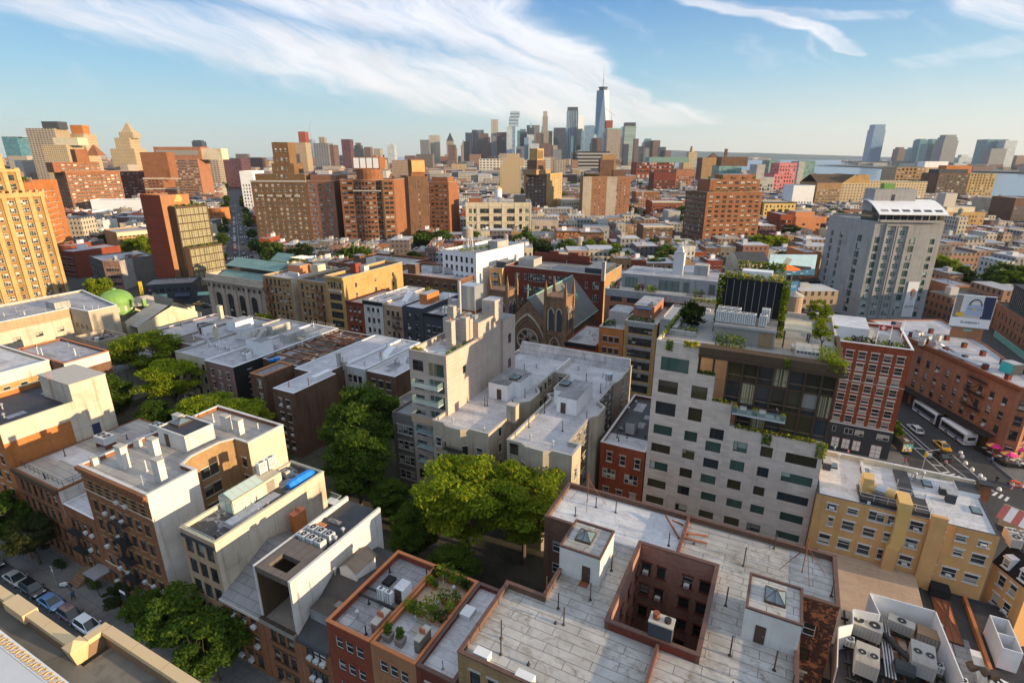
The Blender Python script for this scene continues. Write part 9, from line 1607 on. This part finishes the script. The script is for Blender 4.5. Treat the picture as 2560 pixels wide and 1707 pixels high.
 for xl,xr,yt,D,sk in((1040,1075,700,3000,'sk_blue'),(700,722,720,2800,'sk_teal'),(905,930,690,3300,'sk_blue'),(1302,1330,690,3400,'sk_blue'),(1425,1442,740,3300,'sk_teal'),(480,522,760,2700,'sk_grey'),(395,440,740,3100,'sk_dark'),(1575,1600,690,3500,'sk_blue'),(860,900,735,2600,'sk_brown'),(1690,1720,780,2500,'sk_brown'),(1780,1815,850,2700,'sk_grey'),(1150,1172,760,2700,'sk_teal'),(250,300,800,2600,'sk_brown'),(570,605,770,2700,'sk_dark'),(760,795,770,2700,'sk_blue'),(1240,1258,720,2800,'sk_blue'),(1330,1370,780,2600,'sk_brown'),(1600,1640,820,2300,'sk_dark'),(140,190,850,2700,'sk_tan'),(1000,1040,830,2300,'sk_tan')):
  x0=(.27421*xl-180)/1366*D*1.02;w_=(xr-xl)*D/1366*.2825;tw('office_tower','smaller downtown office block between the tall towers',cam2(x0,D),cam2(x0+w_,D),40,62+(247-.27421*yt)/1366*D*1.07,sk)['group']='filler office blocks of downtown'
  # river side
 r=tw('skyscraper','leaning looking tall blue glass tower across the river',(379.4,4570.4),(449.3,4606.0),70,218.9,'sk_blue',((.06,33,'sk_blue'),));tw('office_tower','small brown grey tower right of the tall river tower',(564.5,4776.9),(608.4,4799.3),60,98.7,'sk_brown',((.15,12),));tw('office_tower','low teal tower across the river',(628.8,4697.4),(666.0,4716.4),60,97.7,'sk_teal',((.15,10),));tw('skyscraper','left teal glass twin across the river',(632.6,4474.9),(677.1,4497.6),60,149.4,'sk_teal',((.12,7),));tw('skyscraper','right teal glass twin across the river',(710.8,4570.9),(751.8,4591.8),60,150.6,'sk_teal',((.12,7),));tw('office_tower','broad dark teal slab between the twins across the river',(663.3,4378.4),(752.1,4423.6),60,126.3,'sk_teal');tw('skyscraper','broad grey banded tower with stepped shoulders across the river',(727.0,4298.6),(805.5,4338.6),70,142.7,'sk_grey',((.07,18),(.14,14)));tw('office_tower','low pale office block with a dome across the river',(856.2,4476.6),(931.7,4515.1),60,44.5,'sk_pale',((.25,16),));tw('skyscraper','wide dark glass slab at the right across the river',(823.6,3786.6),(918.7,3835.1),70,136.4,'sk_teal');tw('office_tower','grey lower block before the wide dark glass slab',(823.0,3674.1),(893.1,3709.8),50,90.3,'sk_grey');tw('skyscraper','grey green slab at the right edge across the river',(891.8,3765.3),(946.7,3793.2),70,130.0,'sk_pale');tw('office_tower','tan block left of the wide dark glass slab',(831.9,3846.9),(858.7,3860.6),50,79.3,'sk_tan');tw('office_tower','pinkish block at the very right across the river',(979.6,3866.1),(1031.9,3892.7),60,58.0,'sk_brown');tw('office_tower','long low waterfront block across the river',(469.7,4448.1),(681.3,4555.9),60,21.7,'sk_grey');tw('office_tower','low grey waterfront sheds at the right',(700.8,4060.7),(920.1,4172.5),60,14.8,'sk_pale')
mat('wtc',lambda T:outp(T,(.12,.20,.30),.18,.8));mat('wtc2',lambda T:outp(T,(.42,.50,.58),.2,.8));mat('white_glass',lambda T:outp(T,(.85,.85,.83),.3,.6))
# ---------------------------------------------------------------- ground, water, hills, streets
def structure(m,name):return tag(m.obj(name),None,None,kind='structure')
def setting():
 m=M();m.face([(-14000,-2500,-6),(6000,-2500,-6),(9000,16000,-6),(-14000,16000,-6)],'water');structure(m,'water')
 m=M();m.face([(-13000,-1500,0),(700,-1500,0),(420,300,0),(235,900,0),(195,1040,0),(60,1500,0),(-280,2080,0),(-560,2900,0),(-760,3500,0),(-1500,4300,0),(-2600,4600,0),(-13000,5200,0)],'asphalt');structure(m,'ground')
 m=M();m.face([(40,4190,-1),(262,3780,-1),(380,3300,-1),(640,2890,-1),(900,2600,-1),(1400,2050,-1),(5200,2500,-1),(7000,9000,-1),(900,9000,-1),(873,5300,-1),(300,4500,-1)],'far_ground');structure(m,'far_bank')
 m=M();rr=random.Random(3);n=60;P=[]
 for i in range(n+1):x=-1500+8200*i/n;hh=118*math.exp(-((x-1500)/1500)**2)+75*math.exp(-((x-3800)/1900)**2)+rr.uniform(-4,4)+6;P.append((x,hh))
 for(x0,h0),(x1,h1)in zip(P,P[1:]):
  a,b,c,d=cam2(x0,8000),cam2(x1,8000),cam2(x1,9400),cam2(x0,9400);e,f=cam2(x0,12500),cam2(x1,12500)
  m.face([(*a,-2),(*b,-2),(*c[:2],h1),(*d[:2],h0)],'hill_green');m.face([(*d,h0),(*c,h1),(*f,-2),(*e,-2)],'hill_green')
 structure(m,'hills')
 def pave(pts,z=.14,name='pavement',mt='pavement'):
  m=M();m.prism(pts,.004,z,mt);structure(m,name)
 pave([(-130,26.95),(40,26.95),(40,32.6),(-130,32.6)]);pave([(-130,10),(30,10),(30,16),(-130,16)])
 pave([(-160,110.0),(26,110.0),(26,114),(-160,114)]);pave([(-206,131.8),(12,131.8),(12,136.8),(-206,136.8)])
 pave([(4,123.8),(27.4,123.8),(29.0,128),(25.6,143),(22.0,160),(4,160)]);pave([(26,190),(35,169),(44.2,145.6),(44.6,138),(48,126.5),(56,128),(58,150),(40,196)])
 m=M();m.face([(-165,33,.02),(8,33,.02),(8,109.5,.02),(-165,109.5,.02)],'yard_ground');structure(m,'yard_ground')
 m=M()
 def line(a,b,w,z=.012,mt='paint_white'):dx,dy=b[0]-a[0],b[1]-a[1];l=math.hypot(dx,dy);nx,ny=-dy/l*w/2,dx/l*w/2;m.face([(a[0]+nx,a[1]+ny,z),(a[0]-nx,a[1]-ny,z),(b[0]-nx,b[1]-ny,z),(b[0]+nx,b[1]+ny,z)],mt)
 line((-125,22.4),(20,22.4),.14);line((29.3,152),(34.8,135.7),.16);line((34.8,135.7),(38.6,127.5),.16);line((27.2,148),(34.4,127.2),.16);line((28.9,150),(36.0,128.4),.16);line((38.1,137.1),(42.2,123.8),.16)
 for i in range(6):q=i/6;line((27.5+7*q,147-20*q),(29.2+7*q,147.3-20*q),.3)
 for i in range(12):q=i/11;line((34.6+8.6*q,127.4-6.4*q),(36.1+8.0*q,128.6-5.8*q),.42)
 d=Vector((-.798,.603)).normalized();nn=Vector((-d.y,d.x));O=Vector((-238.9,175))
 for k in range(60):a=O+d*(10+k*9);line(a,a+d*4,.22)
 for q in(4,90,190,300):
  for j in range(11):a=O+d*q+nn*(-7.5+j*1.5);line(a,a+d*4.2,.55)
 for j in range(10):line((-218+.6*j,116+1.5*j),(-214.5+.6*j,116+1.5*j),.5)
 structure(m,'road_markings')
 def strip(a,b,off,w,z=.14):
  m=M();p=[a+nn*(off-w/2),b+nn*(off-w/2),b+nn*(off+w/2),a+nn*(off+w/2)];m.prism([(q.x,q.y)for q in p[::-1]]if True else p,.004,z,'pavement');structure(m,'pavement')
 for off in(9.6,-9.6):strip(O+d*14,O+d*700,off,3.2)
 # cars on the broad avenue and at the crossing
 rr=random.Random(44);cols=['car_white','car_black','car_silver','car_grey','car_white','car_red','car_blue'];proto={}
 for k in range(56):
  q=10+k*7.5+rr.uniform(-2,2);off=rr.choice([-6.8,-6.8,6.8,6.8,-2.5,2.5])if k%3 else rr.choice([-2.5,2.5]);p=O+d*q+nn*off;c=rr.choice(cols);z=math.atan2(d.y,d.x)+(PI if off>0 else 0);grp={'car_white':'white','car_black':'black','car_silver':'silver','car_grey':'grey','car_red':'red','car_blue':'blue'}[c]
  if c not in proto:proto[c]=car('small '+grp+' car on the broad avenue running towards downtown',p.x,p.y,z,c,'suv' if k%2 else 'sedan',grp+' cars on the broad avenue')
  else:dup(proto[c],(p.x,p.y,0),z)
 for i,(u,v,a)in enumerate(((-222,131.2,2.7),(-227,129.8,2.7),(-226.2,143.7,.6))):car(('front','second','far')[i]+' yellow taxi of three at the crossing by the bank',u,v,a,'car_yellow','sedan',taxi=True,name='taxi')
 for i,(u,v,a)in enumerate(((-222.5,146.5,.6),(-219.5,142.5,.6))):car(('far' if i==0 else 'near')+' black car beside the taxis at the crossing by the bank',u,v,a,'car_black','suv')
 for i,(u,v,c)in enumerate(((-62,258.5,'car_white'),(-55,262,'car_red'),(-49,265,'car_grey'))):car(('white','red','grey')[i]+' car parked behind the school on the cross street',u,v,.46,c)
plain('far_ground',(.13,.14,.12),.9,var=.4,sc=.01);plain('hill_green',(.06,.10,.10),.95,var=.3,sc=.004)
def waterf(T):
 g=T.n('ShaderNodeTexCoord').outputs['Object'];n=T.noise(g,.02,6,.6);b=T.n('ShaderNodeBump',{'Strength':.25,'Distance':1.0,'Height':T.noise(g,.12,5)})
 outp(T,T.mix(n,(.10,.14,.17),(.16,.20,.23)),.25,.6,0,Normal=b.outputs[0])
mat('water',waterf)
def trees():
 T_=tree
 # courtyard
 T_('locust','large bright green tree in the courtyard before the twin white roofs, left crown',-38.6,60.2,.98,.4);T_('locust','large bright green tree in the courtyard before the twin white roofs, right crown',-30.8,64.6,.92,2.1);T_('locust_dark','dark green tree low in the courtyard behind the roof garden',-46.0,56.5,.55,1.0);T_('locust_dark','shaded tree between the roof garden and the bright courtyard crown',-36.2,52.5,.5,2.5)
 T_('locust_dark','tall dense green tree filling the yard behind the concrete box house',-70.2,72.6,1.02,0);T_('locust_dark','dark tree close behind the blue tarpaulin terrace',-63.5,63.5,.82,1.7);T_('locust_dark','dark tree deep in the yard right of the concrete box house',-55.5,62.5,.48,3.1)
 T_('ailanthus','spreading tree with bare limbs against the grey concrete wall',-148.0,77.5,1.03,.3);T_('ailanthus','leaning bright tree between the concrete wall and the cream fire escape wall',-127.5,70.5,.92,1.4);T_('ailanthus','low wide bright tree below the tall narrow brown wing',-108.5,66.0,.72,2.2,wide=1.2);T_('ailanthus','bright tree rising over the white roofed chimney block',-98.5,66.5,.74,.9,wide=1.15);T_('locust_dark','dark ivy clad tree at the foot of the brown rear block',-136.5,60.5,.72,.2);T_('locust_dark','shaded small tree in the yard left of the chimney block',-118,60,.6,1.1)
 for i,(u,v,s)in enumerate(((-21.0,46.5,.5),(-20.4,50.5,.45),(-24.5,51,.5))):T_('round_dark',('nearest','middle','farthest')[i]+' of three dark shrubs squeezed in the light court by the big pale roof',u,v,s,i)
 # behind the row of the wide street
 for i,(u,v,s,k)in enumerate(((-118,180,1.25,'round'),(-108,175,1.2,'round'),(-98,178,1.15,'lime'),(-127,172,1.1,'round'),(-90,172,1.0,'round'))):T_(k,('wide','middle','yellowish','left','right')[i]+' bright tree of the clump before the white loft',u,v,s,i)
 for i,(u,v,s)in enumerate(((-166,128,.7),(-138,128.6,.55),(-150,128.8,.5))):T_('round',('leafy street tree before the tan tenements','small street tree before the buff loft','thin street tree between the two tan tenements')[i],u,v,s,i)
 for i in range(9):
  p=cam2(-470+i*24+(i%2)*6,290-14*(i%3));T_('round_dark','dark round tree in the row before the brown prewar block',p[0],p[1],1.15+.15*(i%3),i,group='dark trees before the prewar block')
 for i,(u,v,s,k)in enumerate(((-148,322,1.15,'lime'),(-128,322,.9,'round'),(-119,318,1.1,'lime'),(-111,322,1.25,'lime'),(-103,326,1.15,'lime'),(-96,330,1.0,'lime'),(-84,338,.9,'round_dark'),(-77,346,1.1,'round_dark'),(-70,350,1.05,'round'),(-62,352,1.1,'round'),(-56,356,.9,'round_dark'))):
  T_(k,'yellow green street tree before the tenement row' if k=='lime' else('bright' if k=='round' else 'dark')+' street tree near the ornate brown block',u,v,s,i,group={'lime':'yellow green trees before the tenements','round':'bright trees near the ornate block','round_dark':'dark trees near the ornate block'}[k])
 for i,(u,v,s)in enumerate(((84,300,2.2),(92,310,2.4),(104,322,2.6),(88,322,2.2),(70,330,1.4),(78,336,1.5),(112,300,2.3))):T_('round_dark','big dark tree in the leafy corner right of the hotel tower',u,v,s*.62,i,group='dark trees right of the hotel tower')
 for i in range(16):
  k=70+i*34;sd_=1 if i%2 else-1;u,v=-238.9-.798*k+.603*9.8*sd_,175+.603*k+.798*9.8*sd_;T_('round_dark','street tree along the broad avenue running towards downtown',u,v,.75+.1*(i%3),i,group='street trees along the broad avenue')
 for i,(u,v,s)in enumerate(((58.5,336,1.3),(65,341,1.35),(71,338,1.2))):T_('round',('left','middle','right')[i]+' green tree of the clump behind the market buildings',u,v,s,i)
 for i,(u,v,s)in enumerate(((-337,190,1.7),(-328,186,1.5),(-346,186,1.4))):T_('lime' if i==0 else 'round',('tallest','right','left')[i]+' bright tree of the clump between the golden tower and the red slab',u,v,s,i)
 T_('round','street tree at the foot of the golden tower',-262,124,1.1,1)
 for i,(u,v,s)in enumerate(((-16,372,1.4),(-8,380,1.3),(-24,380,1.2))):T_('round','green tree by the ochre arched warehouse',u,v,s,i,group='trees by the arched warehouse')
def filler():
# low houses of the village, drawn up in rows between the things placed above
 occ=[]
 for o in SC.objects:
  if o.parent is None and o.type=='EMPTY' and o.get('category')in('building',):
   c=[ch for ch in o.children if ch.name.split('.')[0]=='wall']
   if c:
    bb=[c[0].matrix_basis@Vector(q)for q in c[0].bound_box];mw=Matrix.Translation(o.location)@Matrix.Rotation(o.rotation_euler.z,4,'Z');P=[mw@q for q in bb];C_=[w2c(q.x,q.y)for q in P]
    occ.append((min(c[0]for c in C_)-1,max(c[0]for c in C_)+1,min(c[1]for c in C_)-1,max(c[1]for c in C_)+1))
 def free(x0,x1,y0,y1):
  for a,b,c,d in occ:
   if x0<b and x1>a and y0<d and y1>c:return False
   # keep the broad avenue and the river free
  for x in(x0,x1):
   for y in(y0,y1):
    u,v=cam2(x,y);q=Vector((u+238.9,v-175));dd=Vector((-.797,.604))
    if abs(q.x*-dd.y+q.y*dd.x)<10.8 and q.dot(dd)>-40:return False
    if-335<u<60 and 104<v<137 or math.hypot(u+225,v-140)<27:return False
    lim=400-(v-300)*.275 if v<900 else 235-(v-900)*.29 if v<1500 else 60-(v-1500)*.6
    if u>lim-8:return False
  return True
 rr=random.Random(77);kinds=[('brick_red','silver','red brick'),('brick_brown','silver','brown brick'),('brick_pink','grey_roof','pinkish brick'),('cream','silver','cream'),('brick_maroon','silver_clean','dark red brick'),('brick_tan','tan_roof','tan brick'),('white_stucco','silver','white'),('brick_mauve','dark_roof','mauve brick'),('concrete','silver','grey rendered'),('brick_grey','silver_clean','grey brick')]
 prot={}
 def proto(k,w,d,h):
  wl,rf,nm=kinds[k];m=M();m.box(0,w,0,d,0,h,wl,skip='bt');
  for x0,x1,y0,y1 in((0,w,0,.3),(0,w,d-.3,d),(0,.3,.3,d-.3),(w-.3,w,.3,d-.3)):m.face([(x0,y0,h),(x1,y0,h),(x1,y1,h),(x0,y1,h)],'stone_trim')
  n=max(2,int(w/2.2));fl=int((h-1.5)/3.2)
  for f in range(fl):
   for i in range(n):x=w*(i+.5)/n;z=1.6+f*3.2;pane(m,x-.5,x+.5,z,z+1.7,-.03,'glass');m.box(x-.62,x+.62,-.1,-.001,z-.14,z,'stone_trim');m.box(x-.62,x+.62,-.1,-.001,z+1.7,z+1.86,'stone_trim')
  o=m.obj('row_house');m=M();m.face([(.3,.3,h-.5),(w-.3,.3,h-.5),(w-.3,d-.3,h-.5),(.3,d-.3,h-.5)],rf);m.obj('roof',o);m=M();m.box(w*.2,w*.2+.9,d*.5,d*.5+1.4,h-.5,h+1.3,wl,'stone_trim');m.obj('chimney',o)
  m=M();m.box(w*.5,w*.5+2,d*.62,d*.62+2.6,h-.5,h+1.8,rr.choice(['white_paint','concrete',wl,'grey_render']),'grey_roof');m.obj('bulkhead',o);return tag(o,nm+' low row house among the roofs towards downtown','building',nm+' row houses of the low quarter')
 far=M();n=0;rows=[]
 y=205.0
 while y<2600:
  bd=rr.uniform(26,32);rows+=[(y,rr.uniform(13,17)),(y+bd+8,rr.uniform(13,17))];y+=bd+8+17+12
 nt=0
 for y,d in rows:
  x=-min(1500,y*.98+90);lim=min(y*.95+60,900)
  while x<lim:
   w=rr.choice([6.2,7,7.6,8.4,12,15])if y<700 else rr.choice([9,14,18,24]);
   if rr.random()<.09:x+=13;continue
   dd=d+rr.uniform(-2.5,2);big=rr.random()<(.03 if y<900 else .08);h=rr.uniform(8.5,13.5)if not big else rr.uniform(15,22)
   if y>1300:h=rr.uniform(10,22)
   if free(x,x+w,y,y+dd):
    u,v=cam2(x,y)
    if n<300 and y<900 and-y*.93<x<y*.72 and not big and w<10:
     k=rr.randrange(len(kinds));key=k
     if key not in prot:prot[key]=proto(k,7.2,15,13);o=prot[key]
     else:o=dup(prot[key])
     o.location=(u,v,0);o.rotation_euler=(0,0,math.radians(27));o.scale=(w/7.2,dd/15,h/13);n+=1
    else:
     a,b,c,e=cam2(x,y),cam2(x+w,y),cam2(x+w,y+dd),cam2(x,y+dd);far.prism([a,b,c,e],0,h,'far_wall',None,False);b0=len(far.v);far.face([(*a,h),(*b,h),(*c,h),(*e,h)],'far_roof')
     if rr.random()<.6 and y<1500:
      q=rr.uniform(.2,.6);p0=cam2(x+w*q,y+dd*.5);far.obox(p0,math.radians(27),rr.uniform(.8,2),rr.uniform(.8,2),h,h+rr.uniform(1.2,3.2),'far_roof')
     if rr.random()<.05 and y<1500:p0=cam2(x+w*.6,y+dd*.4);far.cyl(p0[0],p0[1],h+2,h+5.5,1.6,'weathered_wood',8);far.cyl(p0[0],p0[1],h+5.5,h+6.6,1.7,'weathered_wood',8,.1)
   x+=w+(.0 if rr.random()<.9 else 4)
   # denser, taller city towards downtown and on the far bank
 for i in range(2600):
  yy=rr.uniform(1100,4300);xx=rr.uniform(-yy*1.0,yy*.2);u,v=cam2(xx,yy);lim=235-(v-900)*.29 if v<1500 else 60-(v-1500)*.6
  if u>lim-20:continue
  w,dd=rr.uniform(14,50),rr.uniform(14,40);h=rr.uniform(12,32)if rr.random()<.94 else rr.uniform(35,65)
  if 2300<yy<3400 and 180<xx<620:h*=1.6
  if not free(xx,xx+w,yy,yy+dd):continue
  a,b,c,e=cam2(xx,yy),cam2(xx+w,yy),cam2(xx+w,yy+dd),cam2(xx,yy+dd);far.prism([a,b,c,e],0,h,'far_wall',None,False);far.face([(*a,h),(*b,h),(*c,h),(*e,h)],'far_roof')
 tag(far.obj('distant_city'),None,None,kind='stuff')['label']='dense low city of small buildings stretching towards downtown'
 fb=M()
 for i in range(420):
  u,v=rr.uniform(250,2600),rr.uniform(2700,5600)
  if v<4100-(u-262)*1.9 and u<640 or u>=640 and v<2890-(u-640)*.95:continue
  h=rr.uniform(5,22);a=math.radians(20);fb.obox((u,v),a,rr.uniform(8,40),rr.uniform(8,25),-1,h,'far_wall')
 for i in range(160):
  x=rr.uniform(-900,3600);p=cam2(x,7950+rr.uniform(0,300));fb.obox(p,.4,rr.uniform(15,80),20,-2,rr.uniform(8,26),'cream' if i%2 else 'far_wall')
 tag(fb.obj('far_bank_city'),None,None,kind='stuff')['label']='hazy low waterfront buildings on the far banks'
 # trees between the houses
 k=0;tk=['far','far_dark','far'];first={}
 for i in range(2200):
  yy=rr.uniform(215,1100);xx=rr.uniform(-yy*.95,min(yy*.6,420));u,v=cam2(xx,yy)
  if not free(xx-3,xx+3,yy-3,yy+3):continue
  hit=any(y-1<yy<y+d+1 for y,d in rows)
  if hit and rr.random()<.88:continue
  kd=rr.choice(tk);s=rr.uniform(.75,1.3)
  if k>=290:break
  lab={'far':'round green tree among the low houses','far_dark':'dark green tree among the low houses'}[kd]
  if kd not in first:first[kd]=tree(kd,lab,u,v,s,i,group=lab+' of the village')
  else:dup(first[kd],(u,v,0),i*.7,sc=(s,s,s*rr.uniform(.85,1.15)))
  k+=1
  # boats on the water
 for i,(x,y_)in enumerate(((1250,4300),(640,5600),(700,5800),(1000,5200),(1450,4600))):
  u,v=cam2(x,y_);t=thing('sailing_boat','tiny white sailing boat out on the bay','boat',(u,v,-6),i,'sailing boats on the bay');m=M();m.loft([[(-9,-2.4,0),(-9,2.4,0),(9,.3,0),(9,-.3,0)],[(-10,-2.8,2.2),(-10,2.8,2.2),(11,.4,2.6),(11,-.4,2.6)]],'white_paint');m.obj('hull',t);m=M();m.face([(-8,0,3),(2,.1,3),(1,0,26)],'poster_white');m.face([(2.5,0,3),(10,.1,3),(1.5,0,22)],'poster_white');m.obj('sail',t)
def haze():
 m=M();m.box(-13900,5900,-2400,15900,-8,640,'haze');tag(m.obj('haze'),None,None,kind='stuff')
def hazem(T):
 v=T.n('ShaderNodeVolumePrincipled',{'Color':(.80,.88,1.0),'Density':3.2e-5,'Anisotropy':.2});o=T.n('ShaderNodeOutputMaterial');T.t.links.new(v.outputs[0],o.inputs['Volume'])
mat('haze',hazem)
setting();near_block();stone_building();right_side();right_streets();left_street();church();bank();dome_bank();left_side();far_side();apartments();skyline();trees();filler();haze()
clean()
